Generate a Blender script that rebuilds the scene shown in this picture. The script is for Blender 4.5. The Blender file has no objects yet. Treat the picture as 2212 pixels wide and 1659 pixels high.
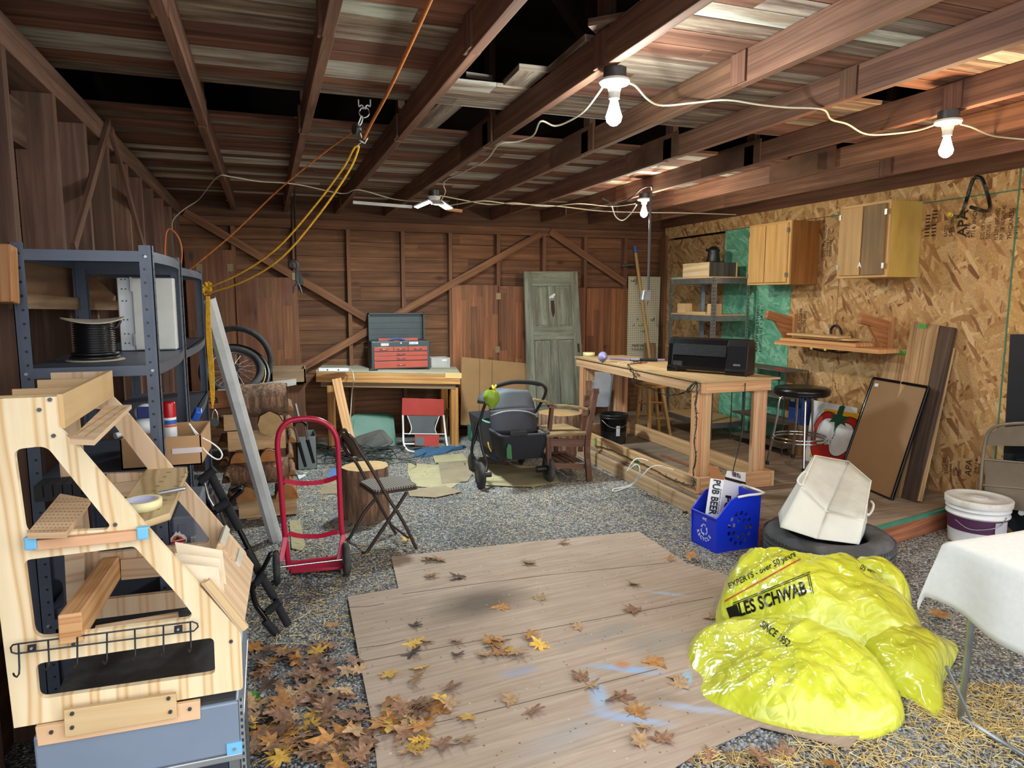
import bpy, bmesh, math, random
from mathutils import Vector as V, Matrix, Euler, Quaternion
from mathutils.bvhtree import BVHTree
random.seed(7)
PI=math.pi
COL=bpy.context.scene.collection
# ---------------------------------------------------------------- camera solved from the photograph (2212 x 1659)
FPX=1500.; CX,CY=1106.,829.5; HC=1.7
def _n(v): return V(v).normalized()
_Y=_n((573-CX,-(640-CY),FPX)); _d=_n((4450-CX,-(644-CY),FPX))
_U=_d.cross(_Y).normalized()
if _U.y<0: _U=-_U
_X=_Y.cross(_U)
if _X.x<0: _X=-_X
O3=V((0,0,HC))
def ray(px,py):
    r=V((px-CX,-(py-CY),FPX)); return V((_X.dot(r),_Y.dot(r),_U.dot(r)))
def G(px,py,z=0.):  r=ray(px,py); return O3+r*((z-HC)/r.z)
def PY(px,py,y):    r=ray(px,py); return O3+r*(y/r.y)
def PX(px,py,x):    r=ray(px,py); return O3+r*(x/r.x)
def PL(px,py,o,n):  r=ray(px,py); n=V(n); return O3+r*(n.dot(V(o)-O3)/n.dot(r))
cam=bpy.data.cameras.new('camera'); co=bpy.data.objects.new('camera',cam); COL.objects.link(co)
cam.sensor_width=36; cam.sensor_fit='HORIZONTAL'; cam.lens=FPX/2212*36; cam.clip_start=.05; cam.clip_end=200
# columns: right, up, back  (camera axes written in world axes)
R_=Matrix(((_X.x,_X.y,-_X.z),(_Y.x,_Y.y,-_Y.z),(_U.x,_U.y,-_U.z)))
co.matrix_world=Matrix.Translation(O3)@R_.to_4x4()
bpy.context.scene.camera=co
# ---------------------------------------------------------------- object helpers
def tag(o,label=None,cat=None,group=None,kind=None):
    if label: o['label']=label
    if cat: o['category']=cat
    if group: o['group']=group
    if kind: o['kind']=kind
    return o
def T(name,label,cat,loc=(0,0,0),group=None):
    o=bpy.data.objects.new(name,None); o.empty_display_size=.05; COL.objects.link(o); o.location=V(loc)
    return tag(o,label,cat,group)
def root_loc(o):
    p=V((0,0,0))
    while o is not None: p=p+o.location; o=o.parent
    return p
class MB:
    """collects shapes in world coordinates; build() links them as one mesh object"""
    def __init__(s): s.v=[];s.f=[];s.uv=[];s.t=[];s.m=[];s.sm=[]
    def face(s,pts,uvs=None,tint=(1,1,1),mi=0,sm=False):
        b=len(s.v); s.v+= [V(p) for p in pts]; s.f.append(tuple(range(b,b+len(pts))))
        s.uv.append(uvs or [(0,0)]*len(pts)); s.t.append(tint); s.m.append(mi); s.sm.append(sm); return s
    def grid(s,P,tint=(1,1,1),mi=0,sm=True,closeu=False,closev=False,uvs=None):
        n=len(P);m=len(P[0]);b=len(s.v)
        for r in P: s.v+=[V(p) for p in r]
        ou,ov=random.random()*5,random.random()*5
        L=[0]; 
        for i in range(1,n+1): L.append(L[-1]+(V(P[i%n][0])-V(P[i-1][0])).length)
        K=[0]
        for j in range(1,m+1): K.append(K[-1]+(V(P[0][j%m])-V(P[0][j-1])).length)
        for i in range(n if closeu else n-1):
            for j in range(m if closev else m-1):
                i2=(i+1)%n;j2=(j+1)%m
                s.f.append((b+i*m+j,b+i*m+j2,b+i2*m+j2,b+i2*m+j))
                if uvs: s.uv.append([uvs(i,j),uvs(i,j+1),uvs(i+1,j+1),uvs(i+1,j)])
                else: s.uv.append([(L[i]+ou,K[j]+ov),(L[i]+ou,K[j+1]+ov),(L[i+1]+ou,K[j+1]+ov),(L[i+1]+ou,K[j]+ov)])
                s.t.append(tint); s.m.append(mi); s.sm.append(sm)
        return s
    def hexa(s,p,tint=(1,1,1),mi=0):
        """p: 8 points, bottom loop 0-3 then top loop 4-7; grain follows the longest edge"""
        p=[V(q) for q in p]
        ex=[(p[1]-p[0]),(p[3]-p[0]),(p[4]-p[0])]
        la=max(range(3),key=lambda i:ex[i].length); a=ex[la].normalized() if ex[la].length>0 else V((1,0,0))
        o=(random.random()*7,random.random()*7)
        c=sum(p,V())/8
        for k,q in enumerate(((0,3,2,1),(4,5,6,7),(0,1,5,4),(1,2,6,5),(2,3,7,6),(3,0,4,7))):
            n=(p[q[1]]-p[q[0]]).cross(p[q[3]]-p[q[0]])
            if n.length<1e-12: n=V((0,0,1))
            n.normalize(); b=n.cross(a)
            if b.length<.3: # end grain
                u=[(o[0]+(p[i]-p[q[0]]).dot(ex[(la+1)%3].normalized())*.15, o[1]+(p[i]-p[q[0]]).dot(ex[(la+2)%3].normalized())) for i in q]
            else:
                b.normalize(); u=[(o[0]+(p[i]-c).dot(a), o[1]+k*.37+(p[i]-c).dot(b)) for i in q]
            s.face([p[i] for i in q],u,tint,mi)
        return s
    def box(s,c,d,R=None,tint=(1,1,1),mi=0):
        c=V(c);x,y,z=d[0]/2,d[1]/2,d[2]/2
        P=[V((-x,-y,-z)),V((x,-y,-z)),V((x,y,-z)),V((-x,y,-z)),V((-x,-y,z)),V((x,-y,z)),V((x,y,z)),V((-x,y,z))]
        if R is not None: P=[R@q for q in P]
        return s.hexa([c+q for q in P],tint,mi)
    def bb(s,lo,hi,tint=(1,1,1),mi=0):
        lo=V(lo);hi=V(hi); return s.box((lo+hi)/2,hi-lo,None,tint,mi)
    def bar(s,a,b,w,h,up=(0,0,1),tint=(1,1,1),mi=0):
        """rectangular bar a->b, w across, h along up"""
        a=V(a);b=V(b);d=(b-a); L=d.length; d.normalize(); up=V(up); x=d.cross(up)
        if x.length<1e-4: x=d.cross(V((0,1,0)))
        x.normalize(); u=x.cross(d).normalized()
        P=[a-x*w/2-u*h/2,b-x*w/2-u*h/2,b+x*w/2-u*h/2,a+x*w/2-u*h/2]
        return s.hexa(P+[q+u*h for q in P],tint,mi)
    def slab(s,pts,th,tint=(1,1,1),mi=0,udir=None):
        """planar outline (3D points) given thickness vector th"""
        pts=[V(p) for p in pts]; th=V(th); n=len(pts)
        a=V(udir).normalized() if udir is not None else (pts[1]-pts[0]).normalized()
        nn=th.normalized(); b=nn.cross(a).normalized(); o=(random.random()*7,random.random()*7)
        uv=lambda q:(o[0]+(q-pts[0]).dot(a),o[1]+(q-pts[0]).dot(b))
        s.face(pts,[uv(q) for q in pts],tint,mi)
        s.face([q+th for q in reversed(pts)],[uv(q) for q in reversed(pts)],tint,mi)
        for i in range(n):
            p,q=pts[i],pts[(i+1)%n]; e=(q-p).length
            s.face([p,p+th,q+th,q],[(o[0],o[1]),(o[0],o[1]+th.length),(o[0]+e,o[1]+th.length),(o[0]+e,o[1])],tint,mi)
        return s
    def tube(s,pts,r,n=8,closed=False,tint=(1,1,1),mi=0,cap=True,sub=0):
        pts=[V(p) for p in pts]
        if sub: pts=smooth(pts,sub,closed)
        N=len(pts)
        rr=(lambda i:r) if not isinstance(r,(list,tuple)) else (lambda i:r[min(i*len(r)//N,len(r)-1)] if len(r)!=N else r[i])
        def tan(i):
            if closed: d=pts[(i+1)%N]-pts[i-1]
            else: d=pts[min(i+1,N-1)]-pts[max(i-1,0)]
            return d.normalized() if d.length>1e-9 else V((0,0,1))
        t=tan(0); x=t.orthogonal().normalized(); rings=[]
        for i in range(N):
            t2=tan(i); q=t.rotation_difference(t2); x=(q@x); x=(x-t2*x.dot(t2)).normalized(); t=t2; y=t.cross(x)
            rings.append([pts[i]+(x*math.cos(2*PI*k/n)+y*math.sin(2*PI*k/n))*rr(i) for k in range(n)])
        s.grid(rings,tint,mi,True,closeu=closed,closev=True)
        if cap and not closed:
            s.face(list(reversed(rings[0])),None,tint,mi); s.face(rings[-1],None,tint,mi)
        return s
    def cyl(s,a,b,r,r2=None,n=16,tint=(1,1,1),mi=0,cap=True):
        return s.tube([a,b],[r,r2 if r2 is not None else r],n,False,tint,mi,cap)
    def lathe(s,c,prof,n=24,axis=(0,0,1),tint=(1,1,1),mi=0,sm=True,ph=0,capb=True,capt=True):
        """prof: (radius, height) pairs"""
        ax=V(axis).normalized(); x=ax.orthogonal().normalized(); y=ax.cross(x); c=V(c)
        R=[[c+ax*h+(x*math.cos(2*PI*k/n+ph)+y*math.sin(2*PI*k/n+ph))*r for k in range(n)] for r,h in prof]
        s.grid(R,tint,mi,sm,closev=True)
        if capb and prof[0][0]>1e-4: s.face(list(reversed(R[0])),[(math.cos(2*PI*k/n)*prof[0][0],math.sin(2*PI*k/n)*prof[0][0]) for k in range(n)],tint,mi)
        if capt and prof[-1][0]>1e-4: s.face(R[-1],[(math.cos(2*PI*k/n)*prof[-1][0],math.sin(2*PI*k/n)*prof[-1][0]) for k in range(n)],tint,mi)
        return s
    def ball(s,c,r,n=16,m=10,R=None,tint=(1,1,1),mi=0):
        c=V(c); r=V(r) if hasattr(r,'__len__') else V((r,r,r)); P=[]
        for i in range(m+1):
            a=PI*i/m; P.append([V((math.sin(a)*math.cos(2*PI*k/n)*r.x,math.sin(a)*math.sin(2*PI*k/n)*r.y,-math.cos(a)*r.z)) for k in range(n)])
        if R is not None: P=[[R@q for q in row] for row in P]
        return s.grid([[c+q for q in row] for row in P],tint,mi,True,closev=True)
    def mesh(s,me,M=None,mi=0,tint=(1,1,1),swap=False):
        b=len(s.v); s.v+=[(M@v.co if M is not None else v.co.copy()) for v in me.vertices]
        for p in me.polygons:
            s.f.append(tuple(b+i for i in p.vertices)); s.uv.append([((me.vertices[i].co.y,me.vertices[i].co.x) if swap else (me.vertices[i].co.x,me.vertices[i].co.y)) for i in p.vertices]); s.t.append(tint); s.m.append(mi); s.sm.append(False)
        return s
    def build(s,name,mats,parent=None,label=None,bevel=0,smooth=False,merge=False,cat=None,group=None,kind=None,sub=0,solid=0,loc=None):
        off=root_loc(parent) if parent is not None else (V(loc) if loc is not None else V((0,0,0)))
        me=bpy.data.meshes.new(name); me.from_pydata([v-off for v in s.v],[],s.f)
        uvl=me.uv_layers.new(name='UVMap'); ca=me.color_attributes.new('tint','FLOAT_COLOR','CORNER')
        uvl=me.uv_layers['UVMap']; ca=me.color_attributes['tint']
        U=[];Cc=[]
        for p,u,t in zip(s.f,s.uv,s.t):
            for k in range(len(p)): U+= [u[k][0],u[k][1]]; Cc+=[t[0],t[1],t[2],1]
        uvl.data.foreach_set('uv',U); ca.data.foreach_set('color',Cc)
        me.polygons.foreach_set('material_index',s.m); me.polygons.foreach_set('use_smooth',[True]*len(s.f) if smooth else s.sm)
        if not isinstance(mats,(list,tuple)): mats=[mats]
        for m in mats: me.materials.append(m)
        me.validate(); me.update()
        o=bpy.data.objects.new(name,me); COL.objects.link(o)
        if merge:
            bm=bmesh.new(); bm.from_mesh(me); bmesh.ops.remove_doubles(bm,verts=bm.verts,dist=merge if isinstance(merge,float) else 1e-5); bmesh.ops.recalc_face_normals(bm,faces=bm.faces); bm.to_mesh(me); bm.free()
        if solid: md=o.modifiers.new('s','SOLIDIFY'); md.thickness=solid; md.offset=0
        if sub: md=o.modifiers.new('u','SUBSURF'); md.levels=sub; md.render_levels=sub
        if bevel:
            md=o.modifiers.new('b','BEVEL'); md.width=bevel; md.segments=2; md.limit_method='ANGLE'; md.angle_limit=.7
            if not merge:
                bm=bmesh.new(); bm.from_mesh(me); bmesh.ops.remove_doubles(bm,verts=bm.verts,dist=1e-5); bm.to_mesh(me); bm.free()
        if parent is not None: o.parent=parent
        elif loc is not None: o.location=off
        return tag(o,label,cat,group,kind)
def smooth(pts,k,closed=False):
    pts=[V(p) for p in pts]; N=len(pts); out=[]
    for i in range(N if closed else N-1):
        if closed: a,b,c,d=pts[i-1],pts[i],pts[(i+1)%N],pts[(i+2)%N]
        else: a=pts[max(i-1,0)];b=pts[i];c=pts[i+1];d=pts[min(i+2,N-1)]
        for j in range(k):
            t=j/k; out.append(.5*((2*b)+(c-a)*t+(2*a-5*b+4*c-d)*t*t+(3*b-a-3*c+d)*t**3))
    if not closed: out.append(pts[-1])
    return out
def plate(loops,th,res=4,bevel=0):
    """flat 2D outlines (first outer, rest holes) -> mesh of thickness th (centred on z=0)"""
    cu=bpy.data.curves.new('p','CURVE'); cu.dimensions='2D'; cu.fill_mode='BOTH'; cu.extrude=th/2; cu.bevel_depth=bevel
    for lp in loops:
        sp=cu.splines.new('POLY'); sp.points.add(len(lp)-1)
        for q,pt in zip(sp.points,lp): q.co=(pt[0],pt[1],0,1)
        sp.use_cyclic_u=True
    o=bpy.data.objects.new('p',cu); me=bpy.data.meshes.new_from_object(o); bpy.data.objects.remove(o); bpy.data.curves.remove(cu); return me
def rounded(poly,r,k=4):
    """round the corners of a 2D polygon; r number or list"""
    out=[];n=len(poly)
    for i in range(n):
        a,b,c=V(poly[i-1]),V(poly[i]),V(poly[(i+1)%n]); ri=r[i] if isinstance(r,(list,tuple)) else r
        if ri<=0: out.append((b.x,b.y)); continue
        d1=(a-b);d2=(c-b); l=min(ri,d1.length*.49,d2.length*.49); p=b+d1.normalized()*l; q=b+d2.normalized()*l
        for j in range(k+1):
            t=j/k; w=p*(1-t)**2+b*2*t*(1-t)+q*t*t; out.append((w.x,w.y))
    return out
def text_mesh(s,size=1.,font=None,ext=.0005,align='LEFT',shear=0,xs=1,bold=0,space=1):
    cu=bpy.data.curves.new('t','FONT'); cu.body=s; cu.size=size; cu.extrude=ext; cu.align_x=align; cu.shear=shear; cu.offset=bold; cu.space_character=space; cu.resolution_u=3
    o=bpy.data.objects.new('t',cu); me=bpy.data.meshes.new_from_object(o); bpy.data.objects.remove(o); bpy.data.curves.remove(cu)
    if xs!=1:
        for v in me.vertices: v.co.x*=xs
    return me
def frame(o,x,y):
    """matrix with origin o, x axis along x, y axis near y"""
    x=V(x).normalized(); z=x.cross(V(y)).normalized(); y=z.cross(x)
    M=Matrix.Identity(4)
    for i in range(3): M[i][0]=x[i];M[i][1]=y[i];M[i][2]=z[i];M[i][3]=o[i]
    return M
def copy_tree(o,parent=None,**kw):
    c=o.copy(); COL.objects.link(c)
    if parent is not None: c.parent=parent
    for ch in list(o.children): copy_tree(ch,c)
    for k,v in kw.items(): c[k]=v
    return c
def split_build(mb,name,mats,parent=None,label=None,**kw):
    """one object for every connected group of faces in the collector"""
    key=lambda p:(round(p.x,5),round(p.y,5),round(p.z,5)); par={}
    def find(a):
        while par[a]!=a: par[a]=par[par[a]]; a=par[a]
        return a
    for f in mb.f:
        ks=[key(mb.v[i]) for i in f]
        for k in ks: par.setdefault(k,k)
        for k in ks[1:]: par[find(k)]=find(ks[0])
    gr={}
    for i,f in enumerate(mb.f): gr.setdefault(find(key(mb.v[f[0]])),[]).append(i)
    out=[]
    for g in gr.values():
        m=MB()
        for i in g:
            b=len(m.v); m.v+=[mb.v[k] for k in mb.f[i]]; m.f.append(tuple(range(b,b+len(mb.f[i])))); m.uv.append(mb.uv[i]); m.t.append(mb.t[i]); m.m.append(mb.m[i]); m.sm.append(mb.sm[i])
        out.append(m.build(name,mats,parent,label,merge=True,**kw))
    return out
# ---------------------------------------------------------------- materials
MT={}
def lin(c):
    if isinstance(c,str):
        c=c.lstrip('#'); c=[int(c[i:i+2],16)/255 for i in (0,2,4)]
        c=[(x/12.92 if x<=.04045 else ((x+.055)/1.055)**2.4) for x in c]
    return tuple(c)+(1,)
class NT:
    def __init__(s,name):
        s.m=bpy.data.materials.new(name); s.m.use_nodes=True; s.t=s.m.node_tree; s.N=s.t.nodes; s.b=s.N['Principled BSDF']
    def n(s,ty,**kw):
        x=s.N.new(ty)
        for k,v in kw.items():
            if k.startswith('i_'):
                k=k[2:]; k=int(k) if k.isdigit() else k.replace('_',' ')
                x.inputs[k].default_value=v
            else: setattr(x,k,v)
        return x
    def l(s,a,b): s.t.links.new(a,b)
    def tint(s): return s.n('ShaderNodeVertexColor',layer_name='tint').outputs['Color']
    def map(s,src='UV',scale=(1,1,1),rot=(0,0,0),loc=(0,0,0)):
        tc=s.n('ShaderNodeTexCoord'); mp=s.n('ShaderNodeMapping'); mp.inputs['Scale'].default_value=scale; mp.inputs['Rotation'].default_value=rot; mp.inputs['Location'].default_value=loc
        s.l(tc.outputs[src],mp.inputs['Vector']); return mp.outputs['Vector']
    def noise(s,vec,scale=5,detail=4,rough=.55,dist=0):
        x=s.n('ShaderNodeTexNoise'); x.inputs['Scale'].default_value=scale; x.inputs['Detail'].default_value=detail; x.inputs['Roughness'].default_value=rough; x.inputs['Distortion'].default_value=dist
        if vec is not None: s.l(vec,x.inputs['Vector'])
        return x.outputs['Fac']
    def ramp(s,fac,stops,interp='LINEAR'):
        r=s.n('ShaderNodeValToRGB'); e=r.color_ramp.elements; r.color_ramp.interpolation=interp
        while len(e)<len(stops): e.new(.5)
        for k,(p,c) in enumerate(stops): e[k].position=p; e[k].color=lin(c)
        s.l(fac,r.inputs['Fac']); return r.outputs['Color']
    def mix(s,a,b,fac=.5,mode='MIX'):
        x=s.n('ShaderNodeMix',data_type='RGBA',blend_type=mode)
        for sock,val in ((x.inputs[0],fac),(x.inputs[6],a),(x.inputs[7],b)):
            if hasattr(val,'is_linked') or hasattr(val,'links'): s.l(val,sock)
            else: sock.default_value=val if sock==x.inputs[0] else lin(val)
        return x.outputs[2]
    def math(s,op,a,b=0.):
        x=s.n('ShaderNodeMath',operation=op)
        for sock,val in ((x.inputs[0],a),(x.inputs[1],b)):
            if hasattr(val,'links'): s.l(val,sock)
            else: sock.default_value=val
        return x.outputs[0]
    def bump(s,h,st=.3,dist=.01):
        x=s.n('ShaderNodeBump'); x.inputs['Strength'].default_value=st; x.inputs['Distance'].default_value=dist; s.l(h,x.inputs['Height']); s.l(x.outputs['Normal'],s.b.inputs['Normal'])
    def out(s,col=None,rough=.7,metal=0,**kw):
        if col is not None:
            if hasattr(col,'links'): s.l(col,s.b.inputs['Base Color'])
            else: s.b.inputs['Base Color'].default_value=lin(col)
        if hasattr(rough,'links'): s.l(rough,s.b.inputs['Roughness'])
        else: s.b.inputs['Roughness'].default_value=rough
        s.b.inputs['Metallic'].default_value=metal
        for k,v in kw.items(): s.b.inputs[k.replace('_',' ')].default_value=v
        return s.m
def simple(name,c,rough=.6,metal=0,var=.12,scale=8,dirt=None,bump=0,usetint=False,**kw):
    """plain paint / plastic / metal with slight mottling"""
    if name in MT: return MT[name]
    t=NT(name); v=t.map('Object'); f=t.noise(v,scale,5)
    g=t.ramp(f,[(.3,(1-var,)*3),(.7,(1+var*.5,)*3)])
    col=t.mix(c,g,1,'MULTIPLY')
    if dirt:
        f2=t.noise(v,scale*.45,6,.65); m=t.ramp(f2,[(.5,(0,0,0)),(.72,(1,1,1))]); col=t.mix(col,dirt,m)
    if usetint: col=t.mix(col,t.tint(),1,'MULTIPLY')
    if bump: t.bump(t.noise(v,scale*12,3),bump,.004)
    MT[name]=t.out(col,rough,metal,**kw); return MT[name]
def wood(name,stops,su=1.3,sv=24,rough=.75,rings=0,bump=.25,blotch=.25,ringcol=None,knots=0,knotcol='#3a2414',dist=.6,weather=None):
    """grain runs along U; stops colour ramp; multiplied by the per-board tint"""
    if name in MT: return MT[name]
    t=NT(name); v=t.map('UV',(su,sv,1)); f=t.noise(v,1,7,.62,dist); col=t.ramp(f,stops)
    if rings:
        v2=t.map('UV',(2.5,rings*4,1)); w=t.n('ShaderNodeTexWave',wave_type='BANDS',bands_direction='Y'); w.inputs['Scale'].default_value=.5; w.inputs['Distortion'].default_value=6; w.inputs['Detail'].default_value=1.5; w.inputs['Detail Scale'].default_value=.7
        t.l(v2,w.inputs['Vector']); m=t.ramp(w.outputs['Fac'],[(.0,(0,0,0)),(.55,(0,0,0)),(.82,(1,1,1)),(1,(.25,.25,.25))]); col=t.mix(col,ringcol,t.math('MULTIPLY',m,.75))
    if knots:
        vk=t.map('UV',(3.2,7,1)); k=t.n('ShaderNodeTexVoronoi'); k.inputs['Scale'].default_value=knots; t.l(vk,k.inputs['Vector']); m=t.ramp(k.outputs['Distance'],[(.05,(1,1,1)),(.14,(0,0,0))]); col=t.mix(col,knotcol,t.math('MULTIPLY',m,.8))
    if blotch:
        f3=t.noise(t.map('UV',(1.2,3,1)),1.5,4); col=t.mix(col,t.ramp(f3,[(.3,(1-blotch,)*3),(.7,(1+blotch*.4,)*3)]),1,'MULTIPLY')
    if weather:
        f4=t.noise(t.map('UV',(1.1,9,1)),1.3,6,.7); col=t.mix(col,weather,t.ramp(f4,[(.48,(0,0,0)),(.62,(1,1,1))]))
    col=t.mix(col,t.tint(),1,'MULTIPLY')
    if bump: t.bump(f,bump,.004)
    MT[name]=t.out(col,rough); return MT[name]
# ================================================================ materials of the room
def osb(name,pal,scale=1.,over=None):
    t=NT(name)
    def layer(rot,s,loc):
        v0=t.map('UV',(1,1,1),(0,0,rot),(loc,loc*.7,0)); mp=t.n('ShaderNodeMapping'); mp.inputs['Scale'].default_value=(s[0]*scale,s[1]*scale,1); t.l(v0,mp.inputs['Vector']); v=mp.outputs['Vector']
        
        d=t.n('ShaderNodeTexVoronoi'); d.voronoi_dimensions='2D'; d.inputs['Scale'].default_value=1; d.inputs['Randomness'].default_value=1
        nz=t.n('ShaderNodeTexNoise'); nz.inputs['Scale'].default_value=.8; t.l(v,nz.inputs['Vector'])
        t.l(t.mix(v,nz.outputs['Color'],.12,'MIX') if False else v,d.inputs['Vector'])
        sep=t.n('ShaderNodeSeparateColor'); t.l(d.outputs['Color'],sep.inputs[0]); return sep.outputs[0],sep.outputs[1],d.outputs['Distance'],v
    r1,g1,d1,v1=layer(.9,(7,32),0); r2,g2,d2,v2=layer(-1.2,(6,27),3.3); r3,g3,d3,v3=layer(1.57,(7.5,36),7.1); r4,g4,d4,v4=layer(.4,(5.5,24),11.7); r5,g5,d5,v5=layer(2.2,(6,30),17.7)
    st=lambda x,th:t.math('GREATER_THAN',x,th)
    col=t.mix(t.ramp(r1,pal),t.ramp(r2,pal),st(g2,.45)); col=t.mix(col,t.ramp(r3,pal),st(g3,.5)); col=t.mix(col,t.ramp(r4,pal),st(g4,.6)); col=t.mix(col,t.ramp(r5,pal),st(g5,.66))
    f=t.noise(t.map('UV',(40,40,1)),1.5,5); col=t.mix(col,t.ramp(f,[(.25,(.72,.72,.72)),(.7,(1.06,1.06,1.06))]),1,'MULTIPLY')
    e=t.math('MINIMUM',d1,d4); 
    if over: col=t.mix(col,over,.45)
    col=t.mix(col,t.tint(),1,'MULTIPLY'); t.bump(t.math('ADD',r1,t.math('MULTIPLY',g2,.6)),.25,.003)
    return t.out(col,.75)
PALO=[(.0,'#7d5535'),(.06,'#a37b50'),(.3,'#b8935f'),(.5,'#cdaa78'),(.68,'#bb9564'),(.85,'#d9bd90'),(.95,'#a8804f'),(1,'#805637')]
M_OSB=osb('osb',PALO,1.1); M_OSBG=osb('osb_green',[(0,'#3f7f66'),(.4,'#5ea386'),(.7,'#80c0a2'),(1,'#a3d6bb')],1.1,'#6cb396')
M_WALLPL=wood('wall_plank',[(.2,'#4b2f1e'),(.42,'#6f4a30'),(.6,'#83593a'),(.8,'#9c7450')],.9,16,.8,knots=.55,blotch=.35,rings=2.2,ringcol='#5e3a22',weather=None)
M_STUD=wood('stud',[(.2,'#4a3022'),(.5,'#7a5238'),(.8,'#9a7050')],1,22,.8,blotch=.25)
M_RED=wood('red_panel',[(.2,'#4b2b1b'),(.5,'#77482c'),(.8,'#98683f')],.9,30,.6,blotch=.2,knots=.5)
M_CEIL=wood('ceiling_board',[(.28,'#40281e'),(.45,'#754c3b'),(.6,'#8f6250'),(.8,'#b58d74')],.7,16,.85,blotch=.35,knots=.4)
M_CEILG=wood('ceiling_board_grey',[(.3,'#43352c'),(.42,'#7c6a5b'),(.55,'#9c8b7a'),(.7,'#c9bdad')],1.1,20,.9,blotch=.4,weather='#62493b')
M_CEILW=wood('ceiling_board_whitewash',[(.28,'#6c6256'),(.4,'#b3ada0'),(.55,'#d2cdc2'),(.8,'#e6e2d8')],1.0,16,.85,blotch=.25,weather='#927c68')
M_JOIST=wood('joist',[(.2,'#523628'),(.45,'#745040'),(.62,'#86604c'),(.85,'#a07b62')],.9,26,.75,blotch=.3,rings=2.5,ringcol='#5c3d2c')
M_PLYF=wood('platform_ply',[(.2,'#6a5a4a'),(.45,'#8c7a66'),(.65,'#9d8b75'),(.85,'#b3a18a')],1.6,26,.85,blotch=.35,weather='#75665a')
def gravel():
    t=NT('gravel'); v=t.map('Object')
    vo=t.n('ShaderNodeTexVoronoi'); vo.inputs['Scale'].default_value=75; t.l(v,vo.inputs['Vector']); sep=t.n('ShaderNodeSeparateColor'); t.l(vo.outputs['Color'],sep.inputs[0])
    v2=t.n('ShaderNodeTexVoronoi'); v2.inputs['Scale'].default_value=150; t.l(v,v2.inputs['Vector']); s2=t.n('ShaderNodeSeparateColor'); t.l(v2.outputs['Color'],s2.inputs[0])
    col=t.ramp(sep.outputs[0],[(0,'#33363a'),(.3,'#52565c'),(.6,'#6c7076'),(.85,'#8b8e92'),(1,'#b3b3b0')])
    big=t.noise(v,.55,3); soil=t.ramp(big,[(.42,(0,0,0)),(.58,(1,1,1))])
    col=t.mix(t.mix(col,'#3d3b39',.45),col,soil)
    # saw dust specks, densest in the middle of the room
    dn=t.noise(v,1.3,3); thr=t.math('SUBTRACT',1.13,t.math('MULTIPLY',dn,.62)); m=t.math('GREATER_THAN',s2.outputs[1],thr)
    tan=t.ramp(s2.outputs[2],[(0,'#948872'),(.6,'#bfb498'),(1,'#ded5bd')]); col=t.mix(col,tan,m)
    h=t.math('SUBTRACT',1,vo.outputs['Distance']); t.bump(h,.8,.012)
    return t.out(col,.9)
M_GRAVEL=gravel()
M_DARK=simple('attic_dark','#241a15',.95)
# ================================================================ floor
rf=random.Random(3)
mb=MB(); nx,ny=40,50; P=[]
for i in range(nx+1):
    P.append([V((-3.5+i*.3,-2+j*.24,(rf.random()-.5)*.008)) for j in range(ny+1)])
P=[[q if True else q for q in r] for r in P]; P.reverse(); mb.grid(P)
mb.build('floor',M_GRAVEL,kind='structure',merge=True)
mb=MB(); mb.bb((-14,-16,-.5),(18,-2,-.02),tint=(1,1,1)); mb.build('floor',simple('yard_ground','#8a8a84',.9,scale=1.5),kind='structure')
# ================================================================ walls
XL,XR,YB,ZT=-.82,5.05,8.3,2.63
wl=T('wall_left',None,None,(XL,5,0)); wl['kind']='structure'
rw=random.Random(5)
def vary(r,a=.8,b=1.12): k=r.uniform(a,b); return (k,k*r.uniform(.95,1.03),k*r.uniform(.92,1.04))
mb=MB(); z=0
while z<2.75:
    mb.bb((XL-.19,1.2,z+.003),(XL-.16,YB+.15,z+.196),vary(rw,.55,.85)); z+=.2
mb.build('planks',M_WALLPL,wl)
LW=wood('left_wood',[(.2,'#3f2c26'),(.5,'#735446'),(.8,'#977764')],1,20,.8,blotch=.3)
for k,y in enumerate((1.75,2.36,2.98,3.6,4.15,4.7,5.3,5.85,6.4,7.0,7.6,8.2)):
    MB().bar((XL-.08,y,0),(XL-.08,y,2.56),.155,.045 if k!=1 else .09,(0,1,0),vary(rw,.75,1.1)).build('stud',LW,wl,bevel=.003)
MB().bb((XL-.16,1.2,2.56),(XL,YB,2.63),(.9,.9,.9)).build('top_plate',LW,wl,bevel=.004)
MB().bb((XL-.16,1.2,2.63),(XL+.0,YB,2.68),(.75,.75,.75)).build('top_plate',LW,wl,bevel=.004)
for a,b in (((235,265),(158,535)),((240,280),(312,545))):
    MB().bar(PX(*a,XL+.012),PX(*b,XL+.012),.05,.02,(1,0,0),(.95,.9,.85)).build('brace',LW,wl)
mb=MB()
for y0,y1 in ((3.0,3.57),(4.2,4.66),(5.35,5.8)): mb.bb((XL-.155,y0,2.32),(XL-.11,y1,2.5),vary(rw,.6,.9))
mb.build('blocking',LW,wl)
MB().bb((XL-.15,3.62,1.2),(XL-.12,4.13,2.05),(.9,.95,1)).build('patch_panel',simple('grey_board','#4b4640',.9),wl)
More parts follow.
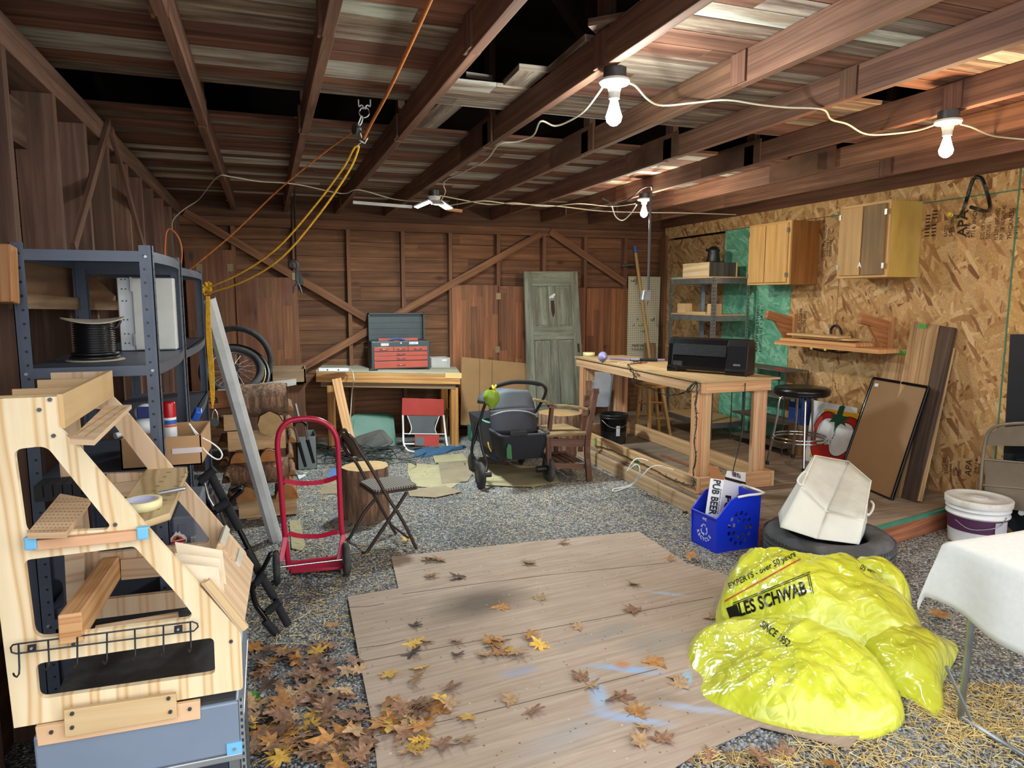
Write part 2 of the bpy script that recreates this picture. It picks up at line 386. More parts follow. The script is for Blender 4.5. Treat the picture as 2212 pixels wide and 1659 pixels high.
# back wall -----------------------------------------------------------
wb=T('wall_back',None,None,(2,YB,0)); wb['kind']='structure'
mb=MB(); z=-.05; k=0
while z<2.7:
    x=-.95
    while x<5.2:
        L=rw.uniform(1.8,3.4); mb.bb((x+.001,YB+.1,z+.002),(min(x+L,5.25),YB+.13,z+.168),vary(rw,.72,1.2)); x+=L
    z+=.17
mb.build('planks',M_WALLPL,wb)
def zp(px,py): return PY(px,py,YB).z
for px,yt in ((503,452),(635,456),(752,470),(870,478),(973,484),(1077,490),(1176,494),(1266,499),(1353,504)):
    x=PY(px,520,YB).x
    MB().bb((x-.022,YB,0),(x+.022,YB+.1,2.52),vary(rw,.8,1.1)).build('stud',M_STUD,wb,bevel=.003)
MB().bb((-.95,YB-.002,2.46),(5.2,YB+.1,2.56),(.85,.82,.8)).build('top_plate',M_STUD,wb,bevel=.003)
MB().bb((-.95,YB-.002,0),(5.2,YB+.1,.05),(.6,.6,.6)).build('bottom_plate',M_STUD,wb)
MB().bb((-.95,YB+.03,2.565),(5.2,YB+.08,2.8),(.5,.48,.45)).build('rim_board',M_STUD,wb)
for a,b,w in (((398,458),(792,688),.085),((648,797),(1168,506),.085),((1188,500),(1352,612),.085)):
    MB().bar(PY(*a,YB-.012),PY(*b,YB-.012),.025,w,(0,1,0) if 0 else (0,0,1),(1.05,1,.95)).build('brace',M_STUD,wb,bevel=.003)
def strip_panel(x0,x1,z0,z1,r,wmin=.05,wmax=.13,lo=.6,hi=1.5):
    mb=MB(); x=x0
    while x<x1-.01:
        w=min(r.uniform(wmin,wmax),x1-x); z=z0
        while z<z1-.01:
            L=min(r.uniform(.4,1.4),z1-z); k=r.uniform(lo,hi); k=k if r.random()<.85 else k*1.25
            mb.bar((x+w/2,YB-.012,z),(x+w/2,YB-.012,z+L-.001),w-.001,.022,(0,1,0),(k,k*r.uniform(.9,1.05),k*.9)); z+=L
        x+=w
    return mb
rp=random.Random(21)
pa=(PY(508,597,YB).x,PY(640,600,YB).x)
strip_panel(pa[0],pa[1],.55,1.91,rp,.09,.16,.8,1.05).build('wood_panel',M_RED,wb)
strip_panel(-.8,pa[0]-.02,.55,2.2,rp,.12,.2,.75,1.0).build('wood_panel',M_RED,wb)
xb=(PY(975,615,YB).x,PY(1077,615,YB).x,PY(1176,615,YB).x,PY(1266,620,YB).x,PY(1358,625,YB).x)
for i in range(4):
    strip_panel(xb[i]+.0,xb[i+1]-.012,.45,1.84-.012*i,rp,.05,.12,.75,1.45).build('wood_panel',M_RED,wb)
mb=MB()
for px,py in ((430,578),(497,578),(637,597),(1077,640),(1075,755)):
    p=PY(px,py,YB-.03); mb.bb((p.x-.03,YB-.03,p.z-.04),(p.x+.03,YB-.023,p.z+.04))
split_build(mb,'hinge',simple('old_brass','#8a7a5a',.5,.6),wb)
# right wall -----------------------------------------------------------
wr=T('wall_right',None,None,(XR,5,0)); wr['kind']='structure'
def osbsheet(y0,y1,z0,z1,m,tint=(1,1,1),nm='osb_sheet',dx=0,rot=False):
    mb=MB(); o=(random.random()*20,random.random()*20)
    q=[(XR+dx,y0,z0),(XR+dx,y1,z0),(XR+dx,y1,z1),(XR+dx,y0,z1)]
    uv=[(a[2]+o[0],a[1]+o[1]) if rot else (a[1]+o[0],a[2]+o[1]) for a in q]
    mb.face(list(reversed(q)),list(reversed(uv)),tint)
    mb.bb((XR+dx+.0005,y0,z0),(XR+dx+.012,y1,z1),tint); 
    return mb.build(nm,m,wr)
zs=2.45
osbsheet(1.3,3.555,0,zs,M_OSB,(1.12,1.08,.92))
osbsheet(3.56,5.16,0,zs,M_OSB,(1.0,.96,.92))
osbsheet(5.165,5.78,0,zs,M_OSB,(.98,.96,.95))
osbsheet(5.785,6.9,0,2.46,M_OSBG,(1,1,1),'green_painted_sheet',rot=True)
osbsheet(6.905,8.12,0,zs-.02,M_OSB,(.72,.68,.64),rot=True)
osbsheet(1.3,8.2,zs+.005,2.6,M_OSB,(.98,.95,.9),'osb_strip')
mb=MB(); mb.bb((XR-.004,3.552,0),(XR,3.562,2.6)); mb.bb((XR-.003,3.56,2.447),(XR,5.3,2.456)); mb.build('seam',simple('seam_green','#3f7d68',.8),wr)
MB().bb((XR-.03,8.12,0),(XR+.1,8.28,2.5),(.8,.75,.72)).build('corner_board',M_STUD,wr,bevel=.02)
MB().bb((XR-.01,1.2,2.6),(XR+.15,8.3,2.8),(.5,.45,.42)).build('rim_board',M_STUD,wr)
M_PRINT=simple('black_print','#2a211b',.9)
def onright(me,px,py,rot,wd,h=None,name='print',mat=None,x=XR-.002,par=None):
    """text laid on the right wall; centre at pixel"""
    c=PX(px,py,x); xs=[v.co.x for v in me.vertices]; ys=[v.co.y for v in me.vertices]
    m=((min(xs)+max(xs))/2,(min(ys)+max(ys))/2); s=wd/(max(xs)-min(xs)); sy=(h/(max(ys)-min(ys))) if h else s
    a=V((0,-math.cos(rot),math.sin(rot)));
    M=frame(c,a,V((0,math.sin(rot),math.cos(rot))))
    return MB().mesh(me,M@Matrix.Diagonal((s,sy,1,1))@Matrix.Translation((-m[0],-m[1],0)))
mbp=onright(text_mesh('APA',1,bold=.02),2079,483,PI/2,.2)
rq=random.Random(8)
for px,wd,tx in ((2011,.2,'IIIIIII\nIIII III'),(2050,.16,'RATED\nSHEATHING'),(2098,.22,'24/16\n7/16 INCH'),(2130,.2,'SIZED FOR SPACING\nEXPOSURE 1'),(2160,.24,'PS 2-10 SHEATHING\nPRP-108  HUD-UM-40'),(2190,.22,'THICKNESS\n0.418 IN')):
    b=onright(text_mesh(tx,1),px,485+rq.uniform(-4,4),PI/2,wd,.075 if px!=2011 else .1); 
    k=len(mbp.v); mbp.v+=b.v; mbp.f+=[tuple(k+i for i in f) for f in b.f]; mbp.uv+=b.uv; mbp.t+=b.t; mbp.m+=b.m; mbp.sm+=b.sm
for px,py,wd,tx in ((2092,1010,.13,'APA'),(2066,1012,.12,'RATED\nSHEATHING'),(2112,1008,.12,'24/16\n7/16'),(2042,1005,.12,'EXPOSURE 1'),(1788,520,.3,'SIZED FOR SPACING\nTHIS SIDE DOWN\nEXPOSURE 1'),(1733,700,.3,'THIS SIDE DOWN\nSTRENGTH AXIS'),(1640,710,.5,'RATED SHEATHING\nEXPOSURE 1 24/16')):
    b=onright(text_mesh(tx,1),px,py,PI/2,wd,.1 if wd>.25 else .05)
    k=len(mbp.v); mbp.v+=b.v; mbp.f+=[tuple(k+i for i in f) for f in b.f]; mbp.uv+=b.uv; mbp.t+=b.t; mbp.m+=b.m; mbp.sm+=b.sm
mbp.build('stamped_lettering',M_PRINT,wr,label='black stamped lettering on the boards')
# ================================================================ ceiling
ce=T('ceiling',None,None,(2,5,2.77)); ce['kind']='structure'
rc=random.Random(12); mb=MB(); y=1.15; ZC=2.775
while y<8.28:
    w=rc.uniform(.115,.16)
    if 3.99<y+w/2<4.62: y+=.01; 
    if 3.98<y<4.62: 
        y=4.63; continue
    if y<3.98<y+w: w=3.98-y
    x=-.95; row=rc.random()
    while x<5.2:
        L=rc.uniform(1.2,3.2); x1=min(x+L,5.2)
        k=rc.random(); mi=2 if k<.27 else (1 if k<.56 else 0)
        segs=[(x,x1)]
        if y<3.44:
            segs=[(a,b) for a,b in ((x,min(x1,.8)),(max(x,1.36),x1)) if b-a>.02]
        if 2.8<y<3.05:
            s2=[]
            for a,b in segs:
                if b<2.75 or a>3.75: s2.append((a,b))
                else:
                    if a<2.72: s2.append((a,2.72))
                    if b>3.78: s2.append((3.78,b))
            segs=s2
        for a,b in segs:
            tn=vary(rc,.75,1.15); mb.bb((a+.001,y+.002,ZC),(b-.001,y+w-.004,ZC+.02),tn,mi)
        x=x1
    y+=w
mb.build('boards',[M_CEIL,M_CEILG,M_CEILW],ce)
JX=[-.29,.25,.80,1.36,2.04,2.66,3.33,3.99,4.6]
for i,x in enumerate(JX):
    for (y0,y1,dx,dz) in ((1.15,2.72,0,0),(2.7,4.35,.004,.002),(4.33,6.3,-.003,-.002),(6.28,8.3,.003,0)):
        MB().bb((x-.022+dx,y0,ZT+dz),(x+.022+dx,y1,ZC-.002),vary(rc,.85,1.15)).build('joist',M_JOIST,ce,bevel=.003)
    for yy in (2.7,4.27,7.55):
        MB().bb((x-.034,yy-.05,ZT+.004),(x-.0215,yy+.05,ZC-.01),vary(rc,.8,1)).build('gusset',M_JOIST,ce)
        if yy<5:
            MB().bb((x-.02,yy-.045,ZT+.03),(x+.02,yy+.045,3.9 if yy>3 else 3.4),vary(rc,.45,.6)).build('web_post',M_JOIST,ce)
for x in (1.36,2.04,2.66,3.33,3.99):
    MB().bb((x-.034,4.15,ZT+.003),(x-.022,4.85,ZC+.02),vary(rc,.7,.85)).build('gusset',wood('gusset_ply',[(.2,'#40281c'),(.5,'#6a4630'),(.8,'#84604a')],3,5,.8),ce)
# loose boards lying on the joists around the open part of the attic
for a,b,w,t_ in ((V((1.30,3.9,2.80)),V((1.28,3.3,2.80)),.16,(1,1,1)),(V((1.02,4.6,2.80)),V((1.12,3.7,2.86)),.15,(.9,.9,.95)),(V((1.33,2.75,2.80)),V((1.62,2.45,2.80)),.15,(1.1,1,1)),(V((.82,2.2,2.80)),V((1.0,2.5,2.80)),.1,(.8,.8,.8)),(V((1.42,3.6,2.8)),V((1.40,2.85,2.8)),.13,(1.,1,1))):
    MB().bar(a,b,w,.03,(0,0,1),t_).build('loose_board',M_CEILG,ce)
MB().bar((1.04,4.0,2.82),(1.12,3.2,3.7),.04,.09,(0,0,1),(.7,.65,.6)).build('web_brace',M_JOIST,ce)
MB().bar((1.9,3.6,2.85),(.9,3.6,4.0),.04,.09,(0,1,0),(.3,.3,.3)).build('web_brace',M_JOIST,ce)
# dark roof over the attic, added to block the sky
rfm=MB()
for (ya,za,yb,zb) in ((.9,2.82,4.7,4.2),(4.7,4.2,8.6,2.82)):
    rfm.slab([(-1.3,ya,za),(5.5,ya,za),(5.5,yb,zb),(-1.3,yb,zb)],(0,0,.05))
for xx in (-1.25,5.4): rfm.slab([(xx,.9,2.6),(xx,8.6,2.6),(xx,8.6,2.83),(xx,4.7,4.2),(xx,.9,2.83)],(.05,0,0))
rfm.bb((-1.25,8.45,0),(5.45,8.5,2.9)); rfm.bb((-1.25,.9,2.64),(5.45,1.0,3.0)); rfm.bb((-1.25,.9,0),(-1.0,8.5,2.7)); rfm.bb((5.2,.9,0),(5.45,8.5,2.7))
rfm.build('sky_block_roof',M_DARK,kind='structure')
# ================================================================ platform
pf=T('platform','low plywood platform with lumber edge filling the right half of the garage','platform',(4,5,0))
PE=[(3.12,3.80),(3.74,3.80),(3.84,3.49),(4.86,3.70),(5.03,3.74),(5.03,8.28),(3.14,8.28)]
MB().slab([(x,y,.128) for x,y in PE],(0,0,.02),(1,1,1),0,(1,0,0)).build('deck',M_PLYF,pf)
M_FIR=wood('fir_beam',[(.2,'#8f7355'),(.45,'#b39673'),(.62,'#c4a988'),(.85,'#d3bd9e')],.9,22,.75,rings=3,ringcol='#957250',blotch=.25)
M_RFIR=wood('red_fir_beam',[(.2,'#6b4028'),(.45,'#985f3f'),(.62,'#ab7350'),(.85,'#c08a66')],.9,22,.75,rings=3,ringcol='#7a452a',blotch=.3)
MB().hexa([(3.08,3.78,0),(3.12,3.78,0),(3.14,8.28,0),(3.1,8.28,0),(3.08,3.78,.127),(3.12,3.78,.127),(3.14,8.28,.127),(3.1,8.28,.127)],(1,.97,.92)).build('edge_beam',M_FIR,pf,bevel=.004)
MB().bar((3.82,3.47,.064),(5.02,3.70,.064),.04,.127,(0,0,1),(.95,.9,.9)).build('edge_beam',M_RFIR,pf,bevel=.004)
MB().bar((3.12,3.78,.064),(3.74,3.78,.064),.04,.127,(0,0,1),(.95,.9,.9)).build('edge_beam',M_RFIR,pf)
MB().bar((3.84,3.475,.1375),(5.02,3.695,.1375),.03,.022,(0,0,1)).build('trim_strip',simple('seam_green','#3f7d68',.8),pf)
# ================================================================ light
W=bpy.data.worlds.new('w'); bpy.context.scene.world=W; W.use_nodes=True
nt=W.node_tree; bg=nt.nodes['Background']; sky=nt.nodes.new('ShaderNodeTexSky')
try: sky.sky_type='HOSEK_WILKIE'
except Exception: pass
try: sky.turbidity=9.5; sky.sun_direction=(.3,-.5,.8); sky.ground_albedo=.4
except Exception: pass
mx=nt.nodes.new('ShaderNodeMix'); mx.data_type='RGBA'; mx.inputs[0].default_value=.8; mx.inputs[7].default_value=(.93,.96,1.0,1)
nt.links.new(sky.outputs[0],mx.inputs[6]); nt.links.new(mx.outputs[2],bg.inputs[0]); bg.inputs[1].default_value=3.15
sc=bpy.context.scene; sc.view_settings.view_transform='Standard'; sc.view_settings.look='None'; sc.view_settings.gamma=1; sc.view_settings.exposure=.3
# ================================================================ shared object materials
M_PLY=wood('pale_plywood',[(.2,'#d1b78b'),(.45,'#e2cda6'),(.65,'#ead8b6'),(.85,'#f2e4c8')],.8,10,.6,rings=2.2,ringcol='#c3924f',blotch=.12,bump=.1)
M_PLYP=wood('plain_plywood',[(.2,'#b99768'),(.5,'#cbab7c'),(.8,'#d9bd92')],1,20,.65,blotch=.12,bump=.1)
M_BIRCH=wood('birch_board',[(.2,'#c4a381'),(.5,'#d6b896'),(.8,'#e3c9aa')],1,16,.6,blotch=.1,rings=2,ringcol='#bb9268',bump=.08)
M_FIRL=wood('fir_lumber',[(.2,'#a67646'),(.45,'#c79764'),(.62,'#d4a878'),(.85,'#e0bb8e')],.9,26,.7,rings=4.5,ringcol='#a36434',blotch=.15)
M_OLDB=wood('old_board',[(.2,'#5d4a38'),(.45,'#82694f'),(.62,'#967c60'),(.85,'#aa9176')],.9,22,.8,knots=.45,blotch=.3)
M_DKB=wood('dark_board',[(.2,'#2c211a'),(.45,'#4a3a2e'),(.62,'#5f4b3c'),(.85,'#796352')],.9,20,.8,knots=.4,blotch=.4)
M_STEELB=simple('blue_grey_steel','#525a69',.42,.25,.12,6,dirt='#5c6472')
M_STEELD=simple('dark_blue_steel','#2b3342',.5,.2)
M_GALV=simple('galvanised','#9aa0a4',.38,.8,.2,14)
M_CHROME=simple('chrome','#d5d8da',.1,1,.05)
M_SILVER=simple('dull_silver','#a8acae',.4,.7)
M_BLKPL=simple('black_plastic','#15161a',.4)
M_BLKFOAM=simple('black_foam','#1c1d21',.85,bump=.3)
M_BLKGLOSS=simple('black_gloss','#0c0d11',.15)
M_RUBBER=simple('rubber','#2b2c2e',.8,var=.25,dirt='#55544f',bump=.3)
M_WHITEPL=simple('white_plastic','#dfe1e2',.4)
M_WHITE=simple('white_paint','#d5d8da',.5)
M_ROPE=simple('yellow_rope','#e0a92c',.8,scale=60,var=.3)
M_OROPE=simple('orange_rope','#c0702c',.8,scale=60,var=.35)
M_CABLE=simple('white_cable','#c9c2ac',.6)
M_WCABLE=simple('clean_white_cable','#e6e6e4',.5)
M_BLKCAB=simple('black_cable','#17181a',.5)
M_CARD=simple('cardboard','#b18a62',.85,scale=5,var=.1)
M_CARDD=simple('brown_cardboard','#97764f',.88,scale=4,var=.12)
M_SCREW=simple('screw_steel','#55595c',.4,.8)
M_CLIP=simple('blue_clip','#6fb4dc',.45)
def screws(pts,n,par,r=.005,l=.004):
    for p in pts: MB().cyl(V(p),V(p)+V(n)*l,r,r,8).build('screw',M_SCREW,par)
# ================================================================ plywood display rack (front left)
YF=1.95; F=lambda px,py,y=YF: PY(px,py,y)
rk=T('plywood_rack','tall pale plywood rack with sloping sides and stepped shelves in the left foreground','rack',(-.35,2.25,.6))
def xz(L,y=YF): return [(F(a,b,y).x,F(a,b,y).z) for a,b in L]
outer=xz([(30,1573),(525,1489),(520,1365),(342,1167),(156,952),(125,923),(119,857)])+[(-.655,1.457),(-.648,.93)]
outer=rounded(outer,[0,.01,.01,0,0,0,0,0,0])
h1=rounded(xz([(29,971),(100,963),(238,1135),(231,1144),(54,1154)]),[.02,.02,.01,.01,.02])
h2=rounded(xz([(52,1210),(290,1180),(388,1290),(416,1327),(408,1337),(74,1381)]),[.015,.01,.0,.01,.01,.03])
h3=rounded(xz([(76,1434),(462,1377),(465,1454),(447,1458),(83,1511)]),[.02,.015,.01,.01,.02])
me=plate([outer,h1,h2,h3],.018)
for y in (YF+.009,YF+.62):
    M=frame((0,y,0),(1,0,0),(0,0,1)); MB().mesh(me,M,swap=True).build('side_panel',M_PLY if y<2.2 else M_BIRCH,rk,label=None)
x0,x1=-.655,-.493; y0,y1=YF+.018,YF+.61
MB().slab([(x1,y0,1.375),(x1,y1,1.375),(x1,y1,1.46),(x1,y0,1.46)],(.012,0,0)).build('front_board',M_PLYP,rk)
mb=MB()
for y in (2.06,2.2,2.42): mb.bb((x0,y,1.40),(x1,y+.01,1.45),vary(rc,.85,1.05))
for x in (-.6,-.55): mb.bb((x,1.97,1.385),(x+.008,2.1,1.445))
mb.bb((x0,1.97,1.375),(x1,2.56,1.382),(.8,.75,.7)); mb.build('divider',M_PLYP,rk)
MB().slab([G(150,949,1.375),G(203,951,1.375),G(284,874,1.375),G(228,876,1.375)],(0,0,-.012)).build('shelf',M_BIRCH,rk)
zs2=F(400,1010,2.55).z
MB().slab([G(268,1080,zs2),G(255,1128,zs2),G(312,1126,zs2),G(368,1108,zs2),G(405,1016,zs2),G(404,1008,zs2),G(315,1013,zs2)],(0,0,-.02)).build('shelf',wood('weathered_shelf',[(.2,'#a38d66'),(.5,'#c0a67c'),(.8,'#d2bb92')],1,16,.7,rings=2,ringcol='#8c6f45'),rk,bevel=.003)
zs3=F(58,1154).z+.012
MB().slab([G(58,1152,zs3),G(143,1150,zs3),G(195,1078,zs3),G(130,1066,zs3)],(0,0,-.014)).build('shelf',M_BIRCH,rk)
mb=MB(); M_PEN=simple('pen_marks','#8f6e44',.8)
for k in range(26):   # chip marks along the shelves
    a=k/25
    for (p,q) in ((G(165+a*90,938-a*60,1.3755),0),(G(185+a*85,942-a*62,1.3755),0)): mb.box(p+V((0,0,.0004)),(.004,.004,.001))
for i in range(11):
    for j in range(9):
        p=G(68+j*9+i*6,1147-i*7,zs3+.0005); mb.box(p,(.004,.004,.001))
for i in range(9):
    for q in (0,40): mb.box(G(300+i*8+q,1100-i*10,zs2+.001),(.012,.006,.001))
mb.build('drill_marks',M_PEN,rk,kind='stuff')
# cross boards between the two sides
mb=MB(); 
mb.bar(F(240,1060,2.56),F(330,1050,2.56),.012,.05,(0,0,1)); mb.build('cross_board',M_BIRCH,rk)
MB().bar(F(262,1230,2.55),F(352,1222,2.55),.012,.07,(0,0,1)).build('cross_board',M_BIRCH,rk)
MB().slab([F(205,1355,2.1),F(384,1325,2.1),F(390,1358,2.1),F(206,1392,2.1)],(0,.012,0)).build('cross_board',M_BIRCH,rk)
MB().slab([F(134,1100,2.5),F(178,1095,2.5),F(186,1365,2.5),F(146,1340,2.5)],(0,.012,0)).build('cross_board',M_BIRCH,rk)
MB().bar(F(72,1177,YF-.01),F(298,1155,YF-.01),.018,.026,(0,0,1)).build('front_bar',wood('pink_pine',[(.2,'#c08a62'),(.5,'#d9a983'),(.8,'#e5bd9b')],1,24,.7),rk,bevel=.002)
for (a,b) in ((66,1174),(308,1152)):
    p=F(a,b,YF-.022); MB().box(p,(.026,.008,.032)).box(p+V((0,.008,.012)),(.03,.02,.006)).build('corner_clip',M_CLIP,rk,label='light blue plastic corner clip',bevel=.003)
M_BRD=wood('low_board',[(.2,'#c49a70'),(.5,'#d8b088'),(.8,'#e2c09c')],1,20,.65,blotch=.1)
MB().slab([F(*p,YF-.004) for p in ((79,1565),(433,1508),(434,1547),(85,1606))],(0,-.014,0)).build('low_board',M_BRD,rk,bevel=.002)
MB().slab([F(*p,YF-.019) for p in ((140,1529),(381,1493),(384,1545),(143,1587))],(0,-.014,0)).build('low_board',M_PLYP,rk,bevel=.002)
screws([F(*p,YF-.0005) for p in ((108,863),(85,885),(116,941),(249,1133),(499,1385))]+[F(*p,YF-.034) for p in ((156,1541),(156,1571),(364,1508),(368,1537))]+[F(*p,YF-.019) for p in ((111,1581),(410,1531))]+[F(*p,YF-.0005) for p in ((141,1385),(159,1391))],(0,-1,0),rk)
# wire hook rail
hk=MB().tube([F(*p,YF-.02) for p in ((38,1391),(416,1343),(426,1347),(428,1354),(419,1363),(35,1412),(25,1409),(23,1399),(28,1393))],.0022,8,closed=True)
for (ax,ay),(bx,by) in (((40,1392),(43,1455)),((104,1384),(107,1440)),((167,1376),(168,1435)),((231,1368),(232,1427)),((291,1360),(293,1419)),((353,1352),(354,1410)),((411,1343),(413,1402))):
    a=F(ax,ay,YF-.023); b=F(bx,by,YF-.025); hk.tube([a,b+V((0,0,.014)),b+V((0,-.006,.002)),b+V((-.002,-.016,0)),b+V((-.004,-.024,.008)),b+V((-.005,-.027,.016))],.0022,8)
hr=hk.build('hook_rail',M_BLKPL,rk,label='black wire hook rail')
mb=MB()
for a,b,c,d in ((59,1392,78,1407),(376,1351,394,1366)):
    mb.slab([F(a,b+2,YF-.022),F(c,b-1,YF-.022),F(c,d-1,YF-.022),F(a,d+2,YF-.022)],(0,.002,0)); p=F((a+c)/2,(b+d)/2,YF-.022); mb.cyl(p,p+V((0,-.006,0)),.004,.003,8,mi=1)
split_build(mb,'mounting_plate',[M_BLKPL,M_SILVER],hr)
# sloping board with ribs on the lower diagonals
dg=lambda px,py,y: F(px,py,y)
qa,qb=dg(435,1262,YF+.0),dg(520,1365,YF+.0); qc,qd=dg(480,1139,2.56),dg(543,1216,2.56)
nn=(qb-qa).cross(qc-qa).normalized(); nn=nn if nn.z>0 else -nn
qd=qb+(qc-qa)*.98
MB().slab([qa,qb,qd,qc],nn*.008).build('sloping_board',M_BIRCH,rk)
mb=MB().bar(qa+nn*.016,qb+nn*.016,.016,.016,nn); mb.build('cleat',M_PLYP,rk)
mb=MB(); u=(qb-qa); w=(qc-qa)
for k in range(14): mb.bar(qa+u*(.02+k*.03)+w*.62+nn*.011,qa+u*(.02+k*.03)+w*.9+nn*.011,.005,.006,nn)
mb.build('rib',M_BIRCH,rk)
M_TILE=simple('pale_tile','#c9c6b8',.5)
MB().slab([qa+u*0+w*.66,qa+u*.13+w*.66,qa+u*.13+w*1.0,qa+u*0+w*1.0],nn*.016).slab([qa+u*.5+w*.66,qa+u*.62+w*.66,qa+u*.62+w*.92,qa+u*.5+w*.92],nn*.014).build('pale_strip',M_TILE,rk)
for k,(y,P) in enumerate(((2.42,((378,1172),(480,1190),(489,1262),(470,1240),(385,1222)))),) if 0 else enumerate(((2.09,((378,1172),(480,1190),(489,1262),(392,1240))),(2.04,((378,1196),(476,1207),(485,1282),(390,1250))),(1.985,((380,1217),(472,1226),(482,1303),(392,1240))))):
    MB().slab([F(*p,y) for p in P],(0,.006,0),(1,1,1) if k<2 else (1.12,1.12,1.15)).build('tray_panel',wood('tray_birch',[(.2,'#d9c4a4'),(.5,'#e6d5b8'),(.8,'#efe2cb')],1,14,.6),rk)
# ---- things on / in the rack
def lathe_thing(name,label,cat,c,prof,m,n=28,group=None,axis=(0,0,1),**kw):
    o=MB().lathe(c,prof,n,axis).build(name,m,loc=c,label=label,cat=cat,group=group,**kw); return o
tc=G(306,1098,zs2); M_TAPE=simple('masking_tape','#d8d0a0',.7); 
o=MB().lathe(tc+V((0,0,.001)),[(.038,0),(.052,0),(.052,.024),(.038,.024),(.038,0)],36,capb=False,capt=False).build('masking_tape',[M_TAPE],loc=tc,label='roll of cream masking tape on the middle shelf of the plywood rack',cat='tape')
MB().lathe(tc+V((0,0,.001)),[(.0375,0),(.0375,.0242),(.0355,.0242),(.0355,0)],36,capb=False,capt=False).build('core',simple('tape_core','#b9b9d2',.6),o)
a=F(343,1066,2.2);b=F(398,1055,2.2)
o=MB().cyl(a,b,.006,.006,12).build('marker',M_SILVER,loc=a,label='silver marker pen lying across the tape roll',cat='pen'); MB().cyl(b,b+(b-a).normalized()*.004,.005,.004,12).build('cap_end',M_CHROME,o)
a=F(152,1358,1.93);b=F(246,1220,2.6)
o=MB().bar(a,b,.052,.075,(0,0,1)).build('lumber_beam',M_FIRL,loc=a,label='reddish fir beam poking through the plywood rack',cat='lumber',bevel=.003)
MB().slab([F(226,1270,2.2),F(236,1262,2.2),F(236,1290,2.2),F(226,1298,2.2)],(0,.001,0)).build('green_mark',simple('green_crayon','#4d6b40',.8),o) if 0 else None
# foam block on the rack's lower shelf
o=T('foam_block','dark ribbed foam block behind the diagonal of the plywood rack','foam',G(150,1050,1.2))
mb=MB(); p=F(155,1050,2.5)
for i in range(7):
    for j in range(4): mb.bb(p+V((-.09+i*.026,-.05+j*.026,-.02)),p+V((-.067+i*.026,-.027+j*.026,.02)),)
mb.bb(p+V((-.09,-.05,-.03)),p+V((.09,.05,-.018))); mb.build('foam_cells',M_BLKFOAM,o)
# ================================================================ tool chest under the rack
tc_=T('tool_chest','blue-grey steel chest with black mat top under the plywood rack','chest',(-.35,2.3,0))
cx0,cx1=-.6,-.115
MB().bb((cx0,YF-.01,.44),(cx1,2.62,.592)).build('body',simple('chest_enamel','#7a8799',.4,.1,.1,3,dirt='#748092'),tc_,bevel=.006)
MB().bb((cx0+.008,YF+.0,.5925),(cx1-.008,2.61,.6)).build('mat',simple('black_mat','#2e2f31',.75,dirt='#4a4b4c',scale=14),tc_)
MB().bb((cx0,YF-.014,.42),(cx1+.004,2.62,.44)).build('rim',M_SILVER,tc_,bevel=.003)
p=V((cx1-.016,YF-.012,.457)); mb=MB().box(p,(.04,.006,.035)).cyl(p,p+V((0,-.008,0)),.005,.004,8,mi=1); mb.build('corner_clip',[M_CLIP,M_SILVER],tc_,label='light blue corner clip')
lc=T('slotted_rail_cabinet','silver slotted metal cabinet below the blue-grey chest','cabinet',(-.35,2.3,0))
MB().bb((cx0+.01,YF+.0,.02),(cx1-.035,2.6,.418)).build('body',M_STEELD,lc)
for k,y in enumerate((YF+.0,2.12,2.3,2.5)):
    mb=MB().bb((cx1-.033,y,.0),(cx1-.005,y+.03,.42)); 
    for q in range(16): mb.bb((cx1-.004,y+.008,.02+q*.025),(cx1-.0035,y+.022,.032+q*.025),mi=1)
    mb.build('slotted_rail',[M_GALV,M_STEELD],lc)
mb=MB(); mb.bb((cx1,YF-.01,0),(cx1+.012,YF+.004,.6)); 
for q in range(30): mb.bb((cx1+.003,YF-.0105,.01+q*.02),(cx1+.009,YF-.0102,.02+q*.02),mi=1)
mb.build('perforated_strip',[M_SILVER,M_STEELD],lc)
# grey crate + grey cabinet behind the rack
cr=T('grey_crate','tall dark grey plastic crate with oval openings behind the plywood rack','crate',(-.65,2.75,0))
A=F(68,1205,2.7);B=F(140,1205,2.7)
W_=B.x-A.x
lo=[(0,0),(W_+.06,0),(W_+.06,A.z-.0),(0,A.z)]
hl=[]
for z in (.45,.62,.79,.96):
    if z<A.z-.12: hl.append(rounded([(.06,z),(W_+.02,z+.0),(W_+.02,z+.11),(.06,z+.11)],.03))
me=plate([rounded(lo,.01)]+hl,.02); MB().mesh(me,frame((A.x-.03,2.7,0),(1,0,0),(0,0,1))).mesh(me,frame((A.x-.03,2.95,0),(1,0,0),(0,0,1))).build('crate_wall',simple('grey_plastic','#4c5260',.5),cr)
gc=T('grey_cabinet','grey metal cabinet with a round mountain sticker behind the plywood rack','cabinet',(-.25,2.8,0))
zc=F(322,1122,2.68).z; xa,xb=-.35,F(424,1135,2.68).x
MB().bb((xa,2.68,.02),(xb,3.1,zc)).build('body',simple('grey_enamel','#6a717e',.45,.1),gc,bevel=.008)
MB().bb((xa+.02,2.672,.06),(xb-.03,2.68,zc-.03)).build('door',simple('grey_enamel2','#5f6673',.45,.1),gc,bevel=.002)
MB().box((xb-.012,2.672,zc-.1),(.018,.02,.05)).build('latch',M_SILVER,gc,bevel=.002)
c=F(384,1165,2.668)
me=plate([[( -.03,-.012),(-.028,.0),(-.018,.012),(-.01,.02),(-.004,.03),(.002,.022),(.006,.03),(.012,.018),(.022,.014),(.03,0),(.028,-.014),(.0,-.018)]],.001)
s_=MB().mesh(me,frame(c,(1,0,0),(0,0,1))).build('sticker',M_WHITEPL,gc,label='white and orange mountain sticker')
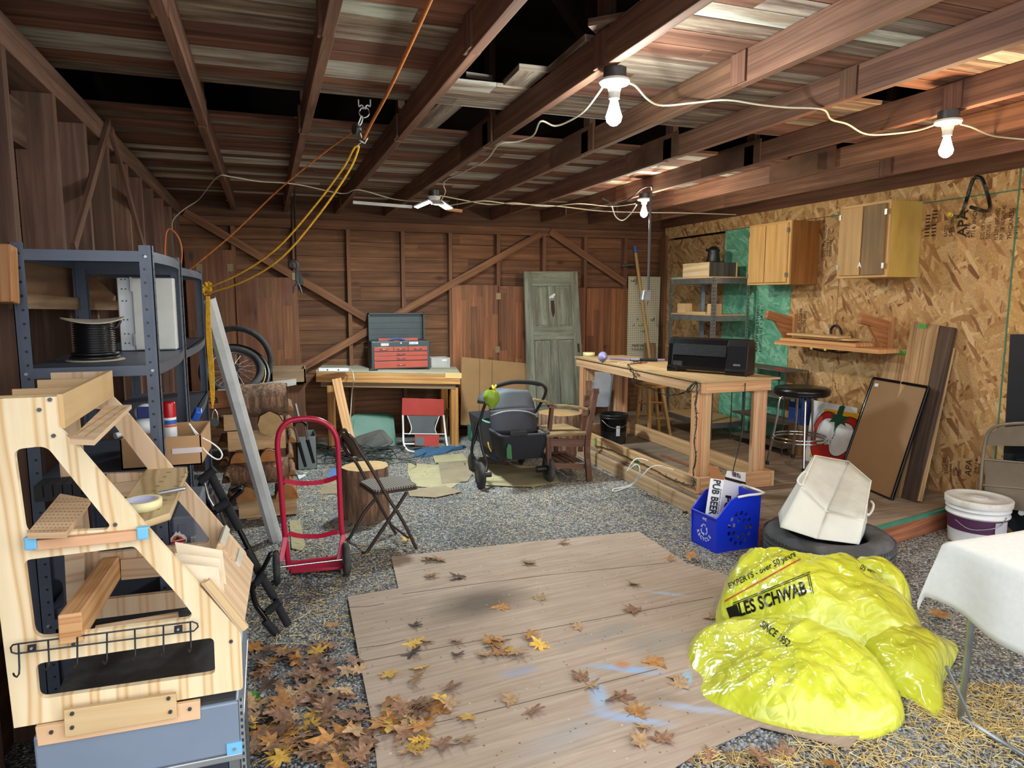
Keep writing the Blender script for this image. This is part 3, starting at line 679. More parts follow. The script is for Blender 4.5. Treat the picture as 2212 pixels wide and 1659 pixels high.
MB().mesh(plate([[(-.02,-.004),(-.012,.012),(0,.016),(.012,.01),(.02,.0)]],.001),frame(c+V((0,-.001,0)),(1,0,0),(0,0,1))).build('orange_patch',simple('sticker_orange','#d2622f',.5),s_)
MB().mesh(plate([[(-.026,-.014),(-.024,-.006),(0,-.006),(.026,-.002),(.026,-.012)]],.001),frame(c+V((0,-.0012,0)),(1,0,0),(0,0,1))).build('red_band',simple('sticker_red','#b02020',.5),s_)
MB().mesh(plate([[(-.012,-.002),(-.004,.006),(-.001,.014),(.004,.006),(.012,.006),(.004,.0)]],.001),frame(c+V((0,-.0018,0)),(1,0,0),(0,0,1))).build('black_figure',M_BLKPL,s_)
c=F(377,1186,2.668); MB().box(c,(.02,.002,.012)).build('small_sticker',simple('sticker_blue','#2a4a8a',.5),gc)
# ================================================================ steel shelf units
def shelfunit(nm,label,x0,x1,y0,y1,levels,H,warp=0):
    r=T(nm,label,'shelving',((x0+x1)/2,(y0+y1)/2,0))
    for (x,y,sx,sy) in ((x0,y0,1,1),(x1,y0,-1,1),(x0,y1,1,-1),(x1,y1,-1,-1)):
        mb=MB().bb((min(x,x+sx*.04),min(y,y+sy*.003),0),(max(x,x+sx*.04),max(y,y+sy*.003),H))
        mb.bb((min(x,x+sx*.003),min(y,y+sy*.04),0),(max(x,x+sx*.003),max(y,y+sy*.04),H))
        mb.bb((min(x+sx*.012,x+sx*.016),min(y-.002,y+sy*.006),0),(max(x+sx*.012,x+sx*.016),max(y-.002,y+sy*.006),H))
        hb=mb; z=.08
        while z<H-.03:
            hb.cyl((x+sx*.026,y-.0008,z),(x+sx*.026,y+.004,z),.0045,.0045,8,mi=1); hb.cyl((x-sx*.0008,y+sy*.022,z),(x+sx*.004,y+sy*.022,z),.0045,.0045,8,mi=1) ; z+=.045
        mb.build('post',[M_STEELB,M_BLKPL],r)
    for z in levels:
        sh=MB().bb((x0+.004,y0+.004,z-.004),(x1-.004,y1-.004,z),)
        sh.bb((x0+.004,y0+.001,z-.035),(x1-.004,y0+.005,z)); sh.bb((x0+.004,y1-.005,z-.035),(x1-.004,y1-.001,z)); sh.bb((x0+.001,y0+.004,z-.035),(x0+.005,y1-.004,z))
        # bent outer lip
        n=9; L=[V((x1-.003+warp*math.sin(PI*k/(n-1)),y0+.004+(y1-y0-.008)*k/(n-1),z)) for k in range(n)]
        for a,b in zip(L,L[1:]):
            sh.face([a,b,b+V((0,0,-.035)),a+V((0,0,-.035))]); sh.face([V((x1-.01,a.y,z)),a,b,V((x1-.01,b.y,z))])
        sh.build('shelf_panel',M_STEELB,r)
        bm=MB()
        for x in (x0+.02,x1-.02): bm.cyl((x,y0+.001,z-.018),(x,y0-.007,z-.018),.006,.005,8)
        split_build(bm,'bolt',M_SILVER,r)
    return r
shelfunit('steel_shelving','blue-grey steel shelving unit holding the black cable spool',-.765,-.355,2.65,3.46,(1.85,1.465,1.07,.6,.15),1.87,.02)
shelfunit('steel_shelving','blue-grey steel shelving unit farther from the camera, tied with yellow rope',-.765,-.355,3.5,4.62,(1.83,1.45,1.12,.6,.15),1.85,.02)
# spool
sp=G(207,778,1.467); sp.z=1.467; R0=.070
so=T('cable_spool','spool of black cable with a pale cardboard flange on the near steel shelf','spool',sp)
mb=MB(); 
prof=[(.03,0.004)]
for k in range(16): z=.012+k*.0084; prof+= [(R0-.012,z-.003),(R0-.004,z-.0015),(R0-.002,z),(R0-.004,z+.0015)]
prof+=[(R0-.012,.146)]
mb.lathe(sp,prof,40)
for k in range(2): mb.tube([sp+V((math.cos(a)*(R0+.006-k*.004),math.sin(a)*(R0+.006-k*.004),.012+k*.013)) for a in [2*PI*i/32 for i in range(32)]],.006,8,closed=True)
mb.build('cable_winding',simple('cable_black','#101114',.35),so)
fl=MB(); 
P=[[sp+V((math.cos(a)*r,math.sin(a)*r,.149+.009*math.sin(a*2+1)*(r/.1)**2)) for a in [2*PI*i/32 for i in range(32)]] for r in (.01,.05,.085,.1,.101)]
fl.grid(P,closev=True); P2=[[q+V((0,0,-.005)) for q in r] for r in P]; fl.grid(list(reversed(P2)),closev=True); fl.grid([P[-1],P2[-1]],closev=True); fl.build('flange',simple('pale_card','#a89f8c',.85),so)
MB().lathe(sp,[(.02,0),(.095,0),(.095,.004),(.02,.004)],32).build('flange',simple('pale_card','#a89f8c',.85),so)
MB().tube([sp+V((.064,-.02,.115)),sp+V((.08,-.02,.12)),sp+V((.09,-.01,.145))],.006,8).build('cable_end',simple('cable_black','#101114',.35),so)
# white steel cabinet on shelf
pb=G(322,757,1.467); xa=PY(262,757,pb.y).x; xb=PY(386,757,pb.y).x; zt=PY(320,600,pb.y).z
xb=min(xb,-.375)
w_=T('electrical_enclosure','white steel wall box with hinged door standing on the near steel shelf','cabinet',((xa+xb)/2,pb.y,1.467))
zt=min(zt,1.80)
MB().bb((xa,pb.y,1.468),(xb,pb.y+.15,zt)).build('body',M_WHITE,w_,bevel=.004)
xm=xa+(xb-xa)*.27
MB().bb((xm,pb.y-.012,1.472),(xb+.0,pb.y-.001,zt-.002)).build('door',simple('offwhite_enamel','#c9c8c2',.5),w_,bevel=.003)
mb=MB()
for z in (1.5,1.54,1.6,1.68,1.73,1.77):
    for x in (xa+.018,xa+.032): mb.cyl((x,pb.y-.0005,z),(x,pb.y-.002,z),.003,.003,8)
split_build(mb,'hole',M_BLKPL,w_); split_build(MB().bb((xm-.006,pb.y-.014,1.49),(xm+.002,pb.y-.002,1.54)).bb((xm-.006,pb.y-.014,1.72),(xm+.002,pb.y-.002,1.78)),'hinge',M_SILVER,w_)
MB().bb((xm+.06,pb.y-.0135,1.68),(xm+.085,pb.y-.0125,1.7)).build('label',M_WHITEPL,w_)
# boards by the left wall behind shelving
o=MB().slab([PX(*p,XL+.03) for p in ((45,560),(175,570),(250,640),(250,655),(45,655))],(-.02,0,0),(.95,.95,.95),0,(0,1,0)).build('headboard',wood('tan_panel',[(.2,'#5f4530'),(.5,'#7f6045'),(.8,'#967658')],1,18,.6),label='brown wooden bed headboard against the left wall behind the shelving',cat='headboard',loc=PX(100,650,XL+.02))
MB().bar(PX(10,530,XL+.06),PX(16,655,XL+.06),.05,.07,(0,1,0),(.72,.62,.56)).build('post',M_FIRL,o,bevel=.006)
MB().bar(PX(30,650,XL+.05),PX(250,660,XL+.05),.03,.05,(0,0,1),(.8,.75,.7)).build('rail',M_OLDB,o)
# cardboard box
def openbox(name,label,cat,P,h,m,th=.005,flaps=None,group=None,lowfront=0):
    """P: four ground corners (ccw), open top"""
    o=T(name,label,cat,sum((V(p) for p in P),V())/4,group); P=[V(p) for p in P]; c=sum(P,V())/4
    MB().slab(P,(0,0,th)).build('bottom',m,o)
    for i in range(4):
        a,b=P[i],P[(i+1)%4]; n=((a+b)/2-c); n.z=0; n=-n.normalized()*th
        MB().slab([a,b,b+V((0,0,h)),a+V((0,0,h))],n,udir=(b-a)).build('side',m,o)
    return o
zb=1.072
cbA,cbB=G(346,1015,zb+.002),G(437,1010,zb+.002)
bxa=[V((-.60,2.80,zb)),V((-.30,2.80,zb)),V((-.30,3.1,zb)),V((-.60,3.1,zb))]
x0=PY(262,1000,2.8).x; x1=PY(437,1000,2.8).x; hb=PY(350,945,2.8).z-zb
bxa=[V((x0,2.8,zb)),V((x1,2.8,zb)),V((x1+.01,3.12,zb)),V((x0,3.12,zb))]
bo=openbox('cardboard_box','open cardboard box of odds and ends on the near steel shelf','box',bxa,hb,M_CARD)
MB().bb((x1-.1,2.797,zb+hb*.42),(x1+.001,2.8,zb+hb*.6)).build('parcel_tape',simple('clear_tape','#cfc2c0',.3),bo)
# aerosol can
c=V((PY(368,930,2.95).x,2.95,zb+.007)); hcan=PY(368,868,2.95).z-c.z; r=.024
o=T('spray_can','red-capped aerosol can in the open cardboard box','can',c)
MB().lathe(c,[(r*.96,0),(r,.004),(r,hcan*.72),(r*.9,hcan*.74)],24).build('can_body',M_WHITEPL,o)
MB().lathe(c,[(r*1.01,hcan*.6),(r*1.01,hcan*.68)],24,capb=False,capt=False).build('blue_band',simple('label_blue','#2f5fa8',.4),o)
MB().lathe(c,[(r*1.01,hcan*.55),(r*1.01,hcan*.595)],24,capb=False,capt=False).build('orange_band',simple('label_orange','#d8603a',.4),o)
MB().lathe(c,[(r*.98,hcan*.72),(r*.98,hcan*.97),(r*.9,hcan),(.001,hcan)],24).build('cap',simple('can_red','#b8141e',.25),o)
# jug / heat gun
c=V((PY(315,915,2.97).x,2.97,zb+.13))
o=T('plastic_jug','white plastic jug with a navy emblem lying in the cardboard box','jug',c)
MB().ball(c,(.05,.045,.035)).ball(c+V((-.055,-.02,-.015)),(.035,.03,.025)).cyl(c+V((-.08,-.05,-.02)),c+V((-.095,-.065,-.022)),.012,.012,12).build('jug_body',M_WHITEPL,o)
MB().ball(c+V((.0,.01,.05)),(.04,.03,.035)).build('upper_shell',M_WHITEPL,o)
MB().box(c+V((-.002,-.022,.055)),(.045,.01,.045)).build('emblem',simple('navy_patch','#20306e',.6),o,bevel=.004)
# white cable from box
pts=[PY(*p,2.85) for p in ((408,915),(425,935),(436,945),(455,955),(472,968),(480,982),(474,992),(460,988),(440,970),(430,950),(418,930),(410,916))]
MB().tube(pts,.0028,8,sub=4).build('white_cord',M_WCABLE,loc=pts[0],label='loop of white cord spilling from the cardboard box',cat='cord')
o=MB().box(PY(425,895,3.3),(.03,.05,.05),Euler((.3,.4,.2)).to_matrix()).build('blue_scrap',simple('toy_blue','#2458b8',.35),loc=PY(425,895,3.3),label='small bright blue plastic piece beside the spray can',cat='plastic piece',bevel=.006)
# ================================================================ pull-up bar
pu=T('pullup_bar','black pull-up bar with foam grips leaning on the steel shelving','exercise bar',G(610,1375))
Y1=3.6
Q=lambda px,py,dy=0: PY(px,py,Y1+dy)
MB().tube([Q(455,1024),Q(622,1350)],.013,14).build('bar',M_BLKGLOSS,pu)
for a,b in (((458,1030),(486,1085)),((492,1095),(517,1142)),((532,1186),(562,1240)),((565,1245),(592,1290)),((598,1305),(622,1349))):
    MB().tube([Q(*a),Q(*b)],.021,16).build('foam_grip',M_BLKFOAM,pu)
MB().tube([Q(*p,-.06) for p in ((546,1258),(545,1275),(552,1305),(566,1325),(602,1375))],.013,14,sub=3).build('bar',M_BLKGLOSS,pu)
MB().tube([Q(572,1340,-.06),Q(604,1377,-.06)],.02,16).build('foam_grip',M_BLKFOAM,pu)
for P in (((464,1015),(440,1035),(431,1055),(436,1080),(448,1102),(464,1107),(485,1095),(510,1070),(522,1060),(518,1054),(500,1062)),((588,1200),(585,1196),(570,1225),(558,1245),(550,1262),(546,1285),(556,1312),(575,1325),(590,1312))):
    MB().tube([Q(*p,-.05) for p in P],.011,12,sub=4).build('handle',M_BLKGLOSS,pu)
for a,b in (((464,1013),(432,1040)),((466,1100),(496,1083)),((552,1262),(572,1236)),((577,1322),(606,1298))):
    MB().tube([Q(*a,-.05),Q(*b,-.05)],.02,14).build('foam_grip',M_BLKFOAM,pu)
# black luggage-like case behind
o=T('black_case','black case with chrome edging tucked behind the pull-up bar','case',V((-.3,3.95,0)))
MB().bar(PY(450,1060,3.9),PY(500,1200,3.9),.05,.12,(0,1,0)).build('shell',M_BLKPL,o,bevel=.02)
MB().tube([PY(440,1040,3.82),PY(450,1075,3.82),PY(470,1110,3.82)],.01,10).build('edging',M_CHROME,o)
# ================================================================ white gutter
ga,gb=V((-.335,4.70,1.69)),V((.0,5.02,0.0))
a=PL(460,650,ga,(0,1,0)); d=(gb-ga).normalized()
me=plate([[(a*.8,b) for a,b in [(-.055,0),(-.055,.05),(-.025,.075),(.025,.075),(.055,.05),(.055,0),(.05,0),(.05,.046),(.022,.07),(-.022,.07),(-.05,.046),(-.05,0)]]],(gb-ga).length)
M=frame((ga+gb)/2,d.cross(V((-.25,1,0))).normalized(),V((0,-1,.2)))
zax=V((M[0][2],M[1][2],M[2][2]))
gt=T('rain_gutter','long white metal gutter length leaning from the shelving to the gravel','gutter',gb)
xx=d.cross(V((0,1,0))).normalized(); yy=d.cross(xx).normalized()
if yy.y>0: yy=-yy; xx=-xx
Mg=Matrix(((xx.x,yy.x,d.x,0),(xx.y,yy.y,d.y,0),(xx.z,yy.z,d.z,0),(0,0,0,1))); Mg.translation=(ga+gb)/2
MB().mesh(me,Mg).build('channel',simple('white_enamel_gutter','#cfd3d5',.4,.1,dirt='#b0b3b3'),gt,merge=True)
MB().box(gb+V((0,.0,.04)),(.1,.06,.012)).build('end_cap',M_SILVER,gt) if 0 else None
# ropes -------------------------------------------------------------
def rope(name,label,cat,pts,r,m,sub=6,n=6,group=None):
    return MB().tube(pts,r,n,sub=sub).build(name,m,loc=pts[0],label=label,cat=cat,group=group)
kn=V((-.335,4.64,PY(448,622,4.64).z))
def arc(P): return [PY(px,py,y) for px,py,y in P]
rope('yellow_rope','doubled yellow rope sagging from the ceiling pulley to the steel shelving','rope',arc([(447,622,4.62),(520,590,4.45),(600,535,4.25),(680,445,4.05),(740,365,3.88),(762,325,3.78),(770,316,3.76),(774,322,3.77),(752,372,3.86),(690,462,4.03),(610,555,4.22),(530,606,4.43),(449,634,4.62)]),.006,M_ROPE)
mb=MB(); rk2=random.Random(4)
for k in range(5): mb.tube([kn+V((rk2.uniform(-.03,.03),rk2.uniform(-.03,.02),rk2.uniform(-.04,.04))) for _ in range(6)],.006,6,closed=True,sub=5)
mb.build('rope_knot',M_ROPE,loc=kn,label='knot of yellow rope at the top corner of the far shelving unit',cat='rope')
mb=MB()
for k in range(4): mb.tube(arc([(446+k*2,640,4.62),(446+k*3,720,4.6),(452+k*3,800,4.58),(456+k*2,860,4.56),(460-k,882,4.56)]),.005,6,sub=4)
mb.build('rope_bundle',M_ROPE,loc=kn,label='bundle of yellow rope strands hanging down from the knot',cat='rope')
o=T('rope_pulley','small steel pulley hanging at the end of the yellow rope bundle','pulley',PY(464,905,4.55))
MB().tube([PY(461,885,4.55),PY(468,890,4.55),PY(470,905,4.55),PY(464,915,4.55),PY(458,905,4.55)],.005,8,closed=True,sub=4).build('shackle',M_CHROME,o)
p=PY(464,912,4.55); MB().cyl(p+V((0,-.012,0)),p+V((0,.012,0)),.025,.025,16).build('sheave',M_SCREW,o)
rope('orange_rope','orange rope coming down from the rafters to the ceiling pulley','rope',arc([(932,-6,2.2),(880,110,2.75),(835,205,3.25),(800,270,3.6),(786,300,3.72)]),.008,M_OROPE)
rope('orange_rope','thin brownish rope running from the pulley down to the left shelving','rope',arc([(763,285,3.75),(700,330,4.0),(600,412,4.3),(500,508,4.5),(398,592,4.6)]),.005,M_OROPE)
rope('orange_cord','orange extension cord looped over a nail above the shelving','cord',arc([(393,870,4.9),(385,780,4.9),(378,700,4.8),(376,640,4.8),(392,560,4.8),(388,520,4.8),(372,497,4.8),(360,500,4.8),(356,540,4.8),(358,600,4.8)]),.006,simple('orange_cord_m','#c8733c',.7))
pl=T('ceiling_pulley','steel pulley, ring and carabiner hanging from two ceiling hooks','pulley',PY(785,240,3.7))
MB().tube([PY(787+11*math.cos(a),243+11*math.sin(a),3.7) for a in [2*PI*i/20 for i in range(20)]],.0035,8,closed=True).build('ring',M_CHROME,pl)
for s in (-1,1): MB().tube([PY(787+s*2,236,3.7),PY(787+s*3,230,3.7),PY(787+s*7,227,3.7),PY(787+s*12,230,3.7),PY(787+s*13,215,3.68)],.004,8,sub=3).build('hook',M_SILVER,pl)
MB().tube([PY(781,250,3.7),PY(776,262,3.7),PY(774,268,3.7),PY(778,270,3.7),PY(783,258,3.7)],.004,8,closed=True,sub=3).build('carabiner',M_SILVER,pl)
p=PY(770,279,3.72); MB().cyl(p+V((-.012,-.005,0)),p+V((.012,.005,0)),.028,.028,16).build('sheave',M_SCREW,pl)
MB().tube([PY(785,306,3.74),PY(776,303,3.74),PY(788,310,3.74),PY(794,298,3.74)],.004,8).tube([PY(780,308,3.74),PY(770,316,3.75)],.003,6).tube([PY(775,275,3.73),PY(781,298,3.74)],.004,6).build('shackle',M_SILVER,pl)
# ================================================================ middle and back-left things
def vplane(p1,p2,z=0):
    a=G(*p1,z) if len(p1)==2 else V(p1); b=G(*p2,z) if len(p2)==2 else V(p2); n=(b-a).cross(V((0,0,1))).normalized()
    return lambda px,py: PL(px,py,a,n)
# hand truck ------------------------------------------------------
M_HT=simple('red_enamel','#b5173c',.28,.05,.1,dirt='#9c2a3f')
ht=T('hand_truck','upright red steel hand truck with two small wheels','hand truck',(.22,4.3,0))
q=lambda px,py,y=4.3: PY(px,py,y)
MB().tube([q(624,1229),q(613,1130),q(606,1040),q(600,975),q(600,950),q(606,928),q(622,911),q(645,905),q(668,904),q(690,908),q(710,919),q(724,938),q(730,965),q(733,1040),q(737,1130),q(740,1157)],.0165,14,sub=4).build('frame_tube',M_HT,ht)
for P in (((613,1038),(640,1043),(668,1044),(700,1040),(727,1031)),((624,1152),(650,1158),(690,1158),(730,1148))):
    pts=smooth([q(a,b,4.3+.03*(1 if 0<i<len(P)-1 else 0)) for i,(a,b) in enumerate(P)],3)
    mb=MB()
    for a,b in zip(pts,pts[1:]): mb.bar(a,b,.006,.028,(0,0,1))
    mb.build('crossbar',M_HT,ht)
for P in (((617,1160),(606,1214)),((742,1155),(731,1212))):
    MB().bar(q(*P[0],4.25),q(*P[1],4.2),.03,.012,(0,1,0)).build('axle_strut',M_HT,ht,bevel=.003)
ax1,ax2=PY(597,1216,4.2),PY(748,1210,4.2)
zz=.1; ax1.z=zz; ax2.z=zz
MB().cyl(ax1,ax2,.007,.007,12).build('axle',M_CHROME,ht)
MB().slab([(q(627,1230).x,4.22,.045),(q(740,1228).x,4.22,.03),(q(741,1205).x,4.5,.012),(q(632,1205).x,4.5,.012)],(0,0,.005)).bar((q(627,1230).x,4.3,.05),(q(741,1228).x,4.3,.05),.006,.06,(0,0,1)).build('toe_plate',M_HT,ht)
for s,c in ((-1,ax1),(1,ax2)):
    w=MB().lathe(c+V((s*.0-.02,0,0)),[(.055,0),(.085,.0),(.1,.008),(.1,.032),(.085,.04),(.055,.04)],36,(1,0,0)).build('wheel',M_RUBBER,ht)
    MB().lathe(c+V((-.02,0,0)),[(.012,-.004),(.05,.004),(.056,.002),(.056,.038),(.05,.036),(.012,.044)],28,(1,0,0)).build('hub',M_SILVER,w)
# folding chair ---------------------------------------------------
M_BRN=simple('brown_enamel','#40342f',.35,.3)
fc=T('folding_chair','brown steel folding chair with ribbed seat beside the tree stump','chair',G(840,1180))
near=vplane((900,1185),(787,1197)); far=vplane((855,1153),(750,1170))
def flat(mb,P,w=.022): return mb.tube(P,w/2,10)
sn=[near(900,1186),near(870,1125),near(836,1072),near(820,1043),near(792,996)]
sf=[far(855,1153),far(812,1077),far(792,1040),far(770,1000)]
topn,topf=near(770,962),far(737,955)
arcp=sn+[near(778,975),near(764,950),near(752,938)]
arcp+= [(near(752,938)+far(738,932))/2+V((0,0,.02)), far(736,934), far(735,945),far(742,965),far(755,985)]+list(reversed(sf))
MB().tube(arcp,.0115,12,sub=3).build('front_frame',M_BRN,fc)
MB().tube([near(879,1063),near(850,1108),near(820,1152),near(793,1192),near(787,1197),(near(787,1197)+far(757,1173))/2,far(750,1170),far(758,1158),far(785,1110),far(811,1078)],.0115,12,sub=3).build('rear_frame',M_BRN,fc)
MB().tube([far(843,1132),near(882,1162)],.008,10).build('stretcher',M_BRN,fc)
s1,s2,s3,s4=near(808,1068),near(904,1052),far(861,1034),far(772,1044)
zs_=(s1.z+s2.z+s3.z+s4.z)/4
SP=[G(808,1066,zs_),G(904,1052,zs_),G(862,1032,zs_),G(773,1043,zs_)]
cen=sum(SP,V())/4
def quadround(P,k=.16):
    out=[];n=len(P)
    for i in range(n):
        a,b,c=P[i-1],P[i],P[(i+1)%n]; p=b.lerp(a,k);r=b.lerp(c,k)
        for j in range(5): t=j/4; out.append(p*(1-t)**2+b*2*t*(1-t)+r*t*t)
    return out
def ribmat(name,c1,c2,sc):
    t=NT(name); v=t.map('UV'); w=t.n('ShaderNodeTexWave',wave_type='BANDS',bands_direction='X'); w.inputs['Scale'].default_value=sc; t.l(v,w.inputs['Vector']); col=t.ramp(w.outputs['Fac'],[(.35,c1),(.6,c2)]); t.bump(w.outputs['Fac'],.6,.003); MT[name]=t.out(col,.7); return MT[name]
M_RIB=ribmat('ribbed_seat','#3b342e','#82776b',18)
MB().slab(quadround(SP),(0,0,.02),(1,1,1),0,SP[1]-SP[0]).build('seat',M_RIB,fc,bevel=.006,merge=True)
MB().slab(quadround([cen+(p-cen)*1.04 for p in SP]),(0,0,-.014)).build('seat_rim',M_BRN,fc)
bp=[near(792,990),near(766,950),(near(752,938)+far(738,932))/2+V((0,0,.0)),far(738,945),far(762,985)]
MB().slab(bp,(near(780,1000)-far(760,1000)).cross(V((0,0,1))).normalized()*.006).build('back_panel',M_BRN,fc)
# stumps ----------------------------------------------------------
def bark():
    t=NT('bark'); v=t.map('UV',(1,1,1)); f=t.noise(t.map('Object',(14,14,2.2)),1.6,7,.65,.5); col=t.ramp(f,[(.3,'#33261c'),(.42,'#655040'),(.52,'#846450'),(.62,'#a38064'),(.75,'#c9ae90')]); col=t.mix(col,t.tint(),1,'MULTIPLY'); t.bump(f,.9,.03); MT['bark']=t.out(col,.9); return MT['bark']
M_BARK=bark()
def endgrain():
    t=NT('end_grain'); v=t.map('UV'); l=t.n('ShaderNodeVectorMath',operation='LENGTH'); t.l(v,l.inputs[0]); nz=t.noise(v,9,4); r=t.math('ADD',l.outputs['Value'],t.math('MULTIPLY',nz,.02)); s=t.math('SINE',t.math('MULTIPLY',r,520.)); col=t.ramp(s,[(0,'#b08f62'),(1,'#c9ab7c')]); f2=t.noise(v,14,5); col=t.mix(col,t.ramp(f2,[(.3,(.82,.8,.76)),(.7,(1.06,1.04,1))]),1,'MULTIPLY'); col=t.mix(col,t.tint(),1,'MULTIPLY'); MT['eg']=t.out(col,.85); return MT['eg']
M_END=endgrain()
def stump(name,label,c,r,h,seed,tilt=0):
    rr=random.Random(seed); o=T(name,label,'stump',c); n=40
    ph=[rr.uniform(0,6) for _ in range(4)]
    def R(a,k): return r*(1+.035*math.sin(2*a+ph[0])+.025*math.sin(5*a+ph[1])+.015*math.sin(11*a+ph[2])+.02*(1-k))
    P=[]
    for k in (0,.15,.4,.7,.97,1):
        P.append([V(c)+V((math.cos(2*PI*i/n)*R(2*PI*i/n,k)*(1 if k<1 else .985),math.sin(2*PI*i/n)*R(2*PI*i/n,k)*(1 if k<1 else .985),h*k+tilt*math.cos(2*PI*i/n)*k)) for i in range(n)])
    MB().grid(P,closev=True).build('bark',M_BARK,o)
    top=P[-1]; MB().face([q+V((0,0,.001)) for q in top],[((q-V(c)).x,(q-V(c)).y) for q in top]).build('cut_top',M_END,o)
    return o
sz=.40
ca=G(742,1015,sz); cb_=G(845,1012,sz); rr_=(cb_-ca).length/2; cc=(ca+cb_)/2; 
stump('tree_stump','large bark-covered tree stump behind the brown folding chair',(cc.x,5.32,0),rr_*.98,sz,1)
p=PY(1212,920,6.9)
stump('tree_stump','tree stump standing between the stroller and the old wooden chair',(p.x-.02,6.9,0),.235,.44,5)
# firewood --------------------------------------------------------
M_SPLIT=wood('split_wood',[(.2,'#9a7d5c'),(.45,'#bfa27c'),(.62,'#cfb592'),(.85,'#e0ccae')],1.2,18,.9,blotch=.3)
M_SPLITE=simple('split_end','#a47a50',.9,scale=18,var=.3,usetint=True)
def log(a,b,r,ang0,ang1,seed,tint=(1,1,1),label='',wedge=True,rot=0,sq=1.):
    """split log from a to b; round outer arc ang0..ang1 carries bark, the split faces bare"""
    rr=random.Random(seed); a=V(a);b=V(b);d=(b-a).normalized(); up=V((0,0,1)); x=d.cross(up).normalized(); y=x.cross(d)
    n=9; arc=[ang0+(ang1-ang0)*i/(n-1)+rot for i in range(n)]
    pr=[(math.cos(t)*r*(1+.06*math.sin(3*t+seed)),math.sin(t)*r*sq*(1+.05*math.sin(4*t+seed))) for t in arc]
    mx=sum(p[0] for p in pr)/n; my=sum(p[1] for p in pr)/n
    full=(ang1-ang0)>5.9
    if not full:
        pr_split=[(math.cos(rot)*0,0)]
    cx_=0 if full else mx*.5; cy_=0 if full else my*.5
    off=lambda p,k: (x*(p[0]-cx_)+y*(p[1]-cy_))
    o=T('firewood_log',label,'log',(a+b)/2,'split firewood in the pile')
    m=5; rings=[]
    for k in range(m):
        t=k/(m-1); c=a.lerp(b,t)+x*rr.uniform(-.005,.005)+y*rr.uniform(-.004,.004); rings.append([c+off(p,k) for p in pr])
    MB().grid(rings,tint,closev=full).build('bark',M_BARK,o)
    if not full:
        tip=(0,0); R2=[[a.lerp(b,k/(m-1))+off(p,k) for p in (pr[-1],((pr[-1][0]*.5+rr.uniform(-.006,.006)),(pr[-1][1]*.5)),tip,(pr[0][0]*.5,pr[0][1]*.5+rr.uniform(-.006,.006)),pr[0])] for k in range(m)]
        MB().grid(R2,tint,sm=False).build('split_face',M_SPLIT,o)
    for c,s in ((a,1),(b,-1)):
        pts=[c+off(p,0) for p in pr]+([] if full else [c+off((0,0),0)])
        if s<0: pts.reverse()
        MB().face(pts,[((q-c).dot(x),(q-c).dot(y)) for q in pts],tint).build('end_face',M_SPLITE if not full else M_END,o)
    return o
Yf=5.45
def hlog(px0,px1,py0,py1,seed,lab,y=Yf,up=True,tint=(1,1,1),dx=(.0,.0)):
    a=PY(px0,(py0+py1)/2,y);b=PY(px1,(py0+py1)/2,y); h=(PY(px0,py0,y).z-PY(px0,py1,y).z)
    zc=a.z; a.z=b.z=zc; a.y=b.y=y+.1
    # half-round lying with the split face towards the viewer or down
    if up: return log(a,b,h*.6,-PI*.42,PI*.9,seed,tint,lab)
    return log(a,b,h*.54,PI*.52,PI*1.48,seed,tint,lab)
def elog(px0,px1,py0,py1,seed,lab,y=Yf-.02,full=False,tint=(1,1,1)):
    a=PY((px0+px1)/2,(py0+py1)/2,y); w=PY(px1,py0,y).x-PY(px0,py0,y).x; h=PY(px0,py0,y).z-PY(px0,py1,y).z
    b=a+V((.0,.42,0)); 
    if full: return log(a,b,w/2,0,2*PI*.999,seed,tint,lab)
    return log(a,b,w/2,.0,PI,seed,tint,lab,sq=min(1.3,h*2/w*.95))
M0=(1.25,1.15,1.05)
hlog(516,622,838,896,1,'long bark-covered firewood log on top of the pile',y=Yf)
elog(555,612,898,934,2,'round firewood log end just under the top log',full=True)
hlog(482,532,902,934,3,'short split log at the left under the top log',y=Yf,up=False,tint=M0)
hlog(491,618,938,980,4,'pale split log, third layer of the pile',up=False,tint=M0)
elog(498,537,980,1008,5,'orange half-round log end left of the gutter, upper',tint=(1.1,.9,.7))
elog(561,602,976,1004,6,'orange half-round log end with star cracks, fourth layer',tint=(1.15,.9,.65))
hlog(496,625,1006,1050,7,'grey-brown split log across the middle of the pile',tint=(1,.95,.9))
elog(508,560,1052,1098,8,'wide split log end left of the gutter, lower',tint=(.95,.85,.7))
elog(594,645,1050,1090,9,'orange wedge-shaped log end at lower right of the pile',tint=(1.15,.85,.6))
hlog(515,643,1092,1128,10,'pale split log at the bottom of the pile',up=False,tint=M0)
hlog(533,563,1128,1148,11,'small wood block under the bottom log',up=False)
k=12
for (x0,x1,y0,y1) in ((618,634,868,900),(616,633,905,935),(622,640,938,968),(618,634,972,1000),(624,640,1000,1045),(466,488,905,940),(470,490,945,980),(474,492,985,1020),(478,496,1022,1060),(486,510,1066,1110)):
    side='right' if x0>600 else 'left'
    nth=['top','second','third','fourth','lowest'][(k-12)%5]
    elog(x0,x1,y0,y1,k,f'{nth} of the narrow log ends filling the {side} side of the pile',y=Yf+.3,tint=(.9,.8,.65)); k+=1
hlog(505,600,1060,1090,30,'bark log hidden behind the lower log ends',y=Yf+.55) if 0 else None
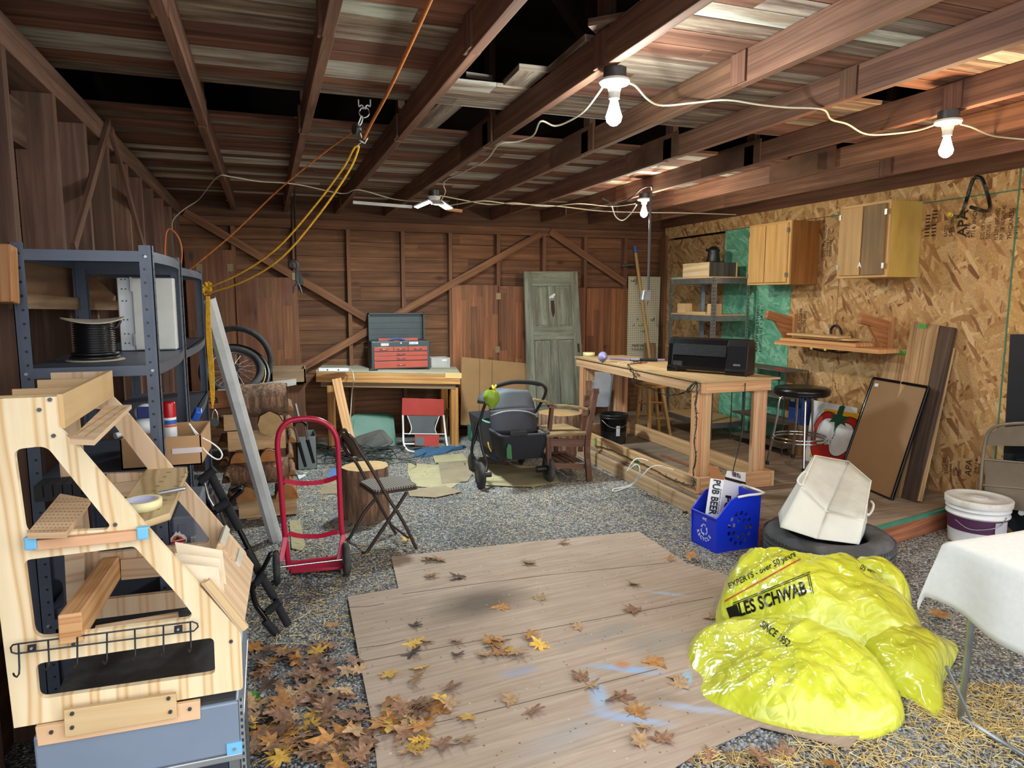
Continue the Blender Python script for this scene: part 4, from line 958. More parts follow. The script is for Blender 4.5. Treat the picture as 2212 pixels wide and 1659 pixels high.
# wooden sign ----------------------------------------------------
a=PY(336,870,4.9); 
sA,sB,sC,sD=PY(330,850,4.9),PY(498,843,4.9),PY(500,880,4.9),PY(332,892,4.9)
sb=MB().slab([sA,sB,sC,sD],(0,.02,0),(1,1,1),0,sB-sA).build('sign_board',wood('cedar_sign',[(.2,'#7f4d28'),(.5,'#a8683a'),(.8,'#bf8150')],1,16,.6,blotch=.12),loc=sA,label='cedar board with burnt lettering behind the steel shelving posts',cat='sign',bevel=.003)
mb=MB()
for tx,px,py,w in (('Fin',392,871,.075),('da',460,862,.065)):
    me=text_mesh(tx,1); c=PY(px,py,4.897); xs=[v.co.x for v in me.vertices]; ys=[v.co.y for v in me.vertices]; s=w/(max(xs)-min(xs))
    mb.mesh(me,frame(c,(sB-sA),(0,0,1))@Matrix.Diagonal((s,s*1.1,1,1))@Matrix.Translation((-(min(xs)+max(xs))/2,-(min(ys)+max(ys))/2,0)))
mb.build('burnt_lettering',M_PRINT,sb)
# board with wheels behind firewood --------------------------------
z9=.985
o=MB().slab([G(470,858,z9),G(640,826,z9),G(640,818,z9),G(470,838,z9)],(0,0,-.02)).build('grey_board',wood('weathered_white',[(.2,'#6f6a60'),(.5,'#96928a'),(.8,'#b2aea4')],1,14,.9),loc=G(520,840,z9),label='weathered grey board lying over the firewood under the wheels',cat='board')
o=MB().slab([G(505,848,z9+.001),G(556,836,z9+.001),G(560,829,z9+.001),G(505,838,z9+.001)],(0,0,.012)).build('purple_folder',simple('purple','#54305a',.5),loc=G(530,840,z9),label='flat purple folder under the bicycle tyres',cat='folder')
def tyre(c,R,r,ax,mb,n=48,m=10):
    ax=V(ax).normalized(); x=ax.orthogonal().normalized(); y=ax.cross(x)
    mb.tube([c+(x*math.cos(2*PI*i/n)+y*math.sin(2*PI*i/n))*R for i in range(n)],r,m,closed=True); return x,y
tyc=PY(513,778,6.35)
o=T('bicycle_tyre','large loose bicycle tyre leaning upright behind the gutter','tyre',tyc-V((0,0,.3)))
mb=MB(); tyre(tyc,.275,.024,(.25,1,.12),mb); mb.build('rubber',M_RUBBER,o)
wc=PY(503,800,5.95)
o=T('bicycle_wheel','spoked bicycle wheel with knobbly tyre tilted on top of the firewood','wheel',wc-V((0,0,.1)))
ax=V((.05,-.75,.7)).normalized(); mb=MB(); x,y=tyre(wc,.21,.03,ax,mb); 
for i in range(60):
    t=2*PI*i/60; p=wc+(x*math.cos(t)+y*math.sin(t))*.236; mb.box(p,(.014,.014,.014))
mb.build('rubber',M_RUBBER,o)
mb=MB(); tyre(wc,.183,.008,ax,mb,48,8); mb.build('rim',M_GALV,o)
mb=MB(); mb.cyl(wc-ax*.035,wc+ax*.035,.014,.014,12); mb.cyl(wc+ax*.02,wc+ax*.03,.045,.045,16); mb.build('hub',M_SCREW,o)
mb=MB()
for i in range(28):
    t=2*PI*i/28; s=1 if i%2 else -1; mb.tube([wc+ax*.03*s+(x*math.cos(t+.5*s)+y*math.sin(t+.5*s))*.014,wc+(x*math.cos(t)+y*math.sin(t))*.18],.0022,4,cap=False)
mb.build('spokes',M_SILVER,o)
wc2=PY(508,805,6.15); o=T('bicycle_wheel','second bicycle rim with a thin gold edge behind the spoked wheel','wheel',wc2)
mb=MB(); tyre(wc2,.26,.02,(.15,-.8,.6),mb); mb.build('rubber',M_BLKPL,o)
mb=MB(); tyre(wc2+V((0,0,.012)),.238,.006,(.15,-.8,.6),mb,48,8); mb.build('rim',simple('gold_rim','#a5844c',.4,.5),o)
# wood crate
o=openbox('wood_crate','open shallow wooden crate below the red-brown wall panels','crate',[V((.02,7.0,.86)),V((.34,7.0,.86)),V((.36,7.4,.86)),V((-.1,7.4,.86))],.14,M_OLDB,.015)
A=PY(570,805,7);B=PY(637,805,7)
MB().bb((-.28,7.05,.0),(.33,7.4,.84),(.5,.45,.4)).build('low_cabinet',M_STUD,loc=(0,7.2,0),label='dark wooden cabinet base under the open crate',cat='cabinet',bevel=.004)
# suspension fork ---------------------------------------------------
fk=T('suspension_fork','black bicycle suspension fork leaning on the grey tub','bicycle fork',G(680,1010))
f=lambda px,py: PY(px,py,6.75)
MB().cyl(f(638,872),f(646,905),.013,.013,12).build('steerer',M_SILVER,fk)
MB().tube([f(633,920),f(637,912),f(648,908),f(658,912),f(663,918)],.022,10,sub=3).build('crown',M_BLKGLOSS,fk)
for a,b,c in (((637,925),(645,955),(660,1008)),((659,922),(664,950),(678,1000))):
    MB().cyl(f(*a),f(*b),.012,.012,12).build('stanchion',M_CHROME,fk); MB().cyl(f(*b),f(*c),.018,.015,12).build('lower_leg',M_BLKGLOSS,fk)
# grey tub
gx0,gx1=PY(642,960,7.0).x,PY(688,960,7.0).x
o=openbox('storage_tub','translucent grey plastic tub beside the left workbench','tub',[V((gx0,7.0,.002)),V((gx1-.02,7.0,.002)),V((gx1-.02,7.35,.002)),V((gx0,7.35,.002))],.33,simple('grey_tub','#6c7476',.45),.004)
MB().bb((gx0-.02,6.98,.325),(gx1+.01,7.37,.345)).build('rim',simple('grey_tub','#6c7476',.45),o) if 0 else None
# string light tangle ----------------------------------------------
M_GCAB=simple('green_wire','#1c2a24',.6)
rt=random.Random(31); mb=MB()
for s_ in range(16):
    c0=G(rt.uniform(675,860),rt.uniform(975,1010),.01); pts=[]; a=rt.uniform(0,6); R=rt.uniform(.08,.28)
    for i in range(9):
        a+=rt.uniform(.5,1.1); R*=rt.uniform(.85,1.15); pts.append(c0+V((math.cos(a)*R*1.3,math.sin(a)*R*.7,.012+abs(rt.gauss(0,.04)))))
    mb.tube(pts,.0045,5,sub=5)
for P in (((670,1000),(680,960),(694,948),(705,958),(700,980)),((800,985),(825,965),(850,975),(858,1000),(845,1005)),((790,1000),(830,975),(848,985)),((700,1000),(712,970),(735,962),(760,985))):
    mb.tube([PY(a,b,7.15) for a,b in P],.0045,5,sub=5)
mb.build('string_lights',M_GCAB,loc=G(760,995),label='tangled heap of dark green string light cable on the gravel',cat='string lights')
# left workbench ------------------------------------------------------
bL,bR=G(700,971),G(998,967)
hl_=.80
bfl=V((.49,7.84,.9)); bfr=V((2.05,7.58,.84))
W0=(bfr-bfl); 
bk=V((.14,.72,.0)); 
M_BTOP=wood('bench_top',[(.2,'#8c8a78'),(.5,'#b0ad98'),(.8,'#cbc7ae')],1,10,.8,blotch=.25)
M_OLDF=wood('amber_fir',[(.2,'#8f6334'),(.45,'#b4834a'),(.62,'#c7975c'),(.85,'#d5aa72')],.9,22,.7,rings=3.5,ringcol='#8f5b2a',knots=.35,blotch=.2)
wbn=T('workbench','old workbench with amber fir apron carrying the red tool box','workbench',(bL+bR)/2)
bT=lambda px,py: PL(px,py,bfl,W0.cross(bk))
tp=[bfl,bfr,bfr+bk,bfl+bk]
MB().slab([p for p in tp],(0,0,-.018),(1,1,1),0,W0).build('bench_top',M_BTOP,wbn,bevel=.002)
dn=V((0,0,-.075))
MB().bar(bfl+dn+V((0,-.0,.0)),bfr+dn,.04,.11,(0,0,1)).build('apron',M_OLDF,wbn,bevel=.004)
MB().bar(bfl+V((.05,.03,-.16)),bfr+V((-.05,.03,-.16)),.03,.05,(0,0,1)).build('rail',M_OLDB,wbn)
MB().bar(bfl.lerp(bfr,.89)+V((0,-.022,-.03)),bfr+V((.01,-.022,-.03)),.01,.06,(0,0,1),(1.15,1.15,.9)).build('patch_board',M_PLYP,wbn)
for k,(t,q_) in enumerate(((.09,0),(.955,0),(.04,1),(.9,1))):
    p=bfl.lerp(bfr,t)+(bk*.9 if q_ else bk*.08); MB().bar((p.x,p.y,0),(p.x,p.y,p.z-.12-(.05 if not q_ else 0)),.085,.09,(0,1,0),(1,.95,.85) if k!=2 else (.55,.5,.45)).build('leg',M_OLDF,wbn,bevel=.004)
MB().bar(V((bfr.x-.05,bfr.y+.05,.3)),V((bfr.x+.02,bfr.y+.6,.3)),.04,.09,(0,0,1),(.75,.7,.65)).build('side_rail',M_OLDF,wbn)
# tool box
tbL,tbR=bT(803,798),bT(930,796); tbR.y=tbL.y-.02; tbR=PL(930,796,tbL,(0.03,1,0)); yb=tbL.y
M_TGRY=simple('dark_green_grey','#3c474b',.4,.2); M_TRED=simple('tool_red','#ab4a38',.38)
tb=T('tool_box','grey tool box with red drawers and raised lid on the left workbench','tool box',((tbL.x+tbR.x)/2,yb+.1,tbL.z))
tx0,tx1=tbL.x,tbR.x; z0=(tbL.z+tbR.z)/2; zt_=PY(865,737,yb).z
MB().bb((tx0,yb,z0),(tx1,yb+.32,zt_)).build('case',M_TGRY,tb,bevel=.008)
def tz(py): return PY(865,py,yb).z
rows=[(749,758,[(808,850),(851,881),(882,923)]),(760,768,[(808,923)]),(769,778,[(808,923)]),(780,794,[(808,923)])]
for (a,b,cs) in rows:
    for (c,d) in cs:
        x0_,x1_=PY(c,770,yb).x,PY(d,770,yb).x
        dr=MB().bb((x0_,yb-.012,tz(b)),(x1_,yb-.001,tz(a))).build('drawer',M_TRED,tb,bevel=.002)
        xm=(x0_+x1_)/2; zm=(tz(a)+tz(b))/2
        MB().tube([(xm-.045,yb-.013,zm),(xm-.045,yb-.026,zm-.002),(xm+.045,yb-.026,zm-.002),(xm+.045,yb-.013,zm)],.004,6).build('handle',M_CHROME,dr)
lx0,lx1=PY(795,700,yb+.3).x,PY(915,700,yb+.3).x; lz0,lz1=zt_+.002,PY(855,676,yb+.3).z
ld=MB().bb((lx0,yb+.33,lz0),(lx1,yb+.345,lz1)).bb((lx0,yb+.26,lz0),(lx0+.012,yb+.345,lz1)).bb((lx1-.012,yb+.26,lz0),(lx1,yb+.345,lz1)).bb((lx0,yb+.26,lz1-.012),(lx1,yb+.345,lz1))
for k in range(4): ld.bb((lx0+.01,yb+.322,lz0+.06+k*.07),(lx1-.01,yb+.331,lz0+.072+k*.07))
ld.build('lid',M_TGRY,tb)
MB().bb((tx0+.1,yb+.1,zt_+.001),(tx1-.12,yb+.11,zt_+.03)).build('inner_tray',M_TRED,tb); MB().tube([(tx0+.2,yb+.09,zt_),(tx0+.3,yb+.08,zt_+.03),(tx0+.42,yb+.09,zt_+.0)],.008,8,sub=4).build('blue_cord',simple('label_blue','#2f5fa8',.4),tb)
MB().bb((tx0+.11,yb-.002,zt_-.05),(tx0+.2,yb-.001,zt_-.02)).build('nameplate',simple('offwhite_enamel','#c9c8c2',.5),tb)
MB().mesh(text_mesh('EK HART',.018),frame(V((PY(886,739,yb).x,yb-.003,tz(743)+.0)),(1,0,0),(0,0,1))).build('tape_lettering',M_BLKPL,MB().bb((PY(884,740,yb).x,yb-.002,tz(744)),(PY(903,740,yb).x,yb-.001,tz(739))).build('tape_label',M_WHITEPL,tb))
MB().cyl((PY(866,741,yb).x,yb-.001,tz(741)),(PY(866,741,yb).x,yb-.006,tz(741)),.01,.01,14).build('lock',M_CHROME,tb)
# power strip
pA,pB=bT(688,803),bT(753,803); o=MB().bar(pA+V((0,.03,.02)),pB+V((0,.03,.02)),.05,.035,(0,0,1)).build('power_strip',M_WHITEPL,loc=pA,label='white power strip on the left end of the old workbench',cat='power strip',bevel=.005)
mb=MB()
for t in (.3,.66): p=(pA+V((0,.004,.02))).lerp(pB+V((0,.004,.02)),t); mb.box(p,(.02,.003,.006)).box(p,(.006,.003,.018))
mb.build('socket',M_BLKPL,o)
MB().tube([pB+V((0,.02,.02)),pB+V((.03,-.01,.02)),bT(763,808)+V((0,-.05,-.05)),PY(760,850,7.7),PY(757,900,7.72),PY(755,930,7.75),PY(760,965,7.7)],.006,8,sub=4).build('cord',M_CABLE,o)
p=bT(806,800); MB().box(p+V((0,-.03,.012)),(.1,.03,.02),Euler((0,0,.1)).to_matrix()).build('remote_control',M_BLKPL,loc=p,label='small black remote lying in front of the red tool box',cat='remote',bevel=.004)
# clear bin
a,b=bT(932,794),bT(972,794); b.y=a.y; M_CLEAR=simple('clear_plastic','#d8d8d4',.12,Alpha=.38); 
o=openbox('clear_bin','clear plastic bin with a white label beside the red tool box','bin',[V((a.x,a.y,a.z-.02)),V((b.x,a.y,a.z-.02)),V((b.x,a.y+.2,a.z-.02)),V((a.x,a.y+.2,a.z-.02))],.135,M_CLEAR,.003)
MB().bb((b.x-.1,a.y-.002,a.z+.075),(b.x-.04,a.y-.001,a.z+.095)).build('label',M_WHITEPL,o)
# leaning 4x4
a=PY(727,845,7.7);b=G(755,990)
MB().bar((b.x+.03,7.2,.02),(a.x,7.68,.80),.1,.09,(0,1,0)).build('leaning_post',M_FIRL,loc=b,label='square fir post leaning under the left workbench',cat='lumber',bevel=.004)
# lids
M_TEAL=simple('teal_plastic','#2f6a55',.45); M_GLID=simple('grey_lid','#555553',.5,dirt='#6a675f')
def lid(name,label,P,m,y,tilt=(0,.05,0)):
    pts=[PY(a,b,yy) for a,b,yy in P]; rr=quadround(pts,.2); n=(pts[1]-pts[0]).cross(pts[3]-pts[0]).normalized()
    o=T(name,label,'lid',pts[0]); MB().slab(rr,n*.02).build('panel',m,o,bevel=.004,merge=True)
    c=sum(pts,V())/4; MB().slab([c+(q-c)*.85 for q in rr],n*-.012).build('raised_centre',m,o); return o
lid('bin_lid','teal plastic bin lid standing against the wall under the workbench',((758,893,8.1),(850,893,8.1),(857,968,7.85),(752,965,7.85)),M_TEAL,0)
lid('bin_lid','grey plastic bin lid leaning in front of the teal lid',((762,945,7.9),(826,925,7.8),(852,955,7.6),(770,985,7.5)),M_GLID,0)
# beach chair -------------------------------------------------------
bc=T('beach_chair','low red and grey beach chair with white tube frame under the workbench','chair',G(920,975))
b_=lambda px,py,y=7.55: PY(px,py,y)
M_RFAB=simple('red_fabric','#a33a32',.85); M_GMESH=simple('grey_mesh','#5c5f62',.85)
MB().slab([b_(869,860),b_(959,863),b_(959,899),b_(868,897)],(0,.02,0)).build('headrest',M_RFAB,bc,bevel=.004)
MB().slab(smooth([b_(881,898),b_(887,912),b_(889,925),b_(886,938),b_(942,939),b_(938,925),b_(940,912),b_(948,899)],1),(0,.01,0)).build('back_mesh',M_GMESH,bc)
MB().slab([b_(896,939,7.5),b_(949,939,7.5),b_(948,964,7.45),b_(896,963,7.45)],(0,.01,0)).build('seat_fabric',M_RFAB,bc)
MB().slab([b_(897,944,7.49),b_(916,944,7.49),b_(916,963,7.445),b_(897,962,7.445)],(0,-.003,0)).build('grey_patch',M_GMESH,bc)
for P in (((870,897,7.55),(871,930,7.53),(872,958,7.45),(880,972,7.4),(893,976,7.35),(898,975,7.35)),((958,897,7.55),(961,925,7.53),(964,950,7.45),(966,965,7.4),(962,972,7.35))):
    MB().tube([PY(a,b,c) for a,b,c in P],.011,10,sub=4).build('frame_tube',M_WHITEPL,bc)
for P in (((880,898),(889,925),(883,939)),((949,899),(940,925),(944,939))): MB().tube([b_(a,b,7.54) for a,b in P],.006,8,sub=4).build('piping',M_WHITEPL,bc)
MB().tube([b_(872,959,7.5),b_(896,959,7.5)],.01,8).tube([b_(872,937,7.5),b_(964,938,7.5)],.006,8).build('crossbar',M_WHITEPL,bc)
# blue jacket on the ground
rj=random.Random(9); P=[]
jc=[(895,985),(930,978),(965,970),(1005,968)]; 
for i in range(15):
    t=i/14; c=G(897+t*106,984-t*14,.0); w=.13*(math.sin(PI*min(1,t*1.15+.12)))**.5+.02; row=[]
    for j in range(12):
        a=PI*j/11; row.append(c+V((math.cos(a)*.03+rj.uniform(-.006,.006),math.cos(a)*w,.004+math.sin(a)*(.06+.02*math.sin(t*14+j))*(1-.4*t)+rj.uniform(-.004,.004))))
    P.append(row)
MB().grid(P).build('blue_jacket',simple('denim_blue','#2f5373',.85,bump=.2),loc=G(950,978),label='crumpled blue jacket on the gravel in front of the beach chair',cat='jacket',sub=1)
# cardboard big sheet + teal tub
o=MB().slab([PY(997,771,8.1),PY(1147,786,8.1),PY(1145,925,7.95),PY(995,918,7.95)],(0,.01,0),(1,1,1),0,(0,0,1)).build('cardboard_sheet',M_CARDD,loc=PY(1070,920,8),label='large flat cardboard sheet leaning between workbench and old door',cat='cardboard')
MB().bar(PY(1036,776,8.085),PY(1035,918,7.935),.006,.002,(1,0,0),(.8,.8,.8)).bar(PY(1063,779,8.085),PY(1062,920,7.935),.006,.002,(1,0,0)).build('fold_line',simple('crease','#7f6240',.9),o)
a,b=PY(1010,915,7.9),PY(1045,915,7.9)
openbox('teal_tub','pale teal plastic tub half hidden behind the stroller','tub',[V((a.x,7.75,.002)),V((b.x,7.75,.002)),V((b.x+.02,7.9,.002)),V((a.x,7.9,.002))],.19,simple('pale_teal','#5f9f8f',.5),.005)
# fishing rods
for k,(P,lab) in enumerate((((((641,640,8.1),(646,740,8.0),(652,840,7.9),(655,965,7.8))),'orange-brown fishing rod standing against the back wall'),((((650,750,8.1),(654,840,8.0),(662,905,7.9),(668,960,7.85))),'shorter thin fishing rod to the right of the other rod'))):
    MB().tube([PY(*p) for p in P],[.002,.003,.004,.006],6).build('fishing_rod',simple('rod_brown','#8a5a2a',.4),loc=PY(*P[-1]),label=lab,cat='fishing rod')
# hanging bungee bundle
hb=T('hanging_cable_bundle','black cable bundle hanging from the rafters in front of the back wall','cable',PY(640,560,7.6))
MB().tube([PY(629,405,6.9),PY(630,470,7.3),PY(630,560,7.6)],.008,8).build('cord',M_BLKCAB,hb); MB().tube([PY(636,405,6.9),PY(637,480,7.3),PY(639,562,7.6)],.009,8).build('cord',M_BLKCAB,hb)
mb=MB(); rb=random.Random(6)
for k in range(7):
    x=rb.uniform(-3,3); mb.tube([PY(633+x,562,7.6),PY(628+x,575,7.6),PY(640+x*.5,582,7.6),PY(650+x,600,7.6),PY(652+x,612,7.6),PY(645+x,614,7.6),PY(642+x,595,7.6),PY(644+x,570,7.6)],.008,6,closed=True,sub=4)
mb.build('coils',M_BLKCAB,hb)
for P in (((642,612),(635,620),(634,634)),((645,614),(649,622),(652,634))): MB().tube([PY(a,b,7.6) for a,b in P],.01,8).build('plug',M_SCREW,hb)
# old door ------------------------------------------------------------
M_ODOOR=wood('green_grey_paint',[(.2,'#5a5a4c'),(.42,'#7c7e70'),(.62,'#8f9182'),(.85,'#a5a698')],1.0,14,.85,blotch=.3,weather='#66604f')
od=T('old_panel_door','weathered green-grey four-panel door leaning against the back wall','door',(3.4,8.1,0))
D=lambda px,py: PL(px,py,V((3.0,8.18,2.0)),V((0,1,-.12)))
dtl,dtr,dbl,dbr=D(1130,587),D(1245,587),D(1140,903),D(1262,897)
def DP(u,v): return (dtl*(1-u)+dtr*u)*(1-v)+(dbl*(1-u)+dbr*u)*v
nd=(dtr-dtl).cross(dbl-dtl).normalized(); nd=nd if nd.y<0 else -nd
def dpan(u0,u1,v0,v1,off,th,name,par=None,tint=(1,1,1)):
    vert=(v1-v0)*3>(u1-u0); return MB().slab([DP(u0,v0)+nd*off,DP(u1,v0)+nd*off,DP(u1,v1)+nd*off,DP(u0,v1)+nd*off],nd*th,tint,0,(dbl-dtl) if vert else (dtr-dtl)).build(name,M_ODOOR,par or od,bevel=.004)
for (u0,u1) in ((0,.14),(.86,1)): dpan(u0,u1,0,1,0,.035,'stile')
for (v0,v1) in ((0,.1),(.38,.47),(.93,1)): dpan(.14,.86,v0,v1,0,.033,'rail')
dpan(.43,.57,.1,.93,0,.031,'mullion')
for (u0,u1) in ((.14,.43),(.57,.86)):
    for (v0,v1) in ((.1,.38),(.47,.93)):
        p_=dpan(u0,u1,v0,v1,.005,.01,'panel'); dpan(u0+.03,u1-.03,v0+.012,v1-.012,.015,.008,'raised_field',p_)
mb=MB(); c=DP(.5,.17)+nd*.035; rr2=random.Random(2)
for i in range(7): mb.ball(c+V((rr2.uniform(-.03,.03),0,rr2.uniform(-.02,.02))),(.02,.008,.015),8,6)
mb.build('paint_blob',M_WHITE,od); MB().slab([DP(.47,.2)+nd*.032,DP(.53,.2)+nd*.032,DP(.54,.28)+nd*.032,DP(.5,.32)+nd*.032,DP(.47,.27)+nd*.032],nd*.001).build('bare_patch',simple('rust_brown','#3f2a20',.9),od)
MB().slab([DP(.92,.5)+nd*.036,DP(.96,.5)+nd*.036,DP(.96,.56)+nd*.036,DP(.92,.56)+nd*.036],nd*.002).build('lock_plate',simple('rust_brown','#3f2a20',.9),od)
# stroller -----------------------------------------------------------
st=T('stroller_wagon','black and grey two-seat stroller wagon with green bag on its handle','stroller',(2.05,6.0,0))
M_SFAB=simple('charcoal_fabric','#3a3a42',.8,bump=.15); M_SFAB2=simple('slate_fabric','#565b62',.75); M_SBLK=simple('stroller_black','#17181b',.45)
s=lambda px,py,y: PY(px,py,y)
def swheel(px,py,y,r,w=.045):
    c=PY(px,py,y); c.z=r
    wv=MB().lathe(c+V((-w/2,0,0)),[(r*.55,.0),(r*.85,0),(r,w*.25),(r,w*.75),(r*.85,w),(r*.55,w)],32,(1,0,0)).build('wheel',M_RUBBER,st)
    MB().lathe(c+V((-w/2,0,0)),[(.01,-.004),(r*.5,.0),(r*.56,.004),(r*.56,w-.004),(r*.5,w),(.01,w+.004)],24,(1,0,0)).build('hub',M_SBLK,wv); return c
w1=swheel(1038,1030,5.78,.12); w2=swheel(1185,1018,5.8,.125); w3=swheel(1020,1005,6.4,.09); w4=swheel(1125,1008,6.55,.085)
MB().cyl(w1+V((.02,0,0)),w1+V((.1,0,0)),.022,.022,12).cyl(w2-V((.12,0,0)),w2,.03,.03,12).build('axle_stub',M_SBLK,st)
# basket body (tapered tub)
def tub(P0,P1,m,name,th=0):
    mb=MB(); n=len(P0); mb.grid([P0,P1],closev=True,sm=False); mb.face(list(reversed(P0))); return mb.build(name,m,st)
x0,x1=s(1078,940,5.85).x,s(1178,940,5.85).x
rect=lambda x0,x1,y0,y1,z: quadround([V((x0,y0,z)),V((x1,y0,z)),V((x1,y1,z)),V((x0,y1,z))],.12)
zt0=s(1120,938,5.8).z; zb0=s(1120,996,5.8).z
MB().grid([rect(x0+.04,x1-.03,5.85,6.1,zb0),rect(x0+.01,x1-.01,5.78,6.1,(zb0+zt0)/2),rect(x0-.01,x1+.0,5.74,6.12,zt0)],closev=True).face(rect(x0+.04,x1-.03,5.85,6.1,zb0)).build('rear_basket',simple('basket_mesh','#24262e',.8),st)
MB().tube(rect(x0-.01,x1+.0,5.74,6.12,zt0),.013,8,closed=True).build('basket_rim',M_SFAB,st)
bx0,bx1=s(1046,935,6.2).x,s(1150,935,6.2).x
MB().grid([rect(bx0+.03,bx1+.02,6.1,6.75,zb0+.05),rect(bx0,bx1+.04,6.1,6.8,zt0+.06)],closev=True).face(rect(bx0+.03,bx1+.02,6.1,6.75,zb0+.05)).build('seat_tub',M_SFAB,st)
MB().bb((bx0+.03,6.12,zt0-.02),(bx1,6.6,zt0+.02)).build('seat_pad',simple('mint_pad','#5f9c8c',.8),st)
ub=(s(1057,1005,6.3).x,s(1125,1005,6.3).x); MB().bb((ub[0],6.15,zb0-.07),(ub[1],6.6,zb0+.04)).build('under_basket',simple('navy_print','#1f3357',.7),st,bevel=.02)
# canopy
cxl,cxr=s(1062,900,6.05).x,s(1158,900,6.05).x; zc0=s(1110,932,6.05).z; zc1=s(1110,842,6.05).z
P=[]
for i in range(13):
    t=i/12; a=PI*.5*t; row=[]
    for j in range(17):
        b=PI*j/16; xr=(cxr-cxl)/2; 
        row.append(V(((cxl+cxr)/2-math.cos(b)*xr*(1-.06*t), 5.98+.02*math.sin(a*2)+(.42)*(1-math.cos(a)), zc0+(zc1-zc0)*(math.sin(b)**.35)*min(1,math.sin(a)*1.0+.0)) if i else V(((cxl+cxr)/2-math.cos(b)*xr,5.99,zc0))))
    P.append(row)
n=17
# front (camera side) face of the canopy: arched panel in two tones
def arch(k): return [V(((cxl+cxr)/2-math.cos(PI*j/16)*(cxr-cxl)/2*(1 if k<.6 else 1-.1*(k-.6)/.4), 5.97+.10*k, zc0+(zc1-zc0)*k*(math.sin(PI*j/16)**.22 if 0<j<16 else 0))) for j in range(17)]
def body(k0,k1,m,nm,dy=0):
    rows=[]
    for q_ in range(7):
        k=k0+(k1-k0)*q_/6; w=(cxr-cxl)/2*(1-.28*max(0,(k-.55)/.45)**2.5); 
        rows.append([V(((cxl+cxr)/2+w*math.sin(PI/2*(j/8-1)),5.94+dy+.10*k+.12*(abs(j/8-1))**3,zc0+(zc1-zc0)*k-(.03*abs(j/8-1)**2 if k>.5 else 0))) for j in range(17)])
    return MB().grid(rows).build(nm,m,st,solid=.008)
body(0,.58,M_SFAB,'canopy'); body(.56,1,M_SFAB2,'canopy_hood',.006)
rows=[]
for q_ in range(6):
    t=q_/5; w=(cxr-cxl)/2*(.72+.22*t); rows.append([V(((cxl+cxr)/2+w*math.sin(PI/2*(j/8-1)),6.05+.5*t,zc1-.05*t-.14*abs(j/8-1)**2.5)) for j in range(17)])
MB().grid(rows).build('canopy_roof',M_SFAB2,st,solid=.008)
MB().tube([s(1060,898,5.93),s(1085,890,5.92),s(1112,887,5.91),s(1140,890,5.92),s(1158,897,5.93)],.006,8,sub=3).build('piping',simple('grey_piping','#9b9b98',.6),st)
MB().tube([s(1022,960,6.0),s(1030,935,6.0),s(1042,890,5.98),s(1052,862,5.95),s(1056,846,5.9),s(1063,838,5.85),s(1085,830,5.8),s(1110,825,5.8),s(1145,826,5.8),s(1168,830,5.85),s(1178,838,5.85),s(1178,850,5.9),s(1170,868,5.95),s(1157,890,6.0)],.014,12,sub=3).build('push_handle',M_SBLK,st)
MB().tube([s(1066,836,5.84),s(1085,830,5.795),s(1110,825,5.795),s(1145,826,5.795),s(1165,830,5.84)],.02,12,sub=3).build('handle_grip',M_BLKFOAM,st)
for P in (((1030,910,6.0),(1022,950,6.0),(1020,985,6.05),(1036,1010,5.9),(1040,1022,5.8)),((1034,920,5.98),(1042,970,5.9),(1052,1000,5.85),(1050,1018,5.8)),((1165,935,5.95),(1170,970,5.9),(1178,1000,5.82),(1183,1015,5.8)),((1018,965,6.2),(1020,990,6.4))):
    MB().tube([s(*p) for p in P],.014,10,sub=3).build('frame_leg',M_SBLK,st)
MB().box(s(1120,936,5.73),(.17,.03,.05)).build('latch_bar',M_SBLK,st,bevel=.008)
MB().box(s(1064,955,5.9),(.06,.02,.12)).build('side_pocket',simple('grey_piping','#9b9b98',.6),st,bevel=.01) if 0 else None
MB().tube([s(1054,955,5.8),s(1056,965,5.78),s(1061,975,5.78)],.006,6,sub=3).tube([s(1064,833,5.83),s(1066,840,5.8)],.012,6).build('yellow_strap',simple('strap_yellow','#d8a91f',.6),st)
MB().slab([s(1094,970,5.745),s(1098,958,5.745),s(1104,962,5.745),s(1106,992,5.76),s(1095,990,5.76)],(0,-.004,0)).build('snack_bag',simple('snack_green','#3f7a4c',.5),st)
gb_=T('green_bag','bright green plastic bag tied to the stroller handle','bag',s(1060,870,5.8)); rg=random.Random(3); P=[]
cg=s(1060,862,5.78)
for i in range(9):
    t=i/8; r=.075*math.sin(PI*(.12+.8*t))*(1.1-.3*t); P.append([cg+V((math.cos(2*PI*j/14)*r*(1+rg.uniform(-.18,.18))+.015*t,math.sin(2*PI*j/14)*r*.6,.085-.17*t+rg.uniform(-.006,.006))) for j in range(14)])
MB().grid(P,closev=True).build('bag_body',simple('lime_film','#7f9a24',.3),gb_)
MB().tube([cg+V((.03,-.01,.08)),cg+V((.035,-.02,.11)),cg+V((.05,.0,.12))],.01,6).build('tie',simple('strap_yellow','#d8a91f',.6),gb_)
